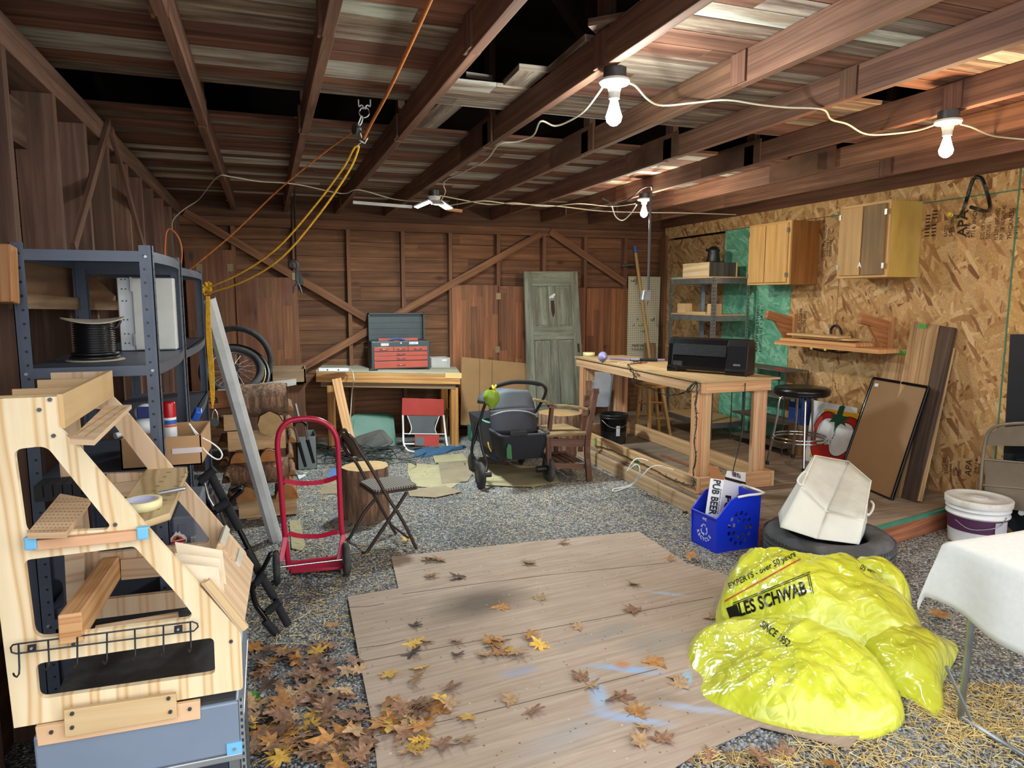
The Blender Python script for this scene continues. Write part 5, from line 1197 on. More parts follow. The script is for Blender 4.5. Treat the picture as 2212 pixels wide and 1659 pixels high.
# wooden armchair facing left ---------------------------------------------
M_WCH=wood('reddish_chair',[(.2,'#3d2318'),(.45,'#62402f'),(.62,'#785242'),(.85,'#94705c')],1,22,.6,blotch=.3)
M_WSEAT=wood('worn_seat',[(.2,'#6d5a3f'),(.5,'#8a7450'),(.8,'#a38c64')],1,14,.7,blotch=.4)
wcb=T('wooden_armchair','reddish wooden armchair with curved arms and slatted base beside the platform','chair',(2.6,5.9,0))
c_=lambda px,py,y=5.75: PY(px,py,y)
def curvedbar(P,w,h,name,m=M_WCH,par=wcb,up=(0,1,0)):
    pts=smooth([c_(*p) for p in P],3); mb=MB()
    for a,b in zip(pts,pts[1:]): 
        d=(b-a); mb.bar(a-d*.04,b+d*.04,w,h,up)
    return mb.build(name,m,par,bevel=.003)
curvedbar([(1287,840,5.78),(1280,880,5.76),(1273,920,5.74),(1268,965,5.72),(1270,1003,5.7),(1273,1038,5.7)],.052,.035,'back_leg')
curvedbar([(1268,855,6.2),(1262,900,6.2),(1257,940,6.2),(1253,975,6.2)],.045,.035,'back_leg')
MB().bar(c_(1291,845,5.8),c_(1270,848,6.2),.03,.05,(0,0,1)).build('crest_rail',M_WCH,wcb)
MB().bar(c_(1283,868,5.82),c_(1264,872,6.2),.02,.05,(0,0,1)).bar(c_(1278,890,5.82),c_(1260,893,6.2),.02,.05,(0,0,1)).build('back_slat',M_WCH,wcb)
curvedbar([(1152,863,5.95),(1180,868,5.93),(1203,876,5.9),(1225,877,5.86),(1250,880,5.82),(1271,884,5.77)],.02,.075,'armrest',M_WSEAT,up=(0,1,0))
MB().bar(c_(1192,878,5.9),c_(1187,928,5.9),.03,.045,(0,1,0)).build('arm_post',M_WCH,wcb)
MB().bar(c_(1185,878,5.9),c_(1200,879,5.9),.05,.02,(0,0,1)).build('arm_bracket',M_WCH,wcb)
zse=c_(1230,935,5.75).z
MB().slab([V((c_(1178,940,5.75).x,5.72,zse)),V((c_(1268,940,5.75).x,5.72,zse)),V((c_(1268,940,5.75).x-.02,6.2,zse)),V((c_(1178,940,5.75).x+.03,6.2,zse))],(0,0,-.025),udir=(1,0,0)).build('seat',M_WSEAT,wcb,bevel=.005)
MB().bar(c_(1183,955,5.76),c_(1262,957,5.74),.02,.07,(0,0,1)).build('seat_apron',M_WCH,wcb)
MB().bar(c_(1184,940,5.76),c_(1186,1005,5.76),.04,.04,(0,1,0)).build('front_leg',M_WCH,wcb,bevel=.003)
MB().bar(c_(1200,936,6.2),c_(1201,985,6.2),.04,.04,(0,1,0)).build('front_leg',M_WCH,wcb,bevel=.003)
MB().bar(c_(1190,1004,5.76),c_(1263,1008,5.74),.02,.045,(0,0,1)).build('stretcher',M_WCH,wcb)
mb=MB(); zz_=c_(1230,998,5.8).z
MB().bar(V((c_(1190,1000,5.76).x,6.15,zz_)),V((c_(1262,1000,5.75).x,6.15,zz_)),.02,.04,(0,0,1)).build('stretcher',M_WCH,wcb)
for k in range(5):
    x=c_(1196+k*14,1000,5.8).x; MB().bar((x,5.76,zz_),(x+.01,6.16,zz_),.045,.012,(0,0,1)).build('slat',M_WCH,wcb)
# ================================================================ right side: workbench on the platform
ZP=.149
M_BFIR=wood('bench_fir',[(.2,'#a98058'),(.45,'#c8a078'),(.62,'#d5b18b'),(.85,'#e0c4a2')],.9,24,.65,rings=3,ringcol='#aa774a',blotch=.12,knots=.25)
M_BPINK=wood('bench_pinkfir',[(.2,'#a5714e'),(.45,'#c79570'),(.62,'#d5a882'),(.85,'#dfbc9b')],.9,26,.65,rings=3.5,ringcol='#a8683f',blotch=.12)
wk=T('workbench','long fir workbench on the platform with the black heater on top','workbench',(3.5,5.7,ZP))
zt=1.05; X0,X1,Y0_,Y1_=3.19,3.86,4.59,6.93
MB().slab([(X0-.02,Y0_-.02,zt-.015),(X1+.07,Y0_-.02,zt-.015),(X1-.1,Y1_,zt-.015),(X0-.02,Y1_,zt-.015)],(0,0,.015),(1,1,1),0,(0,1,0)).build('bench_top',wood('bench_ply',[(.2,'#a98a5e'),(.5,'#c3a477'),(.8,'#d3b88d')],1,18,.65,blotch=.2),wk)
MB().bb((X0,Y0_,zt-.105),(X0+.04,Y1_,zt-.016)).build('apron',M_BFIR,wk,bevel=.003)
MB().bb((X0+.041,Y0_,zt-.105),(X1,Y0_+.04,zt-.016),(1.05,1.02,.95)).build('apron',M_BFIR,wk,bevel=.003)
MB().bb((X1-.04,Y0_+.041,zt-.105),(X1,Y1_,zt-.016)).build('apron',M_BFIR,wk); MB().bb((X0+.041,Y1_-.04,zt-.105),(X1-.041,Y1_,zt-.016)).build('apron',M_BFIR,wk)
for (x,y,sx,sy) in ((X0,Y0_,1,1),(X1,Y0_,-1,1),(X0,Y1_-.05,1,-1),(X1-.12,Y1_-.05,-1,-1)):
    zb_=ZP+.001 if 1 else ZP
    MB().bb((min(x,x+sx*.042),min(y+sy*.04,y+sy*.13),ZP),(max(x,x+sx*.042),max(y+sy*.04,y+sy*.13),zt-.106),vary(rc,.95,1.1)).build('leg',M_BPINK,wk,bevel=.003)
    MB().bb((min(x+sx*.043,x+sx*.13),min(y+sy*.04,y+sy*.08),ZP),(max(x+sx*.043,x+sx*.13),max(y+sy*.04,y+sy*.08),zt-.106),vary(rc,.95,1.15)).build('leg',M_BFIR,wk,bevel=.003)
for (a,b) in (((X0-.04,Y0_-.04),(X0,Y1_+.04)),((X1,Y0_-.04),(X1+.04,Y1_+.04)),):
    MB().bb((a[0],a[1],ZP),(b[0],b[1],ZP+.13),(1,1,.9)).build('base_beam',M_BFIR,wk,bevel=.006)
MB().bb((X0,Y0_-.04,ZP),(X1,Y0_,ZP+.13),(1.02,.98,.95)).build('base_beam',M_BFIR,wk,bevel=.006); MB().bb((X0,Y1_,ZP),(X1,Y1_+.04,ZP+.13)).build('base_beam',M_BFIR,wk)
MB().bb((X0+.045,Y1_-.2,zt-.25),(X0+.13,Y1_-.16,zt-.11)).build('corner_block',M_BFIR,wk)
# heater
M_HEAT=simple('heater_black','#0d0e11',.22,0,.1)
hA,hB=G(1440,801,zt),G(1611,814,zt); hx=(hB-hA).normalized(); hL=(hB-hA).length; hy=V((0,0,1)).cross(hx); H=PY(1445,728,hA.y).z-zt
ht_=T('baseboard_heater','long black convection heater on top of the fir workbench','heater',(hA+hB)/2)
prof=[(0,.02),(.0,.035),(.012,.05),(.02,.12),(.035,.22),(.055,.262),(.08,.27),(.15,.27),(.175,.25),(.185,.2),(.19,.05),(.185,.035),(.17,.035)]
prof=[(a,b*H/.27) for a,b in prof]
def hpl(t,w,m,nm,sc=1,d=0,par=ht_):
    P=[hA+hx*t+hy*(a*sc+(1-sc)*.09)+V((0,0,b)) for a,b in prof]; return MB().slab(P,hx*w,(1,1,1),0,V((0,0,1))).build(nm,m,par,bevel=.004,merge=True)
hpl(.02,hL-.04,M_HEAT,'body',.94)
hpl(0,.045,M_HEAT,'end_cap'); hpl(hL*.745,hL*.255,simple('heater_black2','#15161a',.35),'control_end')
for t,w in ((.0,.1),(hL*.745,hL*.25)): MB().slab([hA+hx*t,hA+hx*(t+w),hA+hx*(t+w)+hy*.19,hA+hx*t+hy*.19],(0,0,.04)).build('foot',M_HEAT,ht_,bevel=.005)
t=NT('grille'); vv=t.n('ShaderNodeTexVoronoi'); vv.inputs['Scale'].default_value=110; t.l(t.map('Object'),vv.inputs['Vector']); M_GRILLE=t.out(t.ramp(vv.outputs['Distance'],[(.3,'#050506'),(.5,'#25272b')]),.4)
MB().slab([hA+hx*.05+hy*.0185+V((0,0,H*.5)),hA+hx*hL*.74+hy*.0185+V((0,0,H*.5)),hA+hx*hL*.74+hy*.035+V((0,0,H*.82)),hA+hx*.05+hy*.035+V((0,0,H*.82))],(-.003*hy)).build('grille',M_GRILLE,ht_)
p=hA+hx*hL*.84+hy*.0+V((0,0,H*.3)); MB().slab([p+hy*.01+V((0,0,-.008)),p+hx*.06+hy*.01+V((0,0,-.008)),p+hx*.06+hy*.012+V((0,0,.008)),p+hy*.012+V((0,0,.008))],-hy*.003).build('badge',M_GALV,ht_)
p=hA+hx*.06+hy*-.001+V((0,0,H*.2)); mb=MB(); 
for k in range(5): mb.slab([p+V((0,0,k*.008)),p+hx*(.09-.01*(k%2))+V((0,0,k*.008)),p+hx*(.09-.01*(k%2))+V((0,0,k*.008+.003)),p+V((0,0,k*.008+.003))],-hy*-.001)
mb.build('warning_print',M_GALV,ht_)
hc=hA+hx*(hL*.99)+V((0,0,.02))
MB().tube([PY(1611,812,hB.y-.01),PY(1608,860,4.45),PY(1604,930,4.3),PY(1590,990,4.3),PY(1583,1020,4.2),G(1582,1040,.2)],.004,6,sub=4).build('cord',M_BLKCAB,ht_)
# watering wand
w0=G(1303,779,zt); w0.z=zt+.035; w1=w0+V((1.1,-1.15,-.01)); 
ww=T('watering_wand','lavender watering wand with round spray head on the workbench','watering wand',w0)
wp=PY(1303,772,w0.y); 
M_LAV=simple('lavender','#8f8bb8',.4)
a0=PY(1303,773,5.9);a0.z=zt+.04
a0=G(1303,771,zt+.05); a1=G(1315,775,zt+.04); a2=G(1345,776,zt+.02); a3=G(1380,777,zt+.016); a4=G(1436,777.5,zt+.016)
MB().tube([a1,a2,a3,a4],.011,10,sub=3).build('tube',M_LAV,ww); MB().tube([a3,a4],.016,12).build('grip',M_BLKFOAM,ww) if 0 else MB().tube([G(1382,777,zt+.018),G(1420,777.5,zt+.018)],.017,12).build('grip',M_BLKFOAM,ww)
d=(a1-a0).normalized(); MB().lathe(a0-d*.02,[(.05,0),(.052,.012),(.045,.03),(.02,.05),(.012,.07)],20,d).build('spray_head',M_LAV,ww); MB().lathe(a0-d*.022,[(.001,0),(.047,0),(.05,.008)],20,d).build('spray_face',M_BLKPL,ww)
p=G(1272,769,zt); lathe_thing('masking_tape','roll of tan masking tape on the far end of the fir workbench','tape',p,[(.04,.001),(.066,.001),(.066,.04),(.04,.04)],M_TAPE)
for k,(a,b,lab) in enumerate((((1335,783),(1370,781),'white pencil on the workbench near the wand'),((1362,786),(1398,783),'red-tipped pencil farther right on the workbench'))):
    MB().cyl(G(*a,zt+.006),G(*b,zt+.006),.005,.005,6).build('pencil',M_WHITEPL if k==0 else simple('pencil_red','#a33430',.5),loc=G(*a,zt),label=lab,cat='pencil')
# string lights on bench
def bulbs_on(mb,pts,rr,n=1):
    for i,p in enumerate(pts):
        if i%n==0: mb.tube([p,p+V((rr.uniform(-.03,.03),rr.uniform(-.03,.01),rr.uniform(-.02,.03)))],[.0035,.002],5)
rs=random.Random(17); sl=T('string_lights','dark green mini string lights draped over the fir workbench and down its leg','string lights',PY(1500,900,4.55))
L1=[G(1395,777,zt+.01),G(1380,780,zt+.012),G(1362,779,zt+.01),G(1385,784,zt+.012),G(1358,787,zt+.01),G(1362,794,zt+.01)]
L1b=[V((X0-.02,p.y,p.z)) for p in (PX(1362,800,X0-.02),PX(1370,812,X0-.02),PX(1367,820,X0-.02),PX(1372,826,X0-.02))]
L1+=L1b+[PY(1385,832,5.6),PY(1408,840,5.5),PY(1435,852,5.3),PY(1460,852,5.1),PY(1478,848,4.9),PY(1490,838,4.7),PX(1500,826,X0-.012)]
L2=[PX(1504,824,X0-.02),PX(1506,845,X0-.02),PX(1502,880,X0-.02),PX(1505,910,X0-.02),PX(1499,950,X0-.02),PX(1503,985,X0-.02),PX(1498,1020,X0-.02),PX(1500,1042,X0-.05)]
L3=[PX(1500,1050,X0-.06),PX(1480,1046,X0-.05),PX(1440,1030,X0-.05),PX(1400,1008,X0-.05),PX(1360,990,X0-.05),PX(1320,972,X0-.05),PX(1285,962,X0-.05)]
for L in (L1,L2,L3):
    pts=smooth(L,5); mb=MB().tube([q+V((rs.uniform(-.004,.004),rs.uniform(-.004,.004),rs.uniform(-.004,.004))) for q in pts],.0035,5); mb.tube([q+V((rs.uniform(-.01,.01),rs.uniform(-.01,.01),rs.uniform(-.006,.006))) for q in pts],.003,5); bulbs_on(mb,pts,rs,2); mb.build('light_cable',simple('green_wire','#1c2a24',.6),sl)
mb=MB(); c=PX(1490,832,X0-.03)
for k in range(3): mb.tube([PX(1504,824,X0-.03),PX(1486+k*3,838,X0-.05),PX(1484+k*2,848,X0-.04),PX(1496,840,X0-.03)],.003,5,closed=True,sub=3)
mb.build('loop',simple('green_wire','#1c2a24',.6),sl)
# black bucket
bkp=G(1330,962,ZP); bkp.z=ZP+.001
bkx0,bkx1=PY(1303,900,bkp.y+.1).x,PY(1358,900,bkp.y+.1).x; Rb=(bkx1-bkx0)/2; cb=V(((bkx0+bkx1)/2,bkp.y+Rb,ZP)); hb_=PY(1330,893,cb.y).z-ZP
if cb.x-Rb<X0+.01: cb.x=X0+.01+Rb
o=T('black_bucket','scuffed black plastic bucket inside the workbench base','bucket',cb)
MB().lathe(cb,[(Rb*.86,0),(Rb*.9,hb_*.5),(Rb*.95,hb_*.86),(Rb*1.02,hb_*.87),(Rb*1.02,hb_*.9),(Rb*.96,hb_*.905),(Rb*1.0,hb_*.93),(Rb*1.03,hb_*.97),(Rb*1.03,hb_),(Rb*.98,hb_),(Rb*.84,.02),(.001,.015)],36,capt=False).build('pail',simple('scuffed_black','#131416',.35,dirt='#3a3a38',scale=10),o)
MB().tube([cb+V((-Rb*1.03,-.03,hb_*.82)),cb+V((-Rb*.7,-Rb*.85,hb_*.62)),cb+V((0,-Rb*1.08,hb_*.6)),cb+V((Rb*.7,-Rb*.8,hb_*.72)),cb+V((Rb*1.03,-.03,hb_*.82))],.003,6,sub=4).build('wire_handle',M_GALV,o)
MB().grid([[cb+V((math.sin(a)*Rb*.925,-math.cos(a)*Rb*.925,z)) for a in (-.28,-.18,-.08,.02)] for z in (hb_*.3,hb_*.4,hb_*.55,hb_*.66)]).build('torn_label',M_WHITE,o)
# wooden stool
sw=T('wooden_stool','light round wooden stool standing behind the fir workbench','stool',(3.98,6.66,ZP))
M_STOOL=wood('stool_maple',[(.2,'#a5763c'),(.5,'#c2924f'),(.8,'#d2a666')],1,18,.45,blotch=.1)
ft=[G(*p,ZP)+V((.045,.02,0)) for p in ((1368,936),(1397,948),(1443,951),(1418,938))]
cs=sum(ft,V())/4; zs_t=PY(1408,829,cs.y).z
sr=(PY(1440,835,cs.y).x-PY(1375,835,cs.y).x)/2; sc_=V(((PY(1440,835,cs.y).x+PY(1375,835,cs.y).x)/2,cs.y,0))
MB().lathe(sc_+V((0,0,zs_t-.03)),[(sr*.9,0),(sr,.008),(sr,.02),(sr*.93,.03),(sr*.8,.027),(.001,.024)],36).build('seat',M_STOOL,sw)
tops=[]
for f_ in ft: 
    d=(f_-cs); t_=sc_+V((d.x*.6,d.y*.6,zs_t-.03)); tops.append(t_); MB().bar(f_,t_,.034,.034,(0,1,0)).build('leg',M_STOOL,sw,bevel=.004)
for h in (.22,.42):
    for i in range(4):
        k=h+(.04 if i%2 else 0)/1; a=ft[i].lerp(tops[i],k/zs_t*1.15);b=ft[(i+1)%4].lerp(tops[(i+1)%4],k/zs_t*1.15); MB().cyl(a,b,.01,.01,10).build('rung',M_STOOL,sw)
# white folding chair leaning
wf=T('folding_chair','white plastic folding chair folded up behind the far end of the workbench','chair',PY(1290,930,7.4))
yc=7.35; MB().slab(quadround([PY(1263,800,yc+.1),PY(1322,806,yc+.1),PY(1318,880,yc),PY(1258,878,yc)],.16),(0,.02,0)).build('seat',simple('pale_grey_pl','#a9adb5',.5),wf,bevel=.005,merge=True)
for P in (((1325,802),(1316,880),(1310,930)),((1262,805),(1255,880),(1250,930))): MB().tube([PY(a,b,yc-.02+.02*i) for i,(a,b) in enumerate(P)],.012,10).build('frame_tube',M_GALV,wf)
# things behind: pegboard etc.
pg=T('pegboard','cream pegboard sheet with wire hooks against the back wall','pegboard',PY(1390,800,8.2))
pA,pB,pC,pD=PY(1358,597,8.2),PY(1427,598,8.2),PY(1420,800,8.2),PY(1354,798,8.2)
t=NT('pegboard'); v=t.map('UV'); v2=t.n('ShaderNodeVectorMath',operation='FRACTION'); vs=t.n('ShaderNodeVectorMath',operation='SCALE'); vs.inputs['Scale'].default_value=33; t.l(v,vs.inputs[0]); t.l(vs.outputs[0],v2.inputs[0]); dd=t.n('ShaderNodeVectorMath',operation='DISTANCE'); dd.inputs[1].default_value=(.5,.5,0); t.l(v2.outputs[0],dd.inputs[0]); M_PEG=t.out(t.mix('#55503f','#c4bfa6',t.math('GREATER_THAN',dd.outputs['Value'],.2)),.7)
b0=MB(); P=[pA,pD,pC,pB]; uv=[((q-pA).x,(q-pA).z) for q in P]; b0.face(P,uv); b0.face([q+V((0,.006,0)) for q in reversed(P)]); b0.build('board',M_PEG,pg)
rh=random.Random(44); 
for k in range(16):
    px,py=rh.uniform(1360,1422),rh.choice([602,606,612,640,655,690,702,715,745]); p=PY(px,py,8.19); dx=rh.uniform(-.04,.04)
    MB().tube([p,p+V((dx,-.05,-.01)),p+V((dx*1.4,-.09,.0)),p+V((dx*1.5,-.1,.025))],.003,6,sub=2).build('hook',M_SCREW,pg)
mb=MB()
for dz in (0,.05): mb.tube([PY(1365,745+dz*200,8.17),PY(1415,745+dz*200,8.17)],.003,6)
for k in range(9): mb.tube([PY(1366+k*6,745,8.17),PY(1366+k*6,755,8.15)],.0025,5)
mb.build('wire_rack',M_SCREW,pg)
bh=T('broom_handle','wooden pole with blue painted tip leaning in the back corner','pole',PY(1412,800,7.9))
a,b=PY(1371,532,8.12),PY(1408,800,7.9); b2=a+(b-a)*1.55
b2=a+(b-a)*((a.z-ZP)/(a.z-b.z)); MB().cyl(a,b2,.022,.022,14).build('pole',wood('pole_wood',[(.2,'#9a7440'),(.5,'#b98f55'),(.8,'#c9a36b')],1,20,.5),bh); MB().cyl(a+(a-b)*.001,a+(b-a)*.055,.0228,.0228,14).build('blue_tip',simple('tape_blue','#3a63b0',.6),bh,label='blue painted tip')
MB().bar(PY(1343,574,8.2),PY(1373,571,8.15),.03,.03,(0,0,1)).build('black_bracket',M_BLKPL,loc=PY(1358,573,8.2),label='small black metal bracket screwed to the stud by the pegboard',cat='bracket',bevel=.006)
MB().bb((4.72,8.05,ZP),(4.86,8.12,PY(1440,740,8.1).z)).build('grey_post',M_OLDB,loc=(4.8,8.1,ZP),label='short grey board standing beside the pegboard in the corner',cat='board')
# hanging outlet
hx0,hy0=3.2,5.5
ho=T('hanging_outlet','metal outlet box hanging on a grey cord above the workbench','outlet',PY(1398,640,5.5))
MB().tube([PY(1407,400,5.5),PY(1405,450,5.5),PY(1402,560,5.5),PY(1400,627,5.5)],.011,10,sub=2).build('cord',simple('grey_conduit','#4d5054',.5),ho)
MB().slab([PY(1391,627,5.5),PY(1408,628,5.5),PY(1405,652,5.5),PY(1387,649,5.5)],(0,.05,0)).build('box',M_GALV,ho,bevel=.008)
MB().slab([PY(1395,630,5.495),PY(1407,631,5.495),PY(1404,650,5.495),PY(1392,648,5.495)],(0,-.002,0)).build('cover',simple('cover_steel','#8f9295',.4,.6),ho)
# galvanised shelving ----------------------------------------------
ms=T('galvanised_shelving','galvanised slotted shelving unit against the right wall carrying a wooden box','shelving',(4.73,6.7,ZP))
sx0,sx1,sy0,sy1=4.47,4.93,6.27,7.12; sH=1.905
for (x,y,a,b) in ((sx0,sy0,1,1),(sx1,sy0,-1,1),(sx0,sy1,1,-1),(sx1,sy1,-1,-1)):
    p=MB().bb((min(x,x+a*.04),min(y,y+b*.002),ZP),(max(x,x+a*.04),max(y,y+b*.002),sH)).bb((min(x,x+a*.002),min(y,y+b*.04),ZP),(max(x,x+a*.002),max(y,y+b*.04),sH))
    mb=p; z=ZP+.04
    while z<sH-.03: mb.bb((min(x+a*.015,x+a*.022),min(y-b*.0015,y+b*.0005),z),(max(x+a*.015,x+a*.022),max(y-b*.0015,y+b*.0005),z+.015),mi=1).bb((min(x-a*.0015,x+a*.0005),min(y+b*.015,y+b*.022),z),(max(x-a*.0015,x+a*.0005),max(y+b*.015,y+b*.022),z+.015),mi=1); z+=.038
    mb.build('post',[M_GALV,M_BLKPL],ms)
for z in (1.90,1.50,ZP+.19):
    k=MB().bb((sx0+.003,sy0+.003,z-.06),(sx1-.003,sy0+.006,z)).bb((sx0+.003,sy1-.006,z-.06),(sx1-.003,sy1-.003,z)).bb((sx0+.003,sy0,z-.06),(sx0+.006,sy1,z)).bb((sx1-.006,sy0,z-.06),(sx1-.003,sy1,z)).build('beam',M_GALV,ms)
    MB().bb((sx0+.004,sy0+.004,z+.0005),(sx1-.004,sy1-.004,z+.012)).build('deck',M_PLYP,ms)
# box on top
a,b=PY(1476,602,6.75),PY(1530,600,6.32); zb1=1.913
p0=G(1476,599,zb1); p1=V((PY(1531,590,6.35).x,6.35,zb1)); p0=V((PY(1478,600,6.95).x,6.95,zb1)); dv=(p1-p0); 
x_a=4.52; 
bxp=[V((4.50,6.9,zb1)),V((4.50,6.42,zb1)),V((4.86,6.42,zb1)),V((4.86,6.9,zb1))]
zt1=PY(1530,566,6.42).z
o=T('wooden_box','wooden box with one pale face and one dark face on top of the galvanised shelving','box',(4.68,6.66,zb1))
MB().bb((4.512,6.43,zb1),(4.86,6.9,zt1-.0)).build('dark_body',wood('grey_stain',[(.2,'#2f2d2a'),(.5,'#4a4743'),(.8,'#63605b')],1.2,20,.7),o)
MB().bb((4.50,6.42,zb1),(4.511,6.91,zt1)).build('pale_panel',M_PLY,o)
MB().bb((4.861,6.42,zb1),(4.875,6.9,zt1)).build('green_edge_panel',M_PLYP,o)
kc=V((4.70,6.62,zt1+.001)); kk=PY(1532,532,6.62).z-zt1
o=T('black_kettle','small dark kettle standing on the wooden box','kettle',kc)
MB().lathe(kc,[(.10,0),(.10,.006),(.078,.008),(.076,.02),(.06,kk*.62),(.072,kk*.78),(.066,kk*.8),(.055,kk*.82),(.05,kk*.93),(.03,kk*.95),(.028,kk),(.001,kk)],32).build('pot',simple('kettle_black','#1d1e21',.45),o)
MB().bar(kc+V((-.06,0,kk*.72)),kc+V((-.095,0,kk*.8)),.03,.02,(0,0,1)).build('spout',M_BLKPL,o)
for k,(y0,y1) in enumerate(((6.28+.02,6.42),(6.85,7.0))): 
    MB().bb((4.5,y0,1.5135),(4.6,y1,1.5135+.11)).build('wood_block',M_PLYP,loc=(4.55,y0,1.513),label=('plywood block at the near end of the middle galvanised shelf','plywood block at the far end of the middle galvanised shelf')[k],cat='wood block',bevel=.003)
MB().bb((4.5,6.45,1.5135),(4.56,6.84,1.535)).build('wood_strip',M_PLYP,loc=(4.52,6.6,1.513),label='thin wood strip lying on the middle galvanised shelf',cat='wood strip')
MB().bb((4.48,6.95,1.9135),(4.55,7.1,1.925)).build('teal_case',simple('teal_case_m','#4fa79c',.5),loc=(4.5,7,1.913),label='flat teal case on the far edge of the top galvanised shelf',cat='case')
# brown wire shelf ----------------------------------------------------
M_BWIRE=simple('brown_wire','#4e4234',.5,.4); M_BSH=simple('dusty_shelf','#5a5248',.8,dirt='#7a7468')
bw_=T('wire_bookshelf','low brown metal bookshelf along the green painted wall','bookshelf',(4.9,5.8,ZP))
wx0,wx1,wy0,wy1=4.72,5.0,5.42,6.24
for z in (.23,.47,.72,.985): MB().bb((wx0,wy0,z-.012),(wx1,wy1,z)).build('shelf',M_BSH,bw_)
for x in (wx0+.005,wx1-.005):
    for y in (wy0+.005,(wy0+wy1)/2,wy1-.005): MB().cyl((x,y,ZP),(x,y,.985),.006,.006,8).build('post',M_BWIRE,bw_)
MB().bb((wx0+.03,wy0+.06,.986),(wx0+.06,wy0+.2,.997)).build('red_tool',simple('pencil_red','#a33430',.5),loc=(4.75,5.5,.986),label='thin red-handled tool on top of the brown bookshelf',cat='tool')
# blue box + cardboard behind stool
o=T('blue_box','dark blue carton with white label and brown base behind the bar stool','box',(4.96,5.45,ZP))
MB().bb((4.90,5.36,ZP+.001),(5.03,5.41+.14,ZP+.3)).build('brown_carton',M_CARDD,o); MB().bb((4.90,5.36,ZP+.301),(5.03,5.56,ZP+.62)).build('blue_carton',simple('carton_blue','#1f3d7a',.6),o); MB().bb((4.898,5.48,ZP+.52),(4.8995,5.54,ZP+.59)).build('label',M_WHITEPL,o)
# wall cabinets --------------------------------------------------------
M_PINE=wood('cabinet_pine',[(.2,'#a98045'),(.45,'#c69c5f'),(.62,'#d2ab70'),(.85,'#dcbc88')],.9,20,.5,blotch=.12,knots=.35,knotcol='#6a4522')
M_PINED=wood('cabinet_side',[(.2,'#7d4f25'),(.5,'#9d6a38'),(.8,'#b07d4a')],.9,20,.5,knots=.35,blotch=.12)
M_YPLY=wood('yellow_ply',[(.2,'#a98a3f'),(.5,'#c4a556'),(.8,'#d1b76c')],1,5,.55,blotch=.2)
def cabinet(label,y0,y1,z0,z1,x0,split,side,lm,rm,lab2=''):
    o=T('wall_cabinet',label,'cabinet',(XR-.15,(y0+y1)/2,z0))
    MB().bb((x0+.0,y0+.015,z0),(XR-.002,y1-.015,z0+.015)).bb((x0,y0+.015,z1-.015),(XR-.002,y1-.015,z1)).bb((XR-.012,y0+.015,z0+.015),(XR-.002,y1-.015,z1-.015)).build('carcass',M_PINE,o)
    MB().bb((x0,y0,z0),(XR-.002,y0+.014,z1)).build('side_panel',side,o,bevel=.002); MB().bb((x0,y1-.014,z0),(XR-.002,y1,z1)).build('side_panel',M_PINE,o)
    # face frame
    MB().bb((x0-.018,y0,z0),(x0-.001,y0+.04,z1)).bb((x0-.018,y1-.03,z0),(x0-.001,y1,z1)).bb((x0-.018,y0+.04,z1-.035),(x0-.001,y1-.03,z1)).bb((x0-.018,y0+.04,z0),(x0-.001,y1-.03,z0+.03)).build('face_frame',M_PINE,o)
    ys=y0+(y1-y0)*split
    d1=MB().bb((x0-.034,ys+.006,z0+.02),(x0-.019,y1-.025,z1-.02)).build('door',lm,o,bevel=.003); d2=MB().bb((x0-.034,y0+.03,z0+.02),(x0-.019,ys-.006,z1-.02)).build('door',rm,o,bevel=.003)
    for dd_,yy in ((d1,y1-.02),(d2,y0+.03)):
        for zz in (z0+.09,z1-.09): MB().bb((x0-.038,yy-.012,zz-.022),(x0-.0345,yy+.012,zz+.022)).build('hinge',M_GALV,dd_)
    return o
cabinet('pine wall cabinet with two doors, nearer the back of the garage',5.43,6.04,1.82,2.42,4.73,.56,M_PINED,M_PINE,M_PINE)
o=cabinet('wall cabinet with one light and one dark door and yellow plywood side',4.32,4.84,1.86,2.465,4.73,.5,M_YPLY,wood('cab_mid',[(.2,'#987447'),(.5,'#bb955c'),(.8,'#cba970')],.9,20,.55,knots=.5,blotch=.15),wood('cab_dark',[(.2,'#5c462d'),(.5,'#80643f'),(.8,'#9a7d55')],.9,20,.6,blotch=.3,knots=.4))
MB().mesh(text_mesh('A',.06,bold=.002),frame(PX(1852,578,4.692),(0,-1,0),(0,0,1))).build('letter_sticker',M_SILVER,o)
# shelf brackets -------------------------------------------------------
M_BRK=wood('bracket_fir',[(.2,'#8d5630'),(.45,'#b0774a'),(.62,'#bf875a'),(.85,'#cc9c72')],.9,24,.65,rings=4,ringcol='#8a4f28')
for (yy,lab) in ((5.71,'triangular wooden shelf bracket on the wall at the edge of the green sheet'),(4.55,'triangular wooden shelf bracket on the wall above the leaning planks')):
    o=T('shelf_bracket',lab,'bracket',(XR-.15,yy,1.45))
    MB().bb((XR-.042,yy-.045,1.20),(XR-.002,yy+.045,1.53)).build('wall_plate',M_FIRL,o,bevel=.003)
    MB().bar((4.70,yy,1.525),(XR-.045,yy,1.455),.04,.085,(0,0,1)).build('arm',M_BRK,o,bevel=.003)
    MB().slab([(4.80,yy-.02,1.455),(XR-.046,yy-.02,1.41),(XR-.046,yy-.02,1.24),(XR-.09,yy-.02,1.25)],(0,.035,0)).build('brace',M_BRK,o)
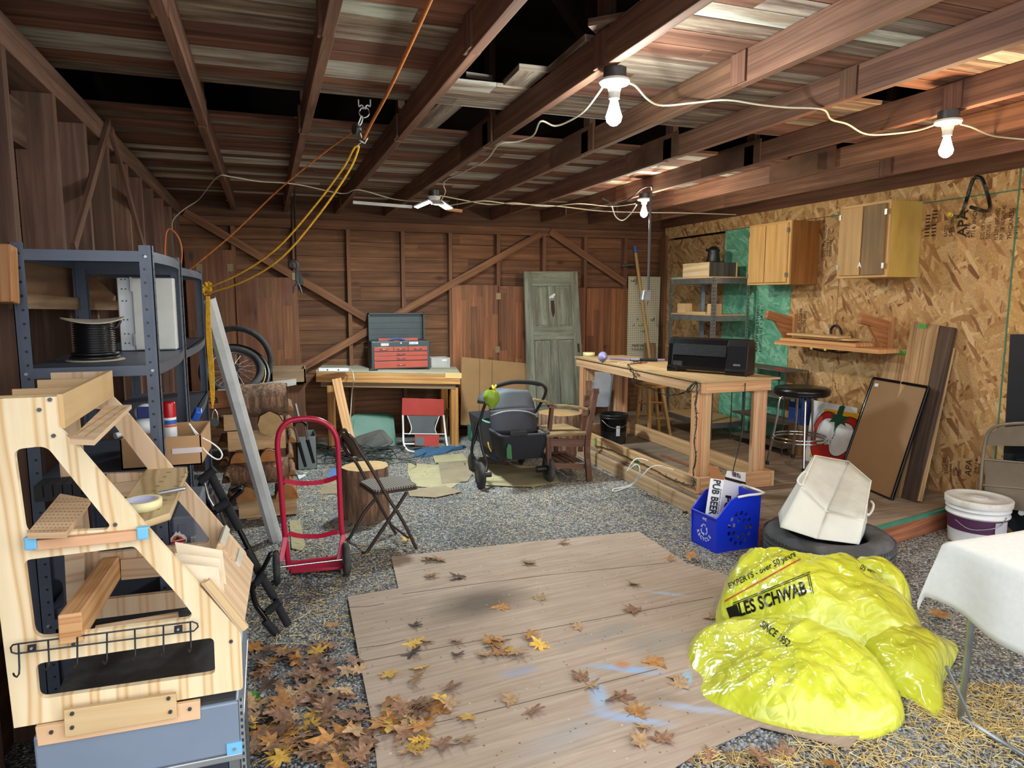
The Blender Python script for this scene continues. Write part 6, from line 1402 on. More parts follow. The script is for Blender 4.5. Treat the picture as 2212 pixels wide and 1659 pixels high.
# boards on hooks --------------------------------------------------------
bh_=[]
zb_=1.235
for k,(x0_,x1_,y0_,y1_,z0_,h_,lab) in enumerate(((4.72,5.0,4.36,5.60,1.235,.035,'widest board at the bottom of the stack on the wall hooks'),(4.74,4.98,4.62,5.55,1.272,.03,'second board from the bottom of the stack on the wall hooks'),(4.80,4.98,4.75,5.42,1.315,.016,'thin board near the top of the stack on the wall hooks'),(4.76,4.92,4.85,5.48,1.333,.018,'narrow board on top of the stack on the wall hooks'))):
    MB().bb((x0_,y0_,z0_),(x1_,y1_,z0_+h_),(1.1,1.08,1)).build('shelf_board',M_PLYP if k>1 else M_FIRL,loc=((x0_+x1_)/2,(y0_+y1_)/2,z0_),label=lab,cat='board',group='boards resting on the wall hooks',bevel=.002)
MB().bb((4.84,4.9,1.303),(4.95,5.3,1.314)).build('spacer_board',M_PLYP,loc=(4.9,5.1,1.303),label='short spacer strip between the stacked boards on the wall hooks',cat='board')
for k,px in enumerate((1755,1785)):
    q0=PX(px,752,4.70); yy=q0.y; 
    o=T('wall_hook',('yellow-tipped black hook under the stacked boards, nearer the back','yellow-tipped black hook under the stacked boards, nearer the camera')[k],'hook',(XR-.1,yy,1.2))
    MB().tube([(4.69,yy,1.232),(4.73,yy,1.222),(4.86,yy,1.2),(5.0,yy,1.215),(XR-.004,yy,1.23)],.008,8,sub=3).build('arm',M_BLKPL,o); MB().ball((4.688,yy,1.232),.012,10,8).build('tip',simple('tip_yellow','#d9c23a',.5),o)
o=MB().tube([PX(1795,722,4.95),PX(1795,712,4.95),PX(1800,705,4.95),PX(1808,704,4.95),PX(1815,712,4.95),PX(1817,722,4.95)],.012,10,sub=3).build('black_cable_loop',M_BLKPL,loc=PX(1805,715,4.95),label='black rubber loop standing behind the stacked boards',cat='loop')
# big bike hook
bk_=T('bike_hook','large bent black storage hook with worn paint high on the right wall','hook',PX(2100,430,5.02))
q=lambda a,b,x: PX(a,b,x)
MB().tube([q(2052,463,4.72),q(2062,468,4.78),q(2074,466,4.85),q(2082,450,4.97),q(2090,425,5.025),q(2097,400,5.025),q(2104,386,5.025),q(2112,382,5.025),q(2122,388,5.025),q(2130,410,5.025),q(2137,435,5.02),q(2138,450,4.97),q(2130,456,4.87),q(2112,452,4.78),q(2097,447,4.72)],.013,12,sub=4).build('bent_rod',simple('chipped_black','#17181a',.4,dirt='#8f8f8a',scale=22),bk_)
MB().cyl(q(2050,462,4.715),q(2056,465,4.74),.0145,.0145,12).build('yellow_tip',simple('tip_yellow','#d9c23a',.5),bk_)
# leaning planks --------------------------------------------------------
def plank(tl,tr,br,bl,xt,m,lab,th=.03,tint=(1,1,1),xb_=None):
    a,b=PX(*tl,xt),PX(*tr,xt); c=G(*br,ZP+.001); d=G(*bl,ZP+.001); w=(b-a); 
    c2=d+(c-d).normalized()*w.length if 1 else c
    n=w.cross(d-a).normalized(); n=n if n.x>0 else -n
    return MB().slab([a,b,d+w,d],n*th,tint,0,(d-a)).build('leaning_plank',m,loc=d,label=lab,cat='plank',group='planks leaning on the right wall',bevel=.003)
M_PLK=wood('tan_plank',[(.2,'#866a48'),(.45,'#aa8860'),(.62,'#b99870'),(.85,'#cbac85')],.8,16,.75,knots=.5,blotch=.25,rings=2,ringcol='#7a5a36')
p1=plank((1918,750),(1968,757),(1900,1050),(1856,1035),4.97,M_PLK,'short tan plank with green tape, leftmost of the leaning planks')
p2=plank((1970,693),(2028,702),(1950,1076),(1900,1060),4.99,M_PLK,'tall tan plank with green tape leaning on the wall',tint=(.95,.93,.9))
p3=plank((2029,703),(2063,708),(1979,1083),(1946,1075),5.0,M_DKB,'dark weathered plank beside the tall tan one',tint=(.8,.78,.78))
MB().bar(PX(2058,752,5.02),G(1986,1083,ZP+.01),.03,.02,(1,0,0)).build('leaning_plank',M_PLK,loc=G(1986,1083,ZP),label='thin strip at the right edge of the leaning planks',cat='plank',group='planks leaning on the right wall')
MG=simple('green_tape','#3f9a3a',.6)
for (a,b,par,xx) in ((1993,705,p2,4.975),(1948,762,p1,4.955)):
    MB().slab([PX(a-8,b-6,xx),PX(a+8,b-4,xx),PX(a+8,b+5,xx),PX(a-9,b+4,xx)],(-.001,0,0)).build('green_tape',MG,par)
# framed board --------------------------------------------------------------
fr=T('picture_frame','black-framed brown board leaning in front of the planks','picture frame',G(1870,1055,ZP))
fb,fa=G(1926,1080,ZP+.001),G(1812,1031,ZP+.001); ft1=PX(1888,817,4.86); 
ex=(fb-fa); 
ft1=PL(1888,817,fa,(ex.cross(PX(2006,837,4.80)-fb)))
ft2=PL(2006,837,fa,(ex.cross(PX(2006,837,4.80)-fb)))
nn=(ex.cross(ft1-fa)).normalized(); nn=nn if nn.x>0 else -nn
def lerp4(u,v): return (fa*(1-u)+fb*u)*(1-v)+(ft1*(1-u)+ft2*u)*v
MB().slab([lerp4(.02,.01),lerp4(.98,.01),lerp4(.98,.99),lerp4(.02,.99)],nn*.006).build('backing_board',simple('kraft_board','#8f6f4d',.55,scale=3,var=.08),fr)
for a,b in (((0,0),(1,0)),((1,0),(1,1)),((1,1),(0,1)),((0,1),(0,0))):
    MB().bar(lerp4(*a),lerp4(*b),.022,.022,nn).build('frame_rail',M_BLKGLOSS,fr,bevel=.003)
c=lerp4(.06,.955)-nn*.001; MB().slab([c,c+(ft2-ft1)*.07,c+(ft2-ft1)*.07-(ft1-fa)*.03,c-(ft1-fa)*.03],-nn*.001).build('sticker',M_WHITEPL,fr)
# painting: a halved red tomato -----------------------------------------------
pt=T('tomato_painting','painted board of a halved red tomato on yellow leaning behind the stool','painting',G(1780,1005,ZP))
pa_=G(1737,994,ZP+.001); pb_=V((pa_.x+.02,pa_.y-.52,ZP+.001))
nrm=(pb_-pa_).cross(PX(1756,864,4.97)-pa_)
pc_=PL(1756,864,pa_,nrm); pd_=PL(1864,880,pa_,nrm); nn=nrm.normalized(); nn=nn if nn.x>0 else -nn
Xv=(pb_-pa_); Yv=(pc_-pa_); Lx,Ly=Xv.length,Yv.length
MB().slab([pa_,pb_,pb_+Yv,pc_],nn*.01).build('panel',M_WHITE,pt)
MF=frame(pa_-nn*.001,Xv,Yv)
def art(P,name,m,lift,rd=0,k=3,par=pt):
    pts=smooth([V((a*Lx,b*Ly,0)) for a,b in P],k,True) if k>1 else [V((a*Lx,b*Ly,0)) for a,b in P]
    me=plate([[(p.x,p.y) for p in pts]],.0008); Mz=MF.copy(); Mz.translation=MF.translation-nn*lift; return MB().mesh(me,Mz).build(name,m,par)
MY=simple('art_yellow','#e0a81c',.45); MR=simple('art_red','#b3251c',.4); MW2=simple('art_white','#dcdedd',.5); MGN=simple('art_green','#1d4d38',.5); MBK=simple('art_black','#111111',.5)
art([(.1,.08),(.88,.12),(.9,.9),(.12,.88)],'yellow_ground',MY,.0005,k=1)
body=[(.5,.76),(.36,.83),(.16,.82),(.03,.66),(.02,.4),(.12,.16),(.34,.04),(.6,.02),(.84,.14),(.98,.38),(.99,.62),(.88,.78),(.68,.82)]
art([(.5+(a-.5)*1.04,.43+(b-.43)*1.03) for a,b in body],'outline',MBK,.0012); art(body,'red_body',MR,.002)
for P in ([(.5,.66),(.38,.74),(.2,.72),(.1,.58),(.12,.38),(.22,.3),(.36,.36),(.46,.34),(.48,.5)],[(.52,.66),(.66,.72),(.82,.68),(.9,.52),(.84,.32),(.68,.2),(.52,.22),(.44,.36),(.5,.5)]):
    cx_=sum(a for a,b in P)/len(P); cy_=sum(b for a,b in P)/len(P); art([(cx_+(a-cx_)*1.05,cy_+(b-cy_)*1.05) for a,b in P],'outline',MBK,.0026); art(P,'white_half',MW2,.0034)
art([(.47,.52),(.43,.7),(.3,.68),(.36,.76),(.28,.82),(.42,.82),(.43,.96),(.55,.97),(.55,.82),(.72,.83),(.62,.74),(.7,.66),(.54,.7)],'green_stem',MGN,.0042,k=2)
art([(.47,.44),(.49,.44),(.49,.46),(.47,.46)],'seed',MBK,.0042,k=1)
# bar stool -----------------------------------------------------------------------
bs=T('bar_stool','chrome bar stool with round black seat beside the tomato painting','stool',(4.7,5.05,ZP))
fp=[G(1673,1003,ZP),G(1733,1016,ZP),G(1778,988,ZP),G(1718,996,ZP)]; 
cc=V((4.70,5.08,0)); zs1=PY(1731,836,cc.y).z
Rr=(PY(1778,850,cc.y).x-PY(1685,850,cc.y).x)/2; cc.x=(PY(1778,850,cc.y).x+PY(1685,850,cc.y).x)/2
MB().lathe(cc+V((0,0,zs1-.075)),[(Rr*.9,0),(Rr*.97,.01),(Rr*.99,.018),(Rr*.97,.026),(Rr*1.0,.035),(Rr*1.0,.055),(Rr*.93,.072),(Rr*.5,.078),(.001,.078)],40).build('seat',simple('black_vinyl','#111214',.3),bs)
ring=[]
for f_ in fp:
    d=(f_-cc);d.z=0; d.normalize(); tp_=cc+d*Rr*.78+V((0,0,zs1-.1)); f2=V((cc.x+d.x*Rr*1.15,cc.y+d.y*Rr*1.15,ZP)) if 1 else f_
    MB().tube([cc+d*Rr*.2+V((0,0,zs1-.08)),cc+d*Rr*.6+V((0,0,zs1-.082)),tp_,cc+d*Rr*.84+V((0,0,zs1-.18)),cc+d*Rr*.9+V((0,0,ZP+.4)),f2+V((0,0,.02))],.0115,12,sub=4).build('leg',M_CHROME,bs)
    MB().cyl(f2,f2+V((0,0,.035)),.017,.015,12).build('foot_cap',M_BLKPL,bs)
for z,k in ((.30,1.01),(.33,.97)):
    MB().tube([cc+V((math.cos(a)*Rr*k,math.sin(a)*Rr*k,ZP+z-.06)) for a in [2*PI*i/36 for i in range(36)]],.009,10,closed=True).build('foot_ring',M_CHROME,bs)
# board at x=… red strip on platform floor under the bench
MB().bar(G(1428,982,ZP+.01),G(1495,1008,ZP+.01),.03,.012,(0,0,1)).build('wood_strip',M_RFIR,loc=G(1460,995,ZP),label='thin red-brown strip lying inside the workbench base',cat='wood strip')
# white power strip and cords inside bench base
zz=ZP+.13
a,b=G(1492,1022,ZP+.02),G(1547,1012,ZP+.02); o=MB().bar(a,b,.05,.035,(0,0,1)).build('power_strip',M_WHITEPL,loc=a,label='white power strip inside the near end of the workbench base',cat='power strip',bevel=.004)
MB().tube([a,G(1470,1022,ZP+.02),G(1455,1021,ZP+.03)],.004,6,sub=2).build('cord',M_WCABLE,o)
cz=lambda a,b,z: G(a,b,z)
MB().tube([cz(1455,1015,.30),cz(1440,1010,.31),cz(1425,1006,.33),cz(1405,1010,.3),cz(1385,1030,.2),cz(1365,1048,.03),cz(1340,1058,.012),cz(1325,1061,.012),cz(1326,1056,.012),cz(1350,1052,.03),cz(1372,1040,.12),cz(1382,1018,.25),cz(1378,1004,.3),cz(1370,1005,.3),cz(1358,1015,.24),cz(1354,1019,.2)],.005,8,sub=4).tube([cz(1354,1019,.2),cz(1366,998,.3),cz(1380,990,.33),cz(1400,995,.33)],.005,8,sub=3).build('white_cable',M_WCABLE,loc=G(1380,1040),label='looping white cable spilling over the edge of the platform',cat='cable')
for k,(px,py) in enumerate(((1286,956),(1376,1002))): MB().slab([PX(px-2,py-10,X0-.045),PX(px+2,py-10,X0-.045),PX(px+2,py+8,X0-.045),PX(px-1,py+8,X0-.045)],(-.001,0,0)).build('green_tape',MG,sl)
MB().tube([G(1520,1090,.04),G(1500,1095,.03),G(1488,1103,.012),G(1476,1108,.01)],.006,8,sub=4).build('black_cord',M_BLKCAB,loc=G(1490,1100),label='short black cord at the near platform corner by the blue basket',cat='cord')
# ================================================================ foreground right
from mathutils import noise as NZ
# tyre ----------------------------------------------------------------
TC=V((3.29,3.33,0)); TR=.385
ty=T('car_tyre','large worn black car tyre lying flat on the gravel holding the canvas bin','tyre',TC)
pr=[(a,b*1.16) for a,b in [(.235,.03),(.30,.012),(.35,.02),(.375,.045),(TR,.07),(TR,.155),(.375,.18),(.35,.205),(.30,.213),(.25,.2),(.235,.185),(.225,.17),(.24,.15),(.30,.14),(.33,.11),(.30,.07),(.24,.05),(.235,.03)]]
M_TYRE=simple('tyre_rubber','#47484b',.8,var=.25,dirt='#67676a',bump=.3)
MB().lathe(TC,pr,72,capb=False,capt=False).build('tyre_body',M_TYRE,ty)
mb=MB()
for z in (.098,.131,.163): mb.lathe(TC,[(TR+.0005,z-.004),(TR+.0015,z-.002),(TR+.0015,z+.002),(TR+.0005,z+.004)],72,capb=False,capt=False)
mb.build('tread_groove',simple('groove','#0e0e0f',.9),ty)
mb=MB()
for k in range(90):
    a=2*PI*k/90; c=TC+V((math.cos(a),math.sin(a),0))*(TR-.002); R3=Matrix.Rotation(a,3,'Z')
    mb.box(c+V((0,0,.2)),(.008,.012,.022),R3).box(c+V((0,0,.055)),(.008,.012,.022),R3)
mb.build('tread_block',M_TYRE,ty)
# canvas bin ------------------------------------------------------------
M_CANV=simple('canvas','#d3d5ce',.9,scale=5,var=.07,bump=.25)
cv=T('canvas_bin','off-white canvas storage bin tipped inside the car tyre','storage bin',TC+V((0,0,.2)))
pt3=lambda a,b,y: PY(a,b,y)
BL,BR=pt3(1686,1139,3.28),pt3(1855,1176,3.05); ML,MM,MR=pt3(1731,1051,3.42),pt3(1785,1104,3.28),pt3(1866,1124,3.12)
BM=pt3(1764,1164,3.15); TL,TRi,RT=pt3(1761,984,3.75),pt3(1833,997,3.78),pt3(1882,1039,3.55); BKb=pt3(1800,1120,3.62); RB=pt3(1872,1141,3.35)
def sagquad(a,b,c,d,n=8,m=8,amp=.006,seed=0):
    P=[]
    for i in range(n+1):
        r=[]
        for j in range(m+1):
            u,v=j/m,i/n; p=(a*(1-u)+b*u)*(1-v)+(d*(1-u)+c*u)*v; e=math.sin(PI*u)*math.sin(PI*v); q=V((p.x*9+seed,p.y*9,p.z*9)); r.append(p+V((0,1,0))*(NZ.noise(q)*amp*2+NZ.noise(q*3)*amp*.6)*e)
        P.append(r)
    return P
mb=MB(); mb.grid(sagquad(BL,BM,MM,ML)); mb.grid(sagquad(BM,BR,MR,MM,seed=3)); mb.build('front_face',M_CANV,cv,solid=.004)
mb=MB(); mb.grid(sagquad(ML,MM,TRi,TL,seed=5,amp=.01)); mb.build('inner_lining',simple('canvas_in','#c9cbc2',.9,bump=.2),cv,solid=.004)
mb=MB(); mb.grid(sagquad(MM+V((0,.12,0)),MR,RT,TRi,seed=8,amp=.01)); mb.grid(sagquad(MM,MR,MR+V((0,.02,0)),MM+V((0,.12,0)),seed=8,amp=.0)); mb.build('inner_lining',simple('canvas_in','#c9cbc2',.9,bump=.2),cv,solid=.004)
mb=MB(); mb.grid(sagquad(BR,RB,RT+V((0,.02,0)),MR,seed=9)); mb.build('side_face',M_CANV,cv,solid=.004)
BKL,BKR=BL+V((.17,.22,.0)),BR+V((.05,.26,.0))
mb=MB(); mb.grid(sagquad(BKL.lerp(BKR,.0),BKL.lerp(BKR,.55),TRi+V((0,.012,0)),TL+V((0,.012,0)),seed=12)); mb.grid(sagquad(BKL.lerp(BKR,.55),BKR,RT+V((0,.012,0)),TRi+V((0,.012,0)),seed=12)); mb.grid(sagquad(BL,BKL,TL+V((0,.012,0)),ML,seed=13)); mb.grid(sagquad(BL,BR,BKR,BKL,seed=14)); mb.build('back_face',M_CANV,cv,solid=.004)
MB().tube([ML,MM,MR],.004,8,sub=5).tube([ML,TL,TRi,RT,MR],.004,8,sub=1).tube([MM,BM],.002,6).build('piping',simple('canvas_edge','#e6e5dc',.8),cv)
MB().tube([PY(1735,1048,3.42),PY(1725,1044,3.42),PY(1724,1035,3.44),PY(1734,1022,3.48),PY(1740,1019,3.5),PY(1742,1023,3.5)],.007,8,sub=4).tube([PY(1882,1083,3.35),PY(1887,1090,3.3),PY(1884,1103,3.25),PY(1876,1113,3.2),PY(1874,1109,3.2)],.007,8,sub=4).build('handle',M_CANV,cv)
# blue recycling basket ----------------------------------------------------
M_BLUE=simple('recycling_blue','#1330c9',.35,scale=3,var=.06)
nb=lambda px,py,z=0: G(px,py,z)
f0,f1=nb(1547,1196),nb(1512,1160)
f2=nb(1636,1180)
ex=(f2-f0); ey=(f1-f0); ey=V((-ex.y,ex.x,0)).normalized()*.26
Zt=V((0,0,.36))
rb_=T('recycling_basket','bright blue recycling basket with WE RECYCLE print beside the platform','basket',f0)
A,B,C,Dq=f0,f0+ex,f0+ex+ey,f0+ey
lean=lambda p,k: p+((p-(A+C)/2).normalized()*k)
# side facing the camera: sloping top edge, punched holes
hL=PY(1550,1125,f0.y).z; hR=PY(1640,1085,f2.y).z; 
hN=.235; hH=.365
W1=ex.length
holes=[]
rr=random.Random(2)
for (R0_,n) in ((.088,13),(.052,7)):
    for k in range(n):
        a=2*PI*k/n; cx_=W1*.54+math.cos(a)*R0_*1.05; cy_=.15+math.sin(a)*R0_*1.2
        s_=.0145; rot=a+rr.uniform(-.4,.4); holes.append([(cx_+s_*1.1*math.cos(rot+t)*(1.2 if i%2 else .9),cy_+s_*1.25*math.sin(rot+t)) for i,t in enumerate((.8,2.3,3.9,5.5))])
side=[(0,0),(W1,0),(W1+.012,hH),(W1*.42,hH),(W1*.3,hH-.012),(W1*.02,hN+.015),(-.01,hN)]
me=plate([side]+holes,.004)
def wallp(o,x,y=(0,0,1)): return frame(o,x,y)
MB().mesh(me,wallp(A,ex)).build('side_wall',M_BLUE,rb_); MB().mesh(plate([side],.004),wallp(A+ey,ex)).build('side_wall',M_BLUE,rb_)
W2=ey.length
MB().slab([A,Dq,Dq+V((0,0,hN)),A+V((0,0,hN))],ex.normalized()*.004).build('front_wall',M_BLUE,rb_,bevel=.001)
MB().slab([B,C,C+V((0,0,hH)),B+V((0,0,hH))],-ex.normalized()*.004).build('back_wall',M_BLUE,rb_)
MB().slab([A,B,C,Dq],(0,0,.004)).build('bottom',M_BLUE,rb_)
def P3(u,v,h): return A+ex*u+ey*v+V((0,0,h))
rimp=[P3(-.02,1,hN),P3(-.02,0,hN),P3(.02,0,hN+.015),P3(.3,0,hH-.012),P3(.42,0,hH),P3(1.01,0,hH),P3(1.01,1,hH),P3(.42,1,hH),P3(.3,1,hH-.012),P3(.02,1,hN+.015)]
MB().tube(rimp,.007,8,closed=True).build('rim',M_BLUE,rb_)
MB().tube([P3(.45,-.03,hH+.006),P3(.7,-.05,hH+.012),P3(1.08,-.04,hH+.01),P3(1.1,.5,hH+.01),P3(1.06,1.03,hH+.008),P3(.55,1.03,hH+.006)],.009,8,sub=2).build('white_handle',M_WHITEPL,rb_)
nx=-ex.normalized()
def onfront(me,u,h,wd,name,par,lift=.001):
    xs=[v.co.x for v in me.vertices]; ys=[v.co.y for v in me.vertices]; s=wd/(max(xs)-min(xs)); c=A+ey*(1-u)+V((0,0,h))+nx*lift
    return MB().mesh(me,frame(c,-ey,(0,0,1))@Matrix.Scale(s,4)@Matrix.Translation((-(min(xs)+max(xs))/2,-(min(ys)+max(ys))/2,0)))
onfront(text_mesh('WE',1,bold=.02),.5,.2,.045,'x',None).build('lettering',M_WHITEPL,rb_)
mb=MB(); c0=A+ey*.5+V((0,0,.125)); fx=-ey.normalized()
for k in range(3):
    a0_=PI/2+2*PI*k/3
    def pp(a,r): return c0+fx*math.cos(a)*r+V((0,0,math.sin(a)*r*1.1))+nx*.0015
    p0,p1,p2=pp(a0_-.35,.034),pp(a0_+.35,.034),pp(a0_+.9,.029)
    mb.tube([p0,p1,p2],.0028,6).tube([p2,p2+(p0-p2)*.25],.002,5); mb.tube([pp(a0_-.5,.024),p0],.002,5)
    mb.slab([p2+(pp(a0_+.9,.05)-p2)*.5,p2-(pp(a0_+.9,.05)-p2)*.5,pp(a0_+1.2,.034)],nx*.001)
mb.build('recycling_arrows',M_WHITEPL,rb_)
for ch,a in zip('RECYCLE',[math.radians(x) for x in (205,226,247,268,289,310,331)]):
    me=text_mesh(ch,.034,bold=.0006,align='CENTER'); M=frame(c0+nx*.0015,fx,(0,0,1))@Matrix.Translation((math.cos(a)*.068,math.sin(a)*.066,0))@Matrix.Rotation(a+PI/2,4,'Z')@Matrix.Translation((0,-.012,0)); MB().mesh(me,M).build('lettering',M_WHITEPL,rb_)
# beer carton --------------------------------------------------------------
M_BEER=simple('carton_white','#d9dde4',.5,scale=3,var=.04); M_INK=simple('ink','#121316',.5)
bb=T('beer_carton','open white PUB BEER carton standing in the blue basket','carton',P3(.4,.5,.01))
Yb=f0.y+.12
q=lambda a,b,dy=0: PY(a,b,Yb+dy)
cA,cB,cC=q(1523,1110,.02),q(1552,1120,0),q(1604,1100,.1)
tA,tB,tC=q(1535,1033,.06),q(1564,1037,.04),q(1610,1051,.14)
dA=(cA-tA).normalized(); ln=.30
for nm,(t0,t1) in (('narrow_side',(tA,tB)),('wide_side',(tB,tC))):
    MB().slab([t0,t1,t1+(cB-tB).normalized()*ln,t0+(cB-tB).normalized()*ln],((t1-t0).cross(cB-tB)).normalized()*.002).build(nm,M_BEER,bb)
back=tA+(tC-tB); dd=(cB-tB).normalized()*ln
MB().slab([tC,back,back+dd,tC+dd],(0,.002,0)).slab([back,tA,tA+dd,back+dd],(-.002,0,0)).build('back_side',M_CARD,bb)
MB().slab([tA,tB,tB+V((-.0,.03,.0))+(V((-.012,.02,.075))),tA+V((.0,.03,.0))+V((.01,.02,.085))],(0,.002,0)).build('top_flap',simple('kraft_flap','#8a5c34',.8),bb)
fl1,fl2=q(1611,1021,.2),q(1571,1017,.12)
MB().slab([tC,tB.lerp(tC,.02),fl2,fl1],(0,.002,0)).build('top_flap',M_BEER,bb)
def onplane(me,o,x,y,wd,hd,par,name='lettering',m=M_INK):
    xs=[v.co.x for v in me.vertices]; ys=[v.co.y for v in me.vertices]; w_=max(xs)-min(xs);h_=max(ys)-min(ys)
    n=x.cross(y).normalized(); 
    M=frame(o,x,y)@Matrix.Diagonal((wd/w_,hd/h_,1,1))@Matrix.Translation((-(min(xs)+max(xs))/2,-(min(ys)+max(ys))/2,0)); return MB().mesh(me,M).build(name,m,par)
xw=(tC-tB);yw=-(cB-tB).normalized()*ln; nw=xw.cross(-yw).normalized(); nw=nw if nw.y<0 else -nw
xn=(tB-tA); nn_=xn.cross(-yw).normalized(); nn_=nn_ if nn_.y<0 else -nn_
onplane(text_mesh('PUB BEER',1,bold=.03),tA+xn*.5-yw*.42+nn_*.003,-yw,xn,.24,.055,bb)
onplane(text_mesh('BURDEN BURNSIDE',1),tA+xn*.88-yw*.5+nn_*.003,-yw,xn,.17,.008,bb)
onplane(text_mesh('PUB',1,bold=.04),tB+xw*.28-yw*.6+nw*.003,-yw,xw,.17,.075,bb)
onplane(text_mesh('BEER',1,bold=.04),tB+xw*.76-yw*.56+nw*.003,-yw,xw,.19,.055,bb)
fx_=(fl2-fl1); fy_=(tC-fl1); cfl=(fl1+fl2+tB+tC)/4; nf=fx_.cross(fy_).normalized(); nf=nf if nf.y<0 else -nf
onplane(text_mesh('PUB BEER',1,bold=.02),cfl+(fl1-tC)*.18+nf*.003,-(tC-tB),-(fl1-tC),.115,.036,bb)
MB().bar(tB.lerp(fl2,.2)+nf*.003,tC.lerp(fl1,.2)+nf*.003,.002,.02,(fl1-tC)).build('black_stripe',M_INK,bb)
# white bucket ----------------------------------------------------------------
wc_=V((4.63,3.36,0)); 
wx0_,wx1_=PY(2058,1080,wc_.y).x,PY(2168,1080,wc_.y).x; wr_=(wx1_-wx0_)/2*.8; wc_.x=(wx0_+wx1_)/2; wh=PY(2113,1073,wc_.y).z
wbk=T('white_bucket','white plastic bucket with lid and purple label beside the platform end','bucket',wc_)
MB().lathe(wc_,[(wr_*.84,0),(wr_*.9,wh*.62),(wr_*.97,wh*.63),(wr_*.97,wh*.67),(wr_*.91,wh*.675),(wr_*.92,wh*.75),(wr_*.98,wh*.76),(wr_*.98,wh*.79),(wr_*.93,wh*.8),(wr_*.94,wh*.88)],40).build('pail',M_WHITEPL,wbk)
MB().lathe(wc_,[(wr_*1.02,wh*.86),(wr_*1.03,wh*.98),(wr_*1.0,wh),(wr_*.93,wh*.995),(wr_*.9,wh*.975),(wr_*.3,wh*.975),(wr_*.28,wh*1.0),(wr_*.14,wh*1.0),(.001,wh*.985)],40).build('lid',simple('lid_white','#d0cfca',.5,dirt='#a89f92',scale=12),wbk)
MB().lathe(wc_,[(wr_*.872,wh*.3),(wr_*.905,wh*.6)],40,capb=False,capt=False).build('purple_label',simple('label_purple','#4a2448',.5),wbk)
fa_=[wc_+V((math.sin(a)*wr_*.915,-math.cos(a)*wr_*.915,0)) for a in (-.32,-.16,0,.16,.3)]
MB().grid([[p+V((0,0,z)) for p in fa_] for z in (.02,wh*.2,wh*.4,wh*.58)]).build('torn_paper',simple('paper_grey','#b9b8c4',.7),wbk)
MB().tube([wc_+V((wr_*.1,-wr_*.95,wh*.7)),wc_+V((-wr_*.4,-wr_*1.0,wh*.52)),wc_+V((-wr_*.95,-wr_*.5,wh*.42)),wc_+V((-wr_*1.05,0,wh*.55))],.003,6,sub=4).build('wire_handle',M_GALV,wbk)
# plain black board + tan chairs -----------------------------------------------------
bp=T('black_board','tall black board leaning on the right wall behind the tan chairs','board',(4.95,3.3,0))
MB().slab([PX(2182,722,5.03),PX(2240,722,5.03),PX(2240,1200,5.0),PX(2160,1120,5.0)],(.012,0,0)).build('board',simple('navy_black','#14171f',.55),bp)
MB().cyl(PX(2206,1108,4.99),PX(2206,1108,4.96),.02,.018,16).build('knob',M_WHITEPL,bp)
M_TAN=simple('tan_enamel','#83786a',.4,.3,.08,dirt='#6f6659')
for k in range(2):
    x_=4.86+.06*k; q=lambda a,b: PX(a,b,x_)
    o=T('folding_chair',('nearer tan steel folding chair folded upright against the right wall','farther tan steel folding chair folded upright against the right wall')[k],'chair',q(2160,1180))
    MB().tube([q(2112,1120),q(2118,1050),q(2122,1000),q(2128,955),q(2137,932),q(2158,919),q(2212,914),q(2250,918),q(2262,940),q(2266,1000),q(2270,1120)],.012,12,sub=3).build('frame_tube',M_TAN,o)
    MB().slab([q(2131,962),q(2137,936),q(2158,924),q(2212,919),q(2250,923),q(2258,965)],(.01,0,0)).build('back_panel',M_TAN,o)
    MB().slab(quadround([q(2130,990),q(2262,1003),q(2262,1112),q(2126,1092)],.1),(.012,0,0)).build('seat',M_TAN,o)
    MB().tube([q(2122,992),q(2264,1004)],.007,8).tube([q(2124,1048),q(2264,1060)],.006,8).build('crossbar',M_TAN,o)
    MB().tube([q(2140,1095),q(2150,1180),q(2158,1215)],.01,8).tube([q(2112,1120),q(2110,1190)],.012,8).build('leg',M_TAN,o)
# cloth table -----------------------------------------------------------------
tb2=T('folding_table','folding table with grey steel legs under a white cloth at the right edge','table',(2.9,1.7,0))
tc0=V((2.53,1.94,.73))
MB().bb((2.545,1.15,.70),(3.4,1.925,.722)).build('table_top',M_WHITE,tb2)
lg=[PY(2052,1300,1.86),PY(2036,1500,1.86)]
l0=V((2.60,1.86,.70)); l1=V((2.575,1.86,.03))
MB().tube([l0,l1,V((2.577,1.86,.012)),V((2.585,1.6,.012)),V((2.60,1.2,.012)),V((2.62,1.2,.7))],.0125,12).build('leg_frame',M_GALV,tb2)
MB().tube([PY(2044,1440,1.85),PY(2098,1556,1.80)],.007,8).build('brace',M_GALV,tb2)
ncx,ncy=34,44; P=[]
rcl=random.Random(5)
def clothz(x,y):
    # x measured left of the table edge (positive = overhang), y measured beyond far edge
    return 0
hemL={}
for i in range(46):
    u=i/45; row=[]
    yw_=1.05+(.93+.14)*u    # along the table towards the back, with overhang at the end
    for j in range(40):
        v=j/39; s_=-.33+ v*1.2   # across; negative = hanging part
        y=min(yw_,1.945); over=max(0,yw_-1.945)
        if s_<0:
            dpt=-s_; dpt=dpt*(.74+.35*(1.945-min(yw_,1.945))+.03*math.sin(yw_*9)); hang=dpt; fold=.018*math.sin(yw_*19+1)*min(1,dpt/.12)
            x=2.525-.035*(1-math.exp(-dpt*9))+fold*-.8-dpt*.06; z=.728-dpt+.006
            if dpt<.03: z=.732-dpt*.6
        else: x=2.53+s_; z=.732+.002*NZ.noise(V((x*7 if 0 else s_*7,yw_*7,0)))
        if over>0:
            y=1.945+.02*(1-math.exp(-over*20))+.01*math.sin(s_*14)*over*8; z-=over*.9
            if s_<0: y+=-s_*.1; z+=over*.5
        row.append(V((x,y,z)))
    P.append(row)
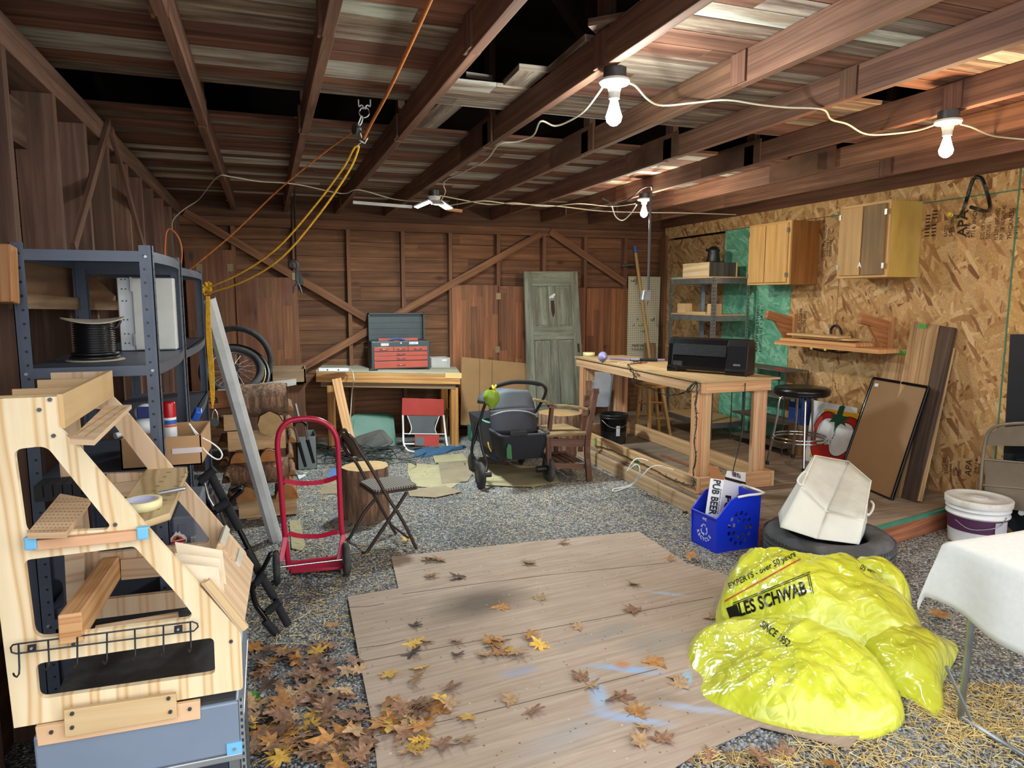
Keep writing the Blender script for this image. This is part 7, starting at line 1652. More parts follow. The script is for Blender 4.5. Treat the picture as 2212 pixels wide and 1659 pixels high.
MB().grid(P).build('white_cloth',simple('white_linen','#d6d7d3',.95,scale=40,var=.05,bump=.15),loc=tc0,label='white linen cloth draped over the folding table at the right edge',cat='tablecloth',solid=.002)
# ================================================================ yellow bags
def film(name='yellow_film'):
    t=NT(name); v=t.map('Object'); col=t.ramp(t.noise(v,5,3),[(.3,'#b7bd30'),(.5,'#cbd03e'),(.7,'#dce060')])
    n1=t.noise(v,5,.3,.5,1.6); n2=t.noise(v,15,.5,.5,1.); b1=t.n('ShaderNodeBump'); b1.inputs['Strength'].default_value=.6; b1.inputs['Distance'].default_value=.06
    r1=t.math('ABSOLUTE',t.math('SUBTRACT',n1,.5)); r2=t.math('ABSOLUTE',t.math('SUBTRACT',n2,.5)); h=t.math('ADD',t.math('MULTIPLY',r1,1.),t.math('MULTIPLY',r2,.3)); t.l(h,b1.inputs['Height']); t.l(b1.outputs['Normal'],t.b.inputs['Normal'])
    t.b.inputs['Subsurface Weight'].default_value=.15; t.b.inputs['Subsurface Radius'].default_value=(.08,.08,.02); t.b.inputs['Subsurface Scale'].default_value=.3
    t.b.inputs['Coat Weight'].default_value=.7; t.b.inputs['Coat Roughness'].default_value=.1
    return t.out(col,.22)
M_FILM=film()
def bag(name,label,outline,h,z0=0.,tilt=(0,0),seed=0,puff=.5,amp=.03,ridge=.03,n=120,m=34,cx=None,tips=()):
    """outline: world xy polygon of the footprint"""
    op=[V((p[0],p[1],0)) for p in outline]; op=smooth(op,max(2,n//len(op)),True); N=len(op); c=sum(op,V())/N if cx is None else V((cx[0],cx[1],0)); P=[]
    hgt=lambda k: h*(1-(1-k)**2.2)**puff
    def pt(i,k,up):
        e=op[i%N]; p=e.lerp(c,k); z=hgt(k) if up else -.0
        q=V((p.x*3.8+seed,p.y*3.8,seed*.3)); w=min(1,k*4)
        d=NZ.noise(q)*amp*1.3+(.5-abs(NZ.noise(q*2.1)))*amp*.9+(.35-abs(NZ.noise(q*3.3+V((3,1,0)))))*ridge*.5
        fct=1.
        for (tx,ty_,tr) in tips: dd_=min(1,math.hypot(p.x-tx,p.y-ty_)/tr); fct*=dd_**.8
        zz=(z+d*w)*fct+z0+tilt[0]*(p.x-c.x)+tilt[1]*(p.y-c.y)
        r=(p-c); 
        if k<.02: p=p+r.normalized()*0
        return V((p.x,p.y,max(zz,z0*.0+.004)))
    ks=[0,.012,.03,.055,.09]+[.09+.91*j/(m-5) for j in range(1,m-4)]
    rows=[[pt(i,k,True) for i in range(N)] for k in ks]
    # rounded side: pull the lowest ring inward a touch
    mb=MB(); mb.grid(rows,closev=True); low=[V((q.lerp(c,.06).x,q.lerp(c,.06).y,max(.003,z0*.6+tilt[0]*(q.x-c.x)*.6+tilt[1]*(q.y-c.y)*.6) if z0>.02 else .003)) for q in rows[0]]
    mb.grid([low,rows[0]],closev=True); mb.face(list(reversed(low)))
    o=mb.build(name,M_FILM,loc=c,label=label,cat='bag',smooth=True); return o
gA=[G(*p)[:2] for p in ((1492,1475),(1515,1515),(1560,1540),(1640,1570),(1740,1594),(1830,1602),(1910,1592),(1955,1555))]+[(2.52,2.14),(2.62,2.42),(2.52,2.68),(2.28,2.78),(2.02,2.80),(1.85,2.7)]
B1=bag('yellow_bag','bright yellow plastic bag at the front of the heap, pointed at its left corner',gA,.2,seed=2,amp=.045,puff=.5,ridge=.035,tips=((G(1492,1475).x,G(1492,1475).y,.42),))
gB=[G(*p)[:2] for p in ((1546,1362),(1552,1325),(1565,1290))]+[(2.28,3.02),(2.5,3.12),(2.75,3.05),(2.98,2.9),(3.08,2.65),(3.0,2.4),(2.8,2.25),(2.5,2.3),(2.25,2.5),(2.15,2.7)]
B2=bag('yellow_bag','printed bright yellow bag lying on top at the back of the heap against the tyre',gB,.32,z0=.02,seed=7,amp=.045,puff=.45,tilt=(.0,.0),ridge=.05)
gC=[G(*p)[:2] for p in ((1965,1515),(2035,1556),(2038,1480),(2064,1392))]+[(2.98,2.55),(2.8,2.6),(2.55,2.45),(2.48,2.2)]
B3=bag('yellow_bag','yellow bag with loose film at the right of the heap beside the table leg',gC,.17,seed=11,amp=.02,puff=.5,ridge=.03,tips=((G(2064,1392).x,G(2064,1392).y,.3),(G(2035,1556).x,G(2035,1556).y,.3)))
gD=[(3.0,2.75),(3.12,2.62),(3.28,2.7),(3.3,2.88),(3.05,2.96),(2.9,2.9)]
B4=bag('yellow_bag','small puffed end of a yellow bag at the far right of the heap',gD,.26,z0=.01,seed=15,amp=.02,puff=.5)
# film ears
ef=T('bag_corner_film','upright corner of yellow film poking up beside the tyre','bag',PY(1640,1230,3.0)) if 0 else None
mb=MB(); mb.grid([[PY(1628,1230,2.95),PY(1650,1232,2.93)],[PY(1628,1205,2.97),PY(1645,1212,2.95)],[PY(1631,1182,2.98),PY(1637,1186,2.97)]]); mb.grid([[PY(1662,1212,2.9),PY(1700,1215,2.88)],[PY(1661,1196,2.9),PY(1706,1192,2.88)]])
me_=mb.build('film_corner',M_FILM,B2,solid=.001)
# printing laid on the film: cast each letter vertex from the photo's place onto the bag
def bvh(o):
    me=o.data; vs=[v.co+o.location for v in me.vertices]; return BVHTree.FromPolygons(vs,[tuple(p.vertices) for p in me.polygons])
def printon(o,tree,me,pA,pB,hpx,name,m,cut=.02,arch=0,flip=False):
    """me: flat mesh; baseline from pixel pA to pB, cap height hpx pixels"""
    xs=[v.co.x for v in me.vertices]; ys=[v.co.y for v in me.vertices]; x0,x1,y0,y1=min(xs),max(xs),min(ys),max(ys)
    bm=bmesh.new(); bm.from_mesh(me); bmesh.ops.triangulate(bm,faces=bm.faces)
    bmesh.ops.delete(bm,geom=[f for f in bm.faces if f.normal.z<.5],context='FACES')
    for _ in range(2):
        L=(x1-x0)*cut; es=[e for e in bm.edges if e.calc_length()>L]
        if es: bmesh.ops.subdivide_edges(bm,edges=es,cuts=1,use_grid_fill=False); bmesh.ops.triangulate(bm,faces=bm.faces)
    d=V((pB[0]-pA[0],pB[1]-pA[1])); nrm=V((d.y,-d.x)).normalized() 
    if flip: nrm=-nrm
    mp={}; out=MB()
    for v in bm.verts:
        u=(v.co.x-x0)/(x1-x0); w=(v.co.y-y0)/(y1-y0); px=pA[0]+d.x*u+nrm.x*w*hpx; py=pA[1]+d.y*u+nrm.y*w*hpx-arch*math.sin(PI*u)
        r=ray(px,py).normalized(); hit=tree.ray_cast(O3,r)
        mp[v.index]=(hit[0]-r*.0035) if hit[0] is not None else None
    for f in bm.faces:
        p=[mp[v.index] for v in f.verts]
        if all(q is not None for q in p) and max((p[0]-p[1]).length,(p[1]-p[2]).length,(p[2]-p[0]).length)<.06: out.face(p)
    bm.free()
    if out.f: out.build(name,m,o)
t2_=bvh(B2)
def rectmesh(w,h,nx=40,ny=1):
    me=bpy.data.meshes.new('r'); vs=[(w*i/nx,h*j/ny,0) for j in range(ny+1) for i in range(nx+1)]; fs=[(j*(nx+1)+i,j*(nx+1)+i+1,(j+1)*(nx+1)+i+1,(j+1)*(nx+1)+i) for j in range(ny) for i in range(nx)]; me.from_pydata(vs,[],fs); me.update(); return me
M_PINK=simple('print_black','#14160f',.3); M_PRED=simple('print_red','#b5431f',.4)
printon(B2,t2_,text_mesh('LES SCHWAB',1,bold=.03,shear=.15,xs=.8),(1600,1332),(1745,1283),30,'lettering',M_PINK)
printon(B2,t2_,text_mesh('EXPERTS - over 50 years',1,bold=.015,shear=.15,xs=.8),(1578,1276),(1722,1204),17,'lettering',M_PINK)
printon(B2,t2_,rectmesh(1,.02),(1566,1300),(1730,1208),3,'red_line',M_PRED)
for o_ in (0,4): printon(B2,t2_,rectmesh(1,.02),(1583,1308-o_),(1750,1240-o_),1.8,'border_line',M_PINK); printon(B2,t2_,rectmesh(1,.02,20),(1744+o_,1243),(1752+o_,1282),1.8,'border_line',M_PINK)
printon(B2,t2_,rectmesh(1,1,14,14),(1577,1338),(1600,1330),26,'black_block',M_PINK)
printon(B2,t2_,text_mesh('EXPERTS - over 50',1,bold=.015,xs=.8),(1952,1258),(1862,1218),12,'lettering',M_PINK)
t3_=bvh(B1)
printon(B1,t3_,text_mesh('SINCE 1952',1,bold=.02,xs=.8),(1640,1352),(1700,1398),16,'lettering',M_PINK)
# ================================================================ floor sheets
def plysheet():
    t=NT('floor_ply'); v=t.map('UV',(2,45,1)); f=t.noise(v,1,7,.6,.4); col=t.ramp(f,[(.25,'#94816f'),(.45,'#a59282'),(.6,'#ae9d8e'),(.8,'#bdae9f')])
    o=t.map('Object'); big=t.noise(o,1.1,5,.6); col=t.mix(col,t.ramp(big,[(.35,(.8,.78,.75)),(.65,(1.05,1.05,1.05))]),1,'MULTIPLY')
    def spot(c,s,colr,k,rot=0):
        nonlocal col
        mp=t.n('ShaderNodeMapping'); mp.vector_type='TEXTURE'; mp.inputs['Location'].default_value=(c[0],c[1],0); mp.inputs['Rotation'].default_value=(0,0,rot); mp.inputs['Scale'].default_value=(s[0],s[1],1)
        tc=t.n('ShaderNodeTexCoord'); nz=t.n('ShaderNodeTexNoise'); nz.inputs['Scale'].default_value=6; t.l(tc.outputs['Object'],nz.inputs['Vector'])
        ad=t.n('ShaderNodeMixRGB') if 0 else t.mix(tc.outputs['Object'],nz.outputs['Color'],.06); t.l(ad,mp.inputs['Vector'])
        ln=t.n('ShaderNodeVectorMath',operation='LENGTH'); sp=t.n('ShaderNodeVectorMath',operation='MULTIPLY'); sp.inputs[1].default_value=(1,1,0); t.l(mp.outputs[0],sp.inputs[0]); t.l(sp.outputs[0],ln.inputs[0])
        m=t.ramp(ln.outputs['Value'],[(.3,(1,1,1)),(1,(0,0,0))]); col=t.mix(col,colr,t.math('MULTIPLY',m,k))
    for (px,py,sx,sy,c,k,r) in ((1040,1310,.34,.2,'#544a3e',.85,.2),(1120,1460,.12,.05,'#7f92b5',.5,0),(1350,1455,.2,.035,'#7fb0dc',.7,-.5),(1290,1510,.05,.16,'#8fb6dd',.6,-.3),(1360,1562,.2,.04,'#8db3e0',.6,-.6),(1345,1447,.05,.04,'#b5753a',.8,0),(1480,1478,.1,.03,'#8bc0e0',.7,.9),(1420,1395,.25,.12,'#777a78',.45,.1),(1300,1380,.3,.08,'#767b7c',.45,.2),(1440,1290,.14,.025,'#8fb0cf',.5,-.6),(1420,1520,.14,.06,'#7a6b56',.5,-.4),(1230,1600,.3,.1,'#9299a0',.35,.3),(1500,1540,.18,.03,'#9fb9dd',.5,-.6)):
        p=G(px,py); spot((p.x*.94+.03,p.y*.94+.03),(sx,sy),c,k,r)
    vd=t.n('ShaderNodeTexVoronoi'); vd.inputs['Scale'].default_value=38; t.l(o,vd.inputs['Vector']); sep=t.n('ShaderNodeSeparateColor'); t.l(vd.outputs['Color'],sep.inputs[0])
    m=t.math('MULTIPLY',t.math('LESS_THAN',vd.outputs['Distance'],.2),t.math('GREATER_THAN',sep.outputs[0],.86)); col=t.mix(col,t.ramp(sep.outputs[1],[(0,'#3f3a34'),(.6,'#6b6660'),(1,'#cfc9b8')]),t.math('MULTIPLY',m,.8))
    t.bump(f,.25,.004); return t.out(col,.85)
M_FPLY=plysheet()
def sheet(name,label,P,m,z=.006,th=.009,cat='plywood',udir=None,**kw):
    pts=[G(*p,z) if len(p)==2 else V((p[0],p[1],z)) for p in P]
    return MB().slab(pts,(0,0,th),(1,1,1),0,udir or (pts[1]-pts[0])).build(name,m,loc=(0,0,0),label=label,cat=cat,**kw)
sheet('plywood_sheet','large stained plywood sheet on the gravel, back half with the torn left edge',((845,1205),(1110,1176),(1380,1150),(1470,1210),(1570,1278),(2.75,2.9,0),(2.6,2.95,0),(1470,1262),(1180,1300),(872,1330),(858,1262)),M_FPLY,.004,.008,udir=(1,.1,0))
sheet('plywood_sheet','large leaf-strewn plywood sheet in the foreground, marked with blue spray paint',((751,1291),(856,1274),(1170,1232),(1420,1205),(1560,1240),(2.6,2.85,0),(2.55,2.1,0),(2.0,1.86,0),(1640,1571),(1500,1632),(1450,1664),(1380,1720),(822,1720),(803,1560),(775,1420)),M_FPLY,.014,.008,udir=(1,.1,0))
mb=MB()
for P in (((868,1283),(1150,1246),(1450,1215)),((775,1430),(1000,1390),(1250,1345),(1540,1290)),((812,1590),(1100,1525),(1420,1445)),((755,1312),(800,1309),(830,1303)),((775,1400),(830,1393),(875,1382))):
    pts=smooth([G(a,b,.0226) for a,b in P],6); 
    for a,b in zip(pts,pts[1:]): mb.bar(a+V((0,random.uniform(-.002,.002),0)),b,.004,.0012,(0,0,1))
split_build(mb,'seam_line',simple('seam_dark','#5f5346',.9),COL.objects['plywood_sheet.001'])
cards=[(((882,1000),(1000,1010),(1012,1030),(970,1058),(892,1050),(880,1020)),'tan cardboard scrap on the gravel behind the folding chair seat'),(((945,990),(1020,982),(1030,1010),(1010,1040),(955,1045)),'crumpled yellowish cardboard left of the stroller'),(((935,985),(1000,980),(1010,995),(940,1000)),'small cardboard flap by the blue jacket'),(((700,1040),(730,1008),(770,1010),(770,1066),(690,1068)),'cardboard piece between the hand truck and the stump'),(((1000,1000),(1190,1010),(1210,1042),(1150,1052),(1040,1048)),'flattened cardboard under the stroller'),(((880,1058),(960,1050),(1000,1062),(940,1075),(885,1072)),'thin cardboard strip in front of the chair seat'),(((625,1125),(648,1122),(660,1180),(652,1190),(630,1185)),'grey cardboard strip on the gravel behind the hand truck')]
for k,(P,lab) in enumerate(cards): sheet('cardboard_scrap',lab,P,simple('brown_scrap','#8f8068',.9,scale=6,var=.15,dirt='#6f675a') if k%2 else simple('tan_scrap','#a39a78',.9,scale=6,var=.15),.004+.003*(k%3),.003,cat='cardboard')
sheet('blue_scrap','small blue paper scrap on the gravel left of the stump',((716,1012),(732,1010),(722,1030),(706,1032)),simple('scrap_blue','#4c74ad',.7),.012,.001,cat='paper scrap')
sheet('paper_scrap','white paper scrap on the gravel under the bicycle fork',((642,1026),(664,1020),(660,1028),(646,1036)),M_WHITE,.012,.001,cat='paper scrap')
a=G(620,1450) if 0 else None
sheet('paper_tag','small white paper tag on the gravel near the rack foot',((530,1402),(544,1393),(550,1398),(540,1408)),M_WHITEPL,.01,.001,cat='paper scrap')
sheet('green_scrap','bright green plastic scrap on the leaves near the rack',((536,1498),(548,1493),(562,1500),(562,1512),(545,1513)),simple('scrap_green','#3f9a3c',.3),.02,.002,cat='plastic scrap')
sheet('white_scrap','white feather-like scrap beside the green plastic on the leaves',((561,1504),(574,1482),(577,1488),(568,1508)),M_WHITE,.02,.002,cat='plastic scrap')
# ---------------------------------------------------------------- leaves
def leafmesh(seed):
    r=random.Random(seed); pts=[]
    spec=[(-90,.12),(-78,.32),(-60,.62),(-40,.42),(-22,.8),(-8,1.0),(6,.62),(22,.5),(38,.85),(55,1.12),(66,.72),(74,.5),(90,1.25)]
    full=spec+[(180-a,l) for a,l in reversed(spec[1:-1])]
    out=[]
    for a,l in full:
        l*=r.uniform(.85,1.12); t=math.radians(a+r.uniform(-4,4)); out.append(V((math.cos(t)*l,math.sin(t)*l,0)))
    curl=r.uniform(.1,.5); c=V((0,0,0)); mb=[]; vs=[c]; 
    ph=r.uniform(0,6)
    for k in (.5,1):
        for p in out: 
            q=p*k; q.z=curl*(k**2)*(.35*math.sin(3*math.atan2(p.y,p.x)+ph)+.35)*p.length*.6; vs.append(q)
    n=len(out); fs=[(0,1+i,1+(i+1)%n) for i in range(n)]+[(1+i,1+n+i,1+n+(i+1)%n,1+(i+1)%n) for i in range(n)]
    b=len(vs); s0=V((0,-.08,0.02)); s1=V((r.uniform(-.25,.25),-.75,.12)); s2=V((r.uniform(-.5,.5),-1.25,.05)); w=V((.025,0,0))
    vs+=[s0-w,s0+w,s1-w,s1+w,s2-w*.6,s2+w*.6]; fs+=[(b,b+1,b+3,b+2),(b+2,b+3,b+5,b+4)]
    me=bpy.data.meshes.new('leaf'); me.from_pydata([v*.055 for v in vs],[],fs); me.update(); 
    uv=me.uv_layers.new(name='UVMap'); 
    for l in me.loops: q=me.vertices[l.vertex_index].co; uv.data[l.index].uv=(q.x,q.y)
    for p in me.polygons: p.use_smooth=True
    return me
def leafmat(name,a,b,c):
    t=NT(name); f=t.noise(t.map('Object'),38,4); inf=t.n('ShaderNodeObjectInfo'); col=t.ramp(f,[(.3,a),(.5,b),(.7,c)])
    h=t.n('ShaderNodeHueSaturation'); t.l(col,h.inputs['Color']); t.l(t.math('ADD',t.math('MULTIPLY',inf.outputs['Random'],.45),.65),h.inputs['Value']); t.bump(f,.4,.003); return t.out(h.outputs[0],.7)
LM={'brown':leafmat('leaf_brown','#5e4030','#846048','#a07a5e'),'tan':leafmat('leaf_tan','#86684a','#a98862','#bf9f78'),'orange':leafmat('leaf_orange','#85552c','#a8743a','#bd8a4e'),'yellow':leafmat('leaf_yellow','#b58a2e','#cfa444','#dcb860'),'dark':leafmat('leaf_dark','#33261f','#4f3c31','#67503f')}
leafs={}
for kcol,m in LM.items():
    for s_ in range(4):
        me=leafmesh(hash(kcol)%97+s_*13 if 0 else len(leafs)*7+s_); me.materials.append(m); leafs[(kcol,s_)]=me
rl=random.Random(77)
def leaf(px,py,kcol,size=1.,label=None,group=None,z=.01,stack=0):
    p=G(px,py,z); me=leafs[(kcol,rl.randrange(4))]; o=bpy.data.objects.new('maple_leaf',me); COL.objects.link(o)
    o.location=p+V((0,0,.004+stack)); o.rotation_euler=(rl.uniform(-.35,.35),rl.uniform(-.35,.35),rl.uniform(0,2*PI)); s_=size*rl.uniform(.8,1.15); o.scale=(s_,s_*rl.uniform(.75,1.1),s_*rl.uniform(.8,1.4))
    return tag(o,label or f'{kcol} maple leaf',"leaf",group)
ZS=.024
single=[(895,1352,'dark','curled dark leaf at the left part of the plywood'),(1083,1312,'orange','single orange maple leaf in the dark stain on the plywood'),(1167,1295,'tan','tan curled leaf just right of the dark stain'),(1250,1355,'tan','torn tan leaf right of the stain'),(1372,1320,'brown','brown leaf near the middle right of the plywood'),(1368,1262,'orange','orange maple leaf near the far right of the plywood'),(1143,1215,'tan','curled tan leaf near the far edge of the plywood'),(1217,1170,'brown','small brown leaf lying on the far edge of the plywood'),(930,1207,'yellow','yellow leaf at the far left corner of the plywood'),(948,1209,'brown','brown leaf touching the yellow leaf at the far left'),(932,1243,'orange','flat orange leaf near the far left corner'),(988,1245,'dark','small dark leaf near the far left corner'),(1413,1430,'orange','orange leaf in front of the yellow bags'),(1458,1466,'tan','spotted tan leaf nearest the front bag'),(1258,1466,'brown','large brown leaf left of the orange spray spot'),(1275,1480,'tan','small tan leaf touching the large brown leaf'),(1325,1510,'brown','crinkled brown leaf pair on the blue spray ring'),(1345,1508,'brown','right one of the crinkled leaf pair on the spray ring'),(1375,1540,'orange','orange leaf below the crinkled pair'),(1395,1572,'tan','tan leaf lying over the long brown leaf'),(1385,1605,'tan','long crumpled tan leaf at the lower right of the plywood'),(1430,1600,'brown','upright folded leaf at the lower right'),(1105,1515,'tan','flat grey-tan leaf in the middle foreground'),(1150,1535,'brown','small curled brown leaf in the middle foreground'),(1012,1550,'yellow','small yellow leaf at the right of the leaf cluster') ,(910,1443,'yellow','bright yellow leaf on the left of the plywood'),(893,1390,'yellow','upper yellow leaf on the left of the plywood'),(918,1387,'orange','orange leaf beside the upper yellow leaf'),(890,1412,'dark','large grey dead leaf on the left of the plywood'),(985,1415,'dark','grey crumpled leaf right of the yellow leaves'),(955,1608,'brown','red-brown leaf below the leaf cluster'),(998,1600,'tan','small tan leaf below right of the cluster'),(845,1457,'yellow','small yellow leaf near the plywood left edge'),(988,1385,'tan','thin tan leaf above the grey crumpled leaf'),(1540,1335,'tan','tan leaf tucked under the left side of the yellow bags'),(1445,1208,'orange','orange leaf on the gravel between plywood and blue basket'),(1490,1202,'orange','orange leaf on the gravel left of the blue basket'),(1467,1480,'tan','tan leaf by the point of the front bag') ,(2030,1330,'orange','orange leaf on the dark gravel under the table'),(1640,1637,'brown','upright brown leaf at the bottom edge below the bags'),(1800,1652,'orange','orange leaf at the bottom edge in the straw'),(875,1165,'yellow','yellow leaf on the gravel by the folding chair foot'),(720,1350,'orange','orange leaf on bare gravel left of the plywood')]
used_=set()
for (a,b,c,lab) in single: leaf(a,b,c,1.05,'fallen '+lab if not lab.startswith(('single','small')) else lab,None,ZS)
for k in range(9):
    leaf(rl.uniform(1035,1175),rl.uniform(1375,1418),rl.choice(['orange','tan','yellow']),1.1,'yellow-brown maple leaf in the small cluster in the middle of the plywood','leaf cluster in the middle of the plywood',ZS,rl.uniform(0,.01))
for k in range(26):
    leaf(rl.gauss(905,42),rl.gauss(1530,26),rl.choice(['orange','orange','tan','tan','yellow','brown']),1.2,'golden maple leaf heaped on the left front part of the plywood','leaf heap on the left front of the plywood',ZS,rl.uniform(0,.025))
for k in range(12): leaf(rl.gauss(885,20),rl.gauss(1610,14),rl.choice(['tan','yellow']),.6,'small yellowish leaf fragment at the bottom edge of the plywood','leaf fragments at the bottom of the plywood',ZS,rl.uniform(0,.01))
n_=0
while n_<135:
    px=rl.uniform(525,800); py=rl.uniform(1400,1655); dens=((py-1400)/250)**.7
    if rl.random()>dens or px>770+(py-1420)*.15: continue
    p=G(px,py)
    if p.x<-.13+0*0 and p.y<2.65: continue
    kc=rl.choice(['brown','brown','brown','tan','dark','tan','orange','brown'] if n_%12 else ['yellow'])
    leaf(px,py,kc,rl.uniform(.8,1.3),f'{kc} maple leaf in the deep litter between the rack and the plywood',f'{kc} leaves in the litter by the rack',.008,rl.uniform(0,.03)); n_+=1
for k in range(16): leaf(rl.uniform(540,720),rl.uniform(1395,1450),rl.choice(['brown','orange','brown']),1.1,'brown or orange leaf at the far side of the litter by the rack','leaves at the far side of the litter',.008,rl.uniform(0,.01))
for k in range(8): leaf(rl.uniform(1480,1700),rl.uniform(1630,1656),rl.choice(['brown','tan']),.9,'brown leaf at the bottom edge in front of the plywood corner','leaves at the bottom edge',.008,0)
# ---------------------------------------------------------------- straw, pebbles, twigs (uncountable)
def scatter(regions,n,seed,lo,hi,w,zr,name,mat,label,cat,flat=False):
    r=random.Random(seed); mb=MB()
    tot=sum(x[4] for x in regions)
    for (x0,x1,y0,y1,wt) in regions:
        for _ in range(int(n*wt/tot)):
            px,py=r.uniform(x0,x1),r.uniform(y0,y1); p=G(px,py,.006); L=r.uniform(lo,hi); a=r.uniform(0,PI*2); d=V((math.cos(a),math.sin(a),r.uniform(-.1,.25)))*L/2
            t=r.uniform(.75,1.2); s=V((-d.y,d.x,0)).normalized()*w*r.uniform(.6,1.4); c=p+V((0,0,r.uniform(*zr)))
            mb.face([c-d-s,c+d-s,c+d+s,c-d+s],None,(t,t*.97,t*.9)); mb.face([c-d+V((0,0,w)),c+d+V((0,0,w)),c+d+s*1.2,c-d+s*1.2],None,(t,t,t*.9))
    return mb.build(name,mat,loc=(0,0,0),label=label,cat=cat,kind='stuff')
M_STRAW=simple('straw_m','#e0c88c',.7,usetint=True); M_CHIP=simple('chip_m','#c4ac84',.85,usetint=True)
scatter([(1700,2212,1560,1659,5),(2030,2212,1480,1600,5),(1500,1720,1625,1659,1.2),(1960,2060,1500,1560,1)],1500,1,.02,.09,.0013,(0,.012),'loose_straw',M_STRAW,'loose yellow straw on the gravel around the table legs','straw')
scatter([(530,850,1190,1400,3),(600,900,1100,1200,2.5),(640,760,1000,1100,1)],1100,2,.015,.07,.0013,(0,.006),'straw_litter',M_STRAW,'scattered dry straw on the dark gravel around the hand truck','straw')
scatter([(850,1500,1060,1200,4),(780,1480,1180,1500,1.5),(880,1300,1000,1100,2),(1400,1500,1150,1260,1)],1800,3,.006,.022,.0025,(0,.004),'wood_chips',M_CHIP,'pale wood chips strewn over the gravel in the middle of the room','wood chips')
def pebbles(reg,n,seed,s0,s1,name,label):
    r=random.Random(seed); mb=MB(); tot=sum(x[4] for x in reg)
    for (x0,x1,y0,y1,wt) in reg:
        for _ in range(int(n*wt/tot)):
            p=G(r.uniform(x0,x1),r.uniform(y0,y1),.0); s=r.uniform(s0,s1); k=r.uniform(.55,1.35); tn=(k,k,k*r.uniform(.95,1.06))
            pts=[p+V((math.cos(a)*s*r.uniform(.7,1.2),math.sin(a)*s*r.uniform(.7,1.2),.002)) for a in [PI*2*i/5+r.uniform(-.2,.2) for i in range(5)]]; t=p+V((r.uniform(-.2,.2)*s,0,s*.75)); tp=[q.lerp(t,.45)+V((0,0,s*.35)) for q in pts]
            for i in range(5): mb.face([pts[i],pts[(i+1)%5],tp[(i+1)%5],tp[i]],None,tn)
            mb.face(tp,None,tn)
    return mb.build(name,simple('pebble','#8e9196',.85,usetint=True),loc=(0,0,0),label=label,cat='gravel',kind='stuff')
pebbles([(1480,2212,1560,1700,5),(800,1500,1640,1700,1),(1960,2212,1440,1600,3)],2600,4,.004,.011,'loose_gravel','pale loose gravel in front of the yellow bags')
pebbles([(525,850,1230,1659,5),(560,900,1130,1260,3)],2600,5,.004,.009,'loose_gravel','dark loose gravel between the rack and the plywood')
pebbles([(860,1500,1040,1200,5),(640,1000,1000,1130,2),(1600,2060,1200,1420,2)],2600,6,.004,.009,'loose_gravel','grey loose gravel in the middle of the room')
# ================================================================ lamps and wires
def bulbmat(name,c,st):
    t=NT(name); t.b.inputs['Base Color'].default_value=(1,1,1,1); t.b.inputs['Emission Color'].default_value=c+(1,); t.b.inputs['Emission Strength'].default_value=st; return t.m
M_PORC=simple('porcelain','#d8d6cf',.4)
def bulbpart(par,p,r,m):
    o=MB().lathe(p,[(.014,0),(.016,-.015),(.02,-.03),(r*.75,-.05),(r,-.05-r*.75),(r*.85,-.05-r*1.35),(r*.4,-.05-r*1.75),(.001,-.05-r*1.85)],20,capb=False).build('bulb',m,par); return o
def lamp(label,px,py,base,c,st,power,r=.034):
    top=G(px,py,ZT-.002); o=T('ceiling_lamp',label,'lamp',top)
    MB().cyl(top,top+V((0,0,-.045)),.05,.05,8).build('junction_box',M_SCREW,o); MB().lathe(top+V((0,0,-.045)),[(.062,0),(.064,-.008),(.058,-.018),(.03,-.025),(.024,-.05)],28).build('lamp_holder',M_PORC,o)
    if base: MB().lathe(top+V((0,0,-.09)),[(.024,0),(.022,-.03)],20).build('bulb_base',M_PORC,o)
    p=top+V((0,0,-.10 if not base else -.115)); b=bulbpart(o,p,r,bulbmat('bulb_glow_'+name_(label),c,st))
    li=bpy.data.lights.new('bulb_light','POINT'); li.energy=power; li.color=c; li.shadow_soft_size=.05; lo_=bpy.data.objects.new('bulb_light',li); COL.objects.link(lo_); lo_.parent=o; lo_.location=(p-top)+V((0,0,-.05-r*1.85-.055))
    return top,o
_k=[0]
def name_(s): _k[0]+=1; return 'abcdefgh'[_k[0]]
l1,_a=lamp('white globe bulb lamp on the joist near the middle of the ceiling',1328,148,1,(.92,1.0,.95),30,42)
l2,_b=lamp('warm orange-tinted bulb lamp on the joist at the upper right',2050,240,1,(1,.66,.36),28,34)
l4,_c=lamp('small cool-white bulb lamp over the far end of the workbench',1392,418,0,(1,.9,.7),30,40)
# three-panel LED lamp
t3=G(938,412,ZT-.002); o3=T('led_panel_lamp','bright three-panel LED lamp under the joists near the back wall','lamp',t3)
MB().cyl(t3,t3+V((0,0,-.05)),.05,.05,8).build('junction_box',M_SCREW,o3); MB().lathe(t3+V((0,0,-.05)),[(.06,0),(.05,-.02),(.03,-.04),(.03,-.07)],24).build('lamp_holder',M_PORC,o3)
mled=bulbmat('bulb_glow_led',(.88,1,1),26)
for a in (0,2*PI/3,4*PI/3):
    c=t3+V((math.cos(a+.5)*.11,math.sin(a+.5)*.11,-.12)); R3=Matrix.Rotation(a+.5,3,'Z')@Matrix.Rotation(.35,3,'Y')
    w=MB().box(c+V((0,0,.008)),(.15,.1,.012),R3).build('led_wing',M_WHITEPL,o3,bevel=.003); MB().box(c,(.13,.085,.004),R3).build('led_panel',mled,w)
li=bpy.data.lights.new('led_light','AREA'); li.shape='DISK'; li.size=.3; li.energy=80; li.color=(.88,1,1); lo_=bpy.data.objects.new('led_light',li); COL.objects.link(lo_); lo_.parent=o3; lo_.location=(0,0,-.16)
MB().bar(PY(762,437,7.0),PY(890,447,7.0),.025,.03,(0,0,1)).build('tube_fixture',M_WHITEPL,loc=PY(830,440,7),label='thin white tube fixture left of the LED lamp',cat='light fixture',bevel=.003)
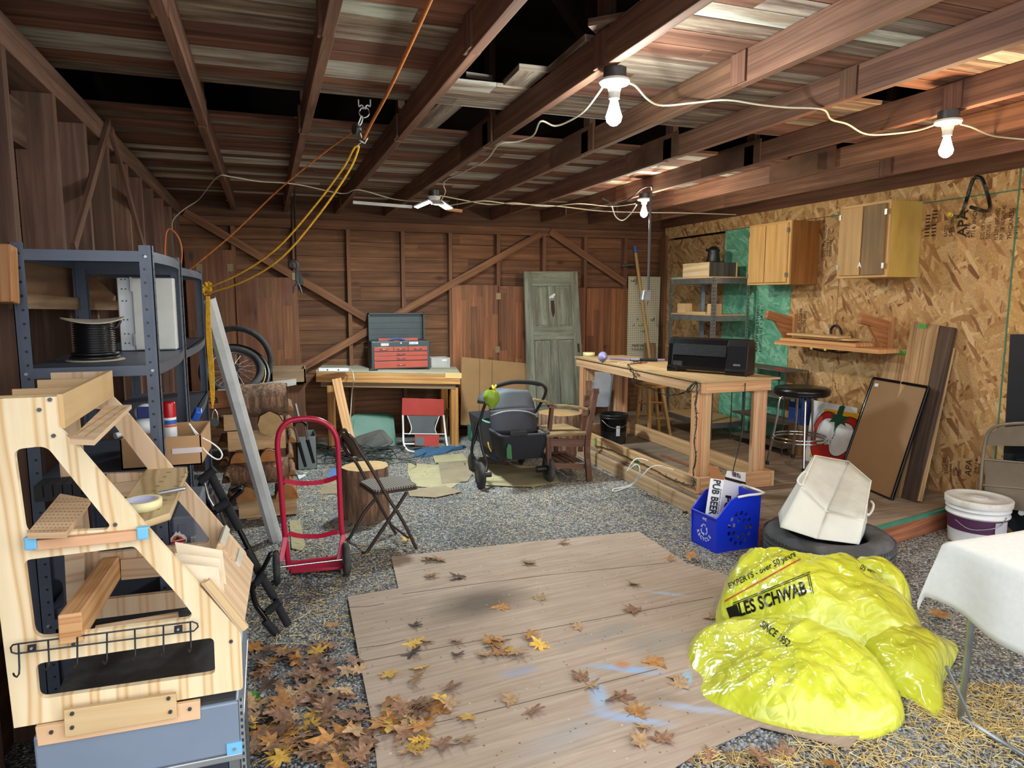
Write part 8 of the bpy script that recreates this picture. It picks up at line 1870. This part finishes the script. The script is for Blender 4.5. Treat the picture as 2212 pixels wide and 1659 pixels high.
MB().bar(PY(965,452,7.0),PY(998,456,7.0),.02,.03,(0,0,1)).build('wood_lath',M_FIRL,loc=PY(980,454,7),label='short wooden lath end right of the LED lamp',cat='lath')
def wire(label,P,r=.005,m=M_CABLE):
    pts=[G(a,b,z) for a,b,z in P]; return MB().tube(pts,r,7,sub=5).build('ceiling_wire',m,loc=pts[0],label=label,cat='wire')
z0=ZT-.012
wire('white wire from the middle globe lamp down to the LED lamp',[(1306,180,z0-.05),(1294,200,z0-.04),(1262,240,z0-.03),(1228,262,z0-.01),(1198,272,z0),(1168,262,z0),(1152,292,z0),(1118,306,z0),(1078,312,z0),(1050,345,z0-.02),(1000,372,z0-.01),(965,388,z0),(958,400,z0),(962,415,z0-.02),(950,438,z0-.08)])
wire('white wire running right from the middle globe lamp to the warm lamp',[(1352,178,z0-.05),(1372,185,z0-.04),(1400,215,z0-.02),(1432,228,z0),(1500,222,z0),(1570,216,z0),(1640,226,z0),(1700,232,z0),(1776,236,z0),(1795,258,z0-.01),(1830,268,z0-.01),(1865,288,z0-.02),(1905,291,z0-.02),(1980,282,z0-.02),(2030,265,z0-.04)])
wire('white wire leaving the warm lamp towards the right edge',[(2075,268,z0-.05),(2100,275,z0-.03),(2140,292,z0-.01),(2180,298,z0),(2230,302,z0)])
wire('white wire sagging from the left wall across to the LED lamp',[(330,640,1.95),(350,560,2.2),(358,500,2.3),(368,470,2.4),(400,448,2.5),(440,420,z0-.02),(468,386,z0),(500,382,z0),(560,392,z0),(640,400,z0-.01),(710,412,z0),(738,418,z0),(780,410,z0),(850,430,z0-.01),(910,436,z0-.04)] if 0 else [(372,500,2.3),(374,475,2.4),(398,452,2.5),(430,430,z0-.02),(468,383,z0),(500,382,z0),(560,392,z0),(640,398,z0),(738,418,z0),(775,410,z0),(850,430,z0),(910,436,z0-.04)])
wire('upper white wire from the LED lamp to the far workbench lamp',[(948,422,z0),(1000,432,z0),(1060,442,z0),(1110,438,z0),(1180,446,z0),(1250,440,z0),(1320,446,z0),(1372,440,z0-.03)],.005)
wire('lower white wire from the LED lamp along the joists to the right wall',[(965,445,z0-.03),(1040,434,z0),(1100,440,z0),(1200,445,z0),(1300,456,z0),(1400,459,z0),(1480,460,z0),(1600,464,z0)],.0055)
wire('pale wire loop with plug hanging at the far workbench lamp',[(1322,446,z0-.02),(1330,468,z0-.08),(1345,476,z0-.1),(1362,462,z0-.06),(1375,443,z0-.03)],.007,M_WCABLE)
wire('black cord looped over the joist at the far workbench lamp',[(1300,428,z0-.01),(1330,440,z0-.01),(1362,428,z0),(1385,408,z0),(1405,402,z0),(1408,410,z0)],.007,M_BLKCAB)
mb=MB()
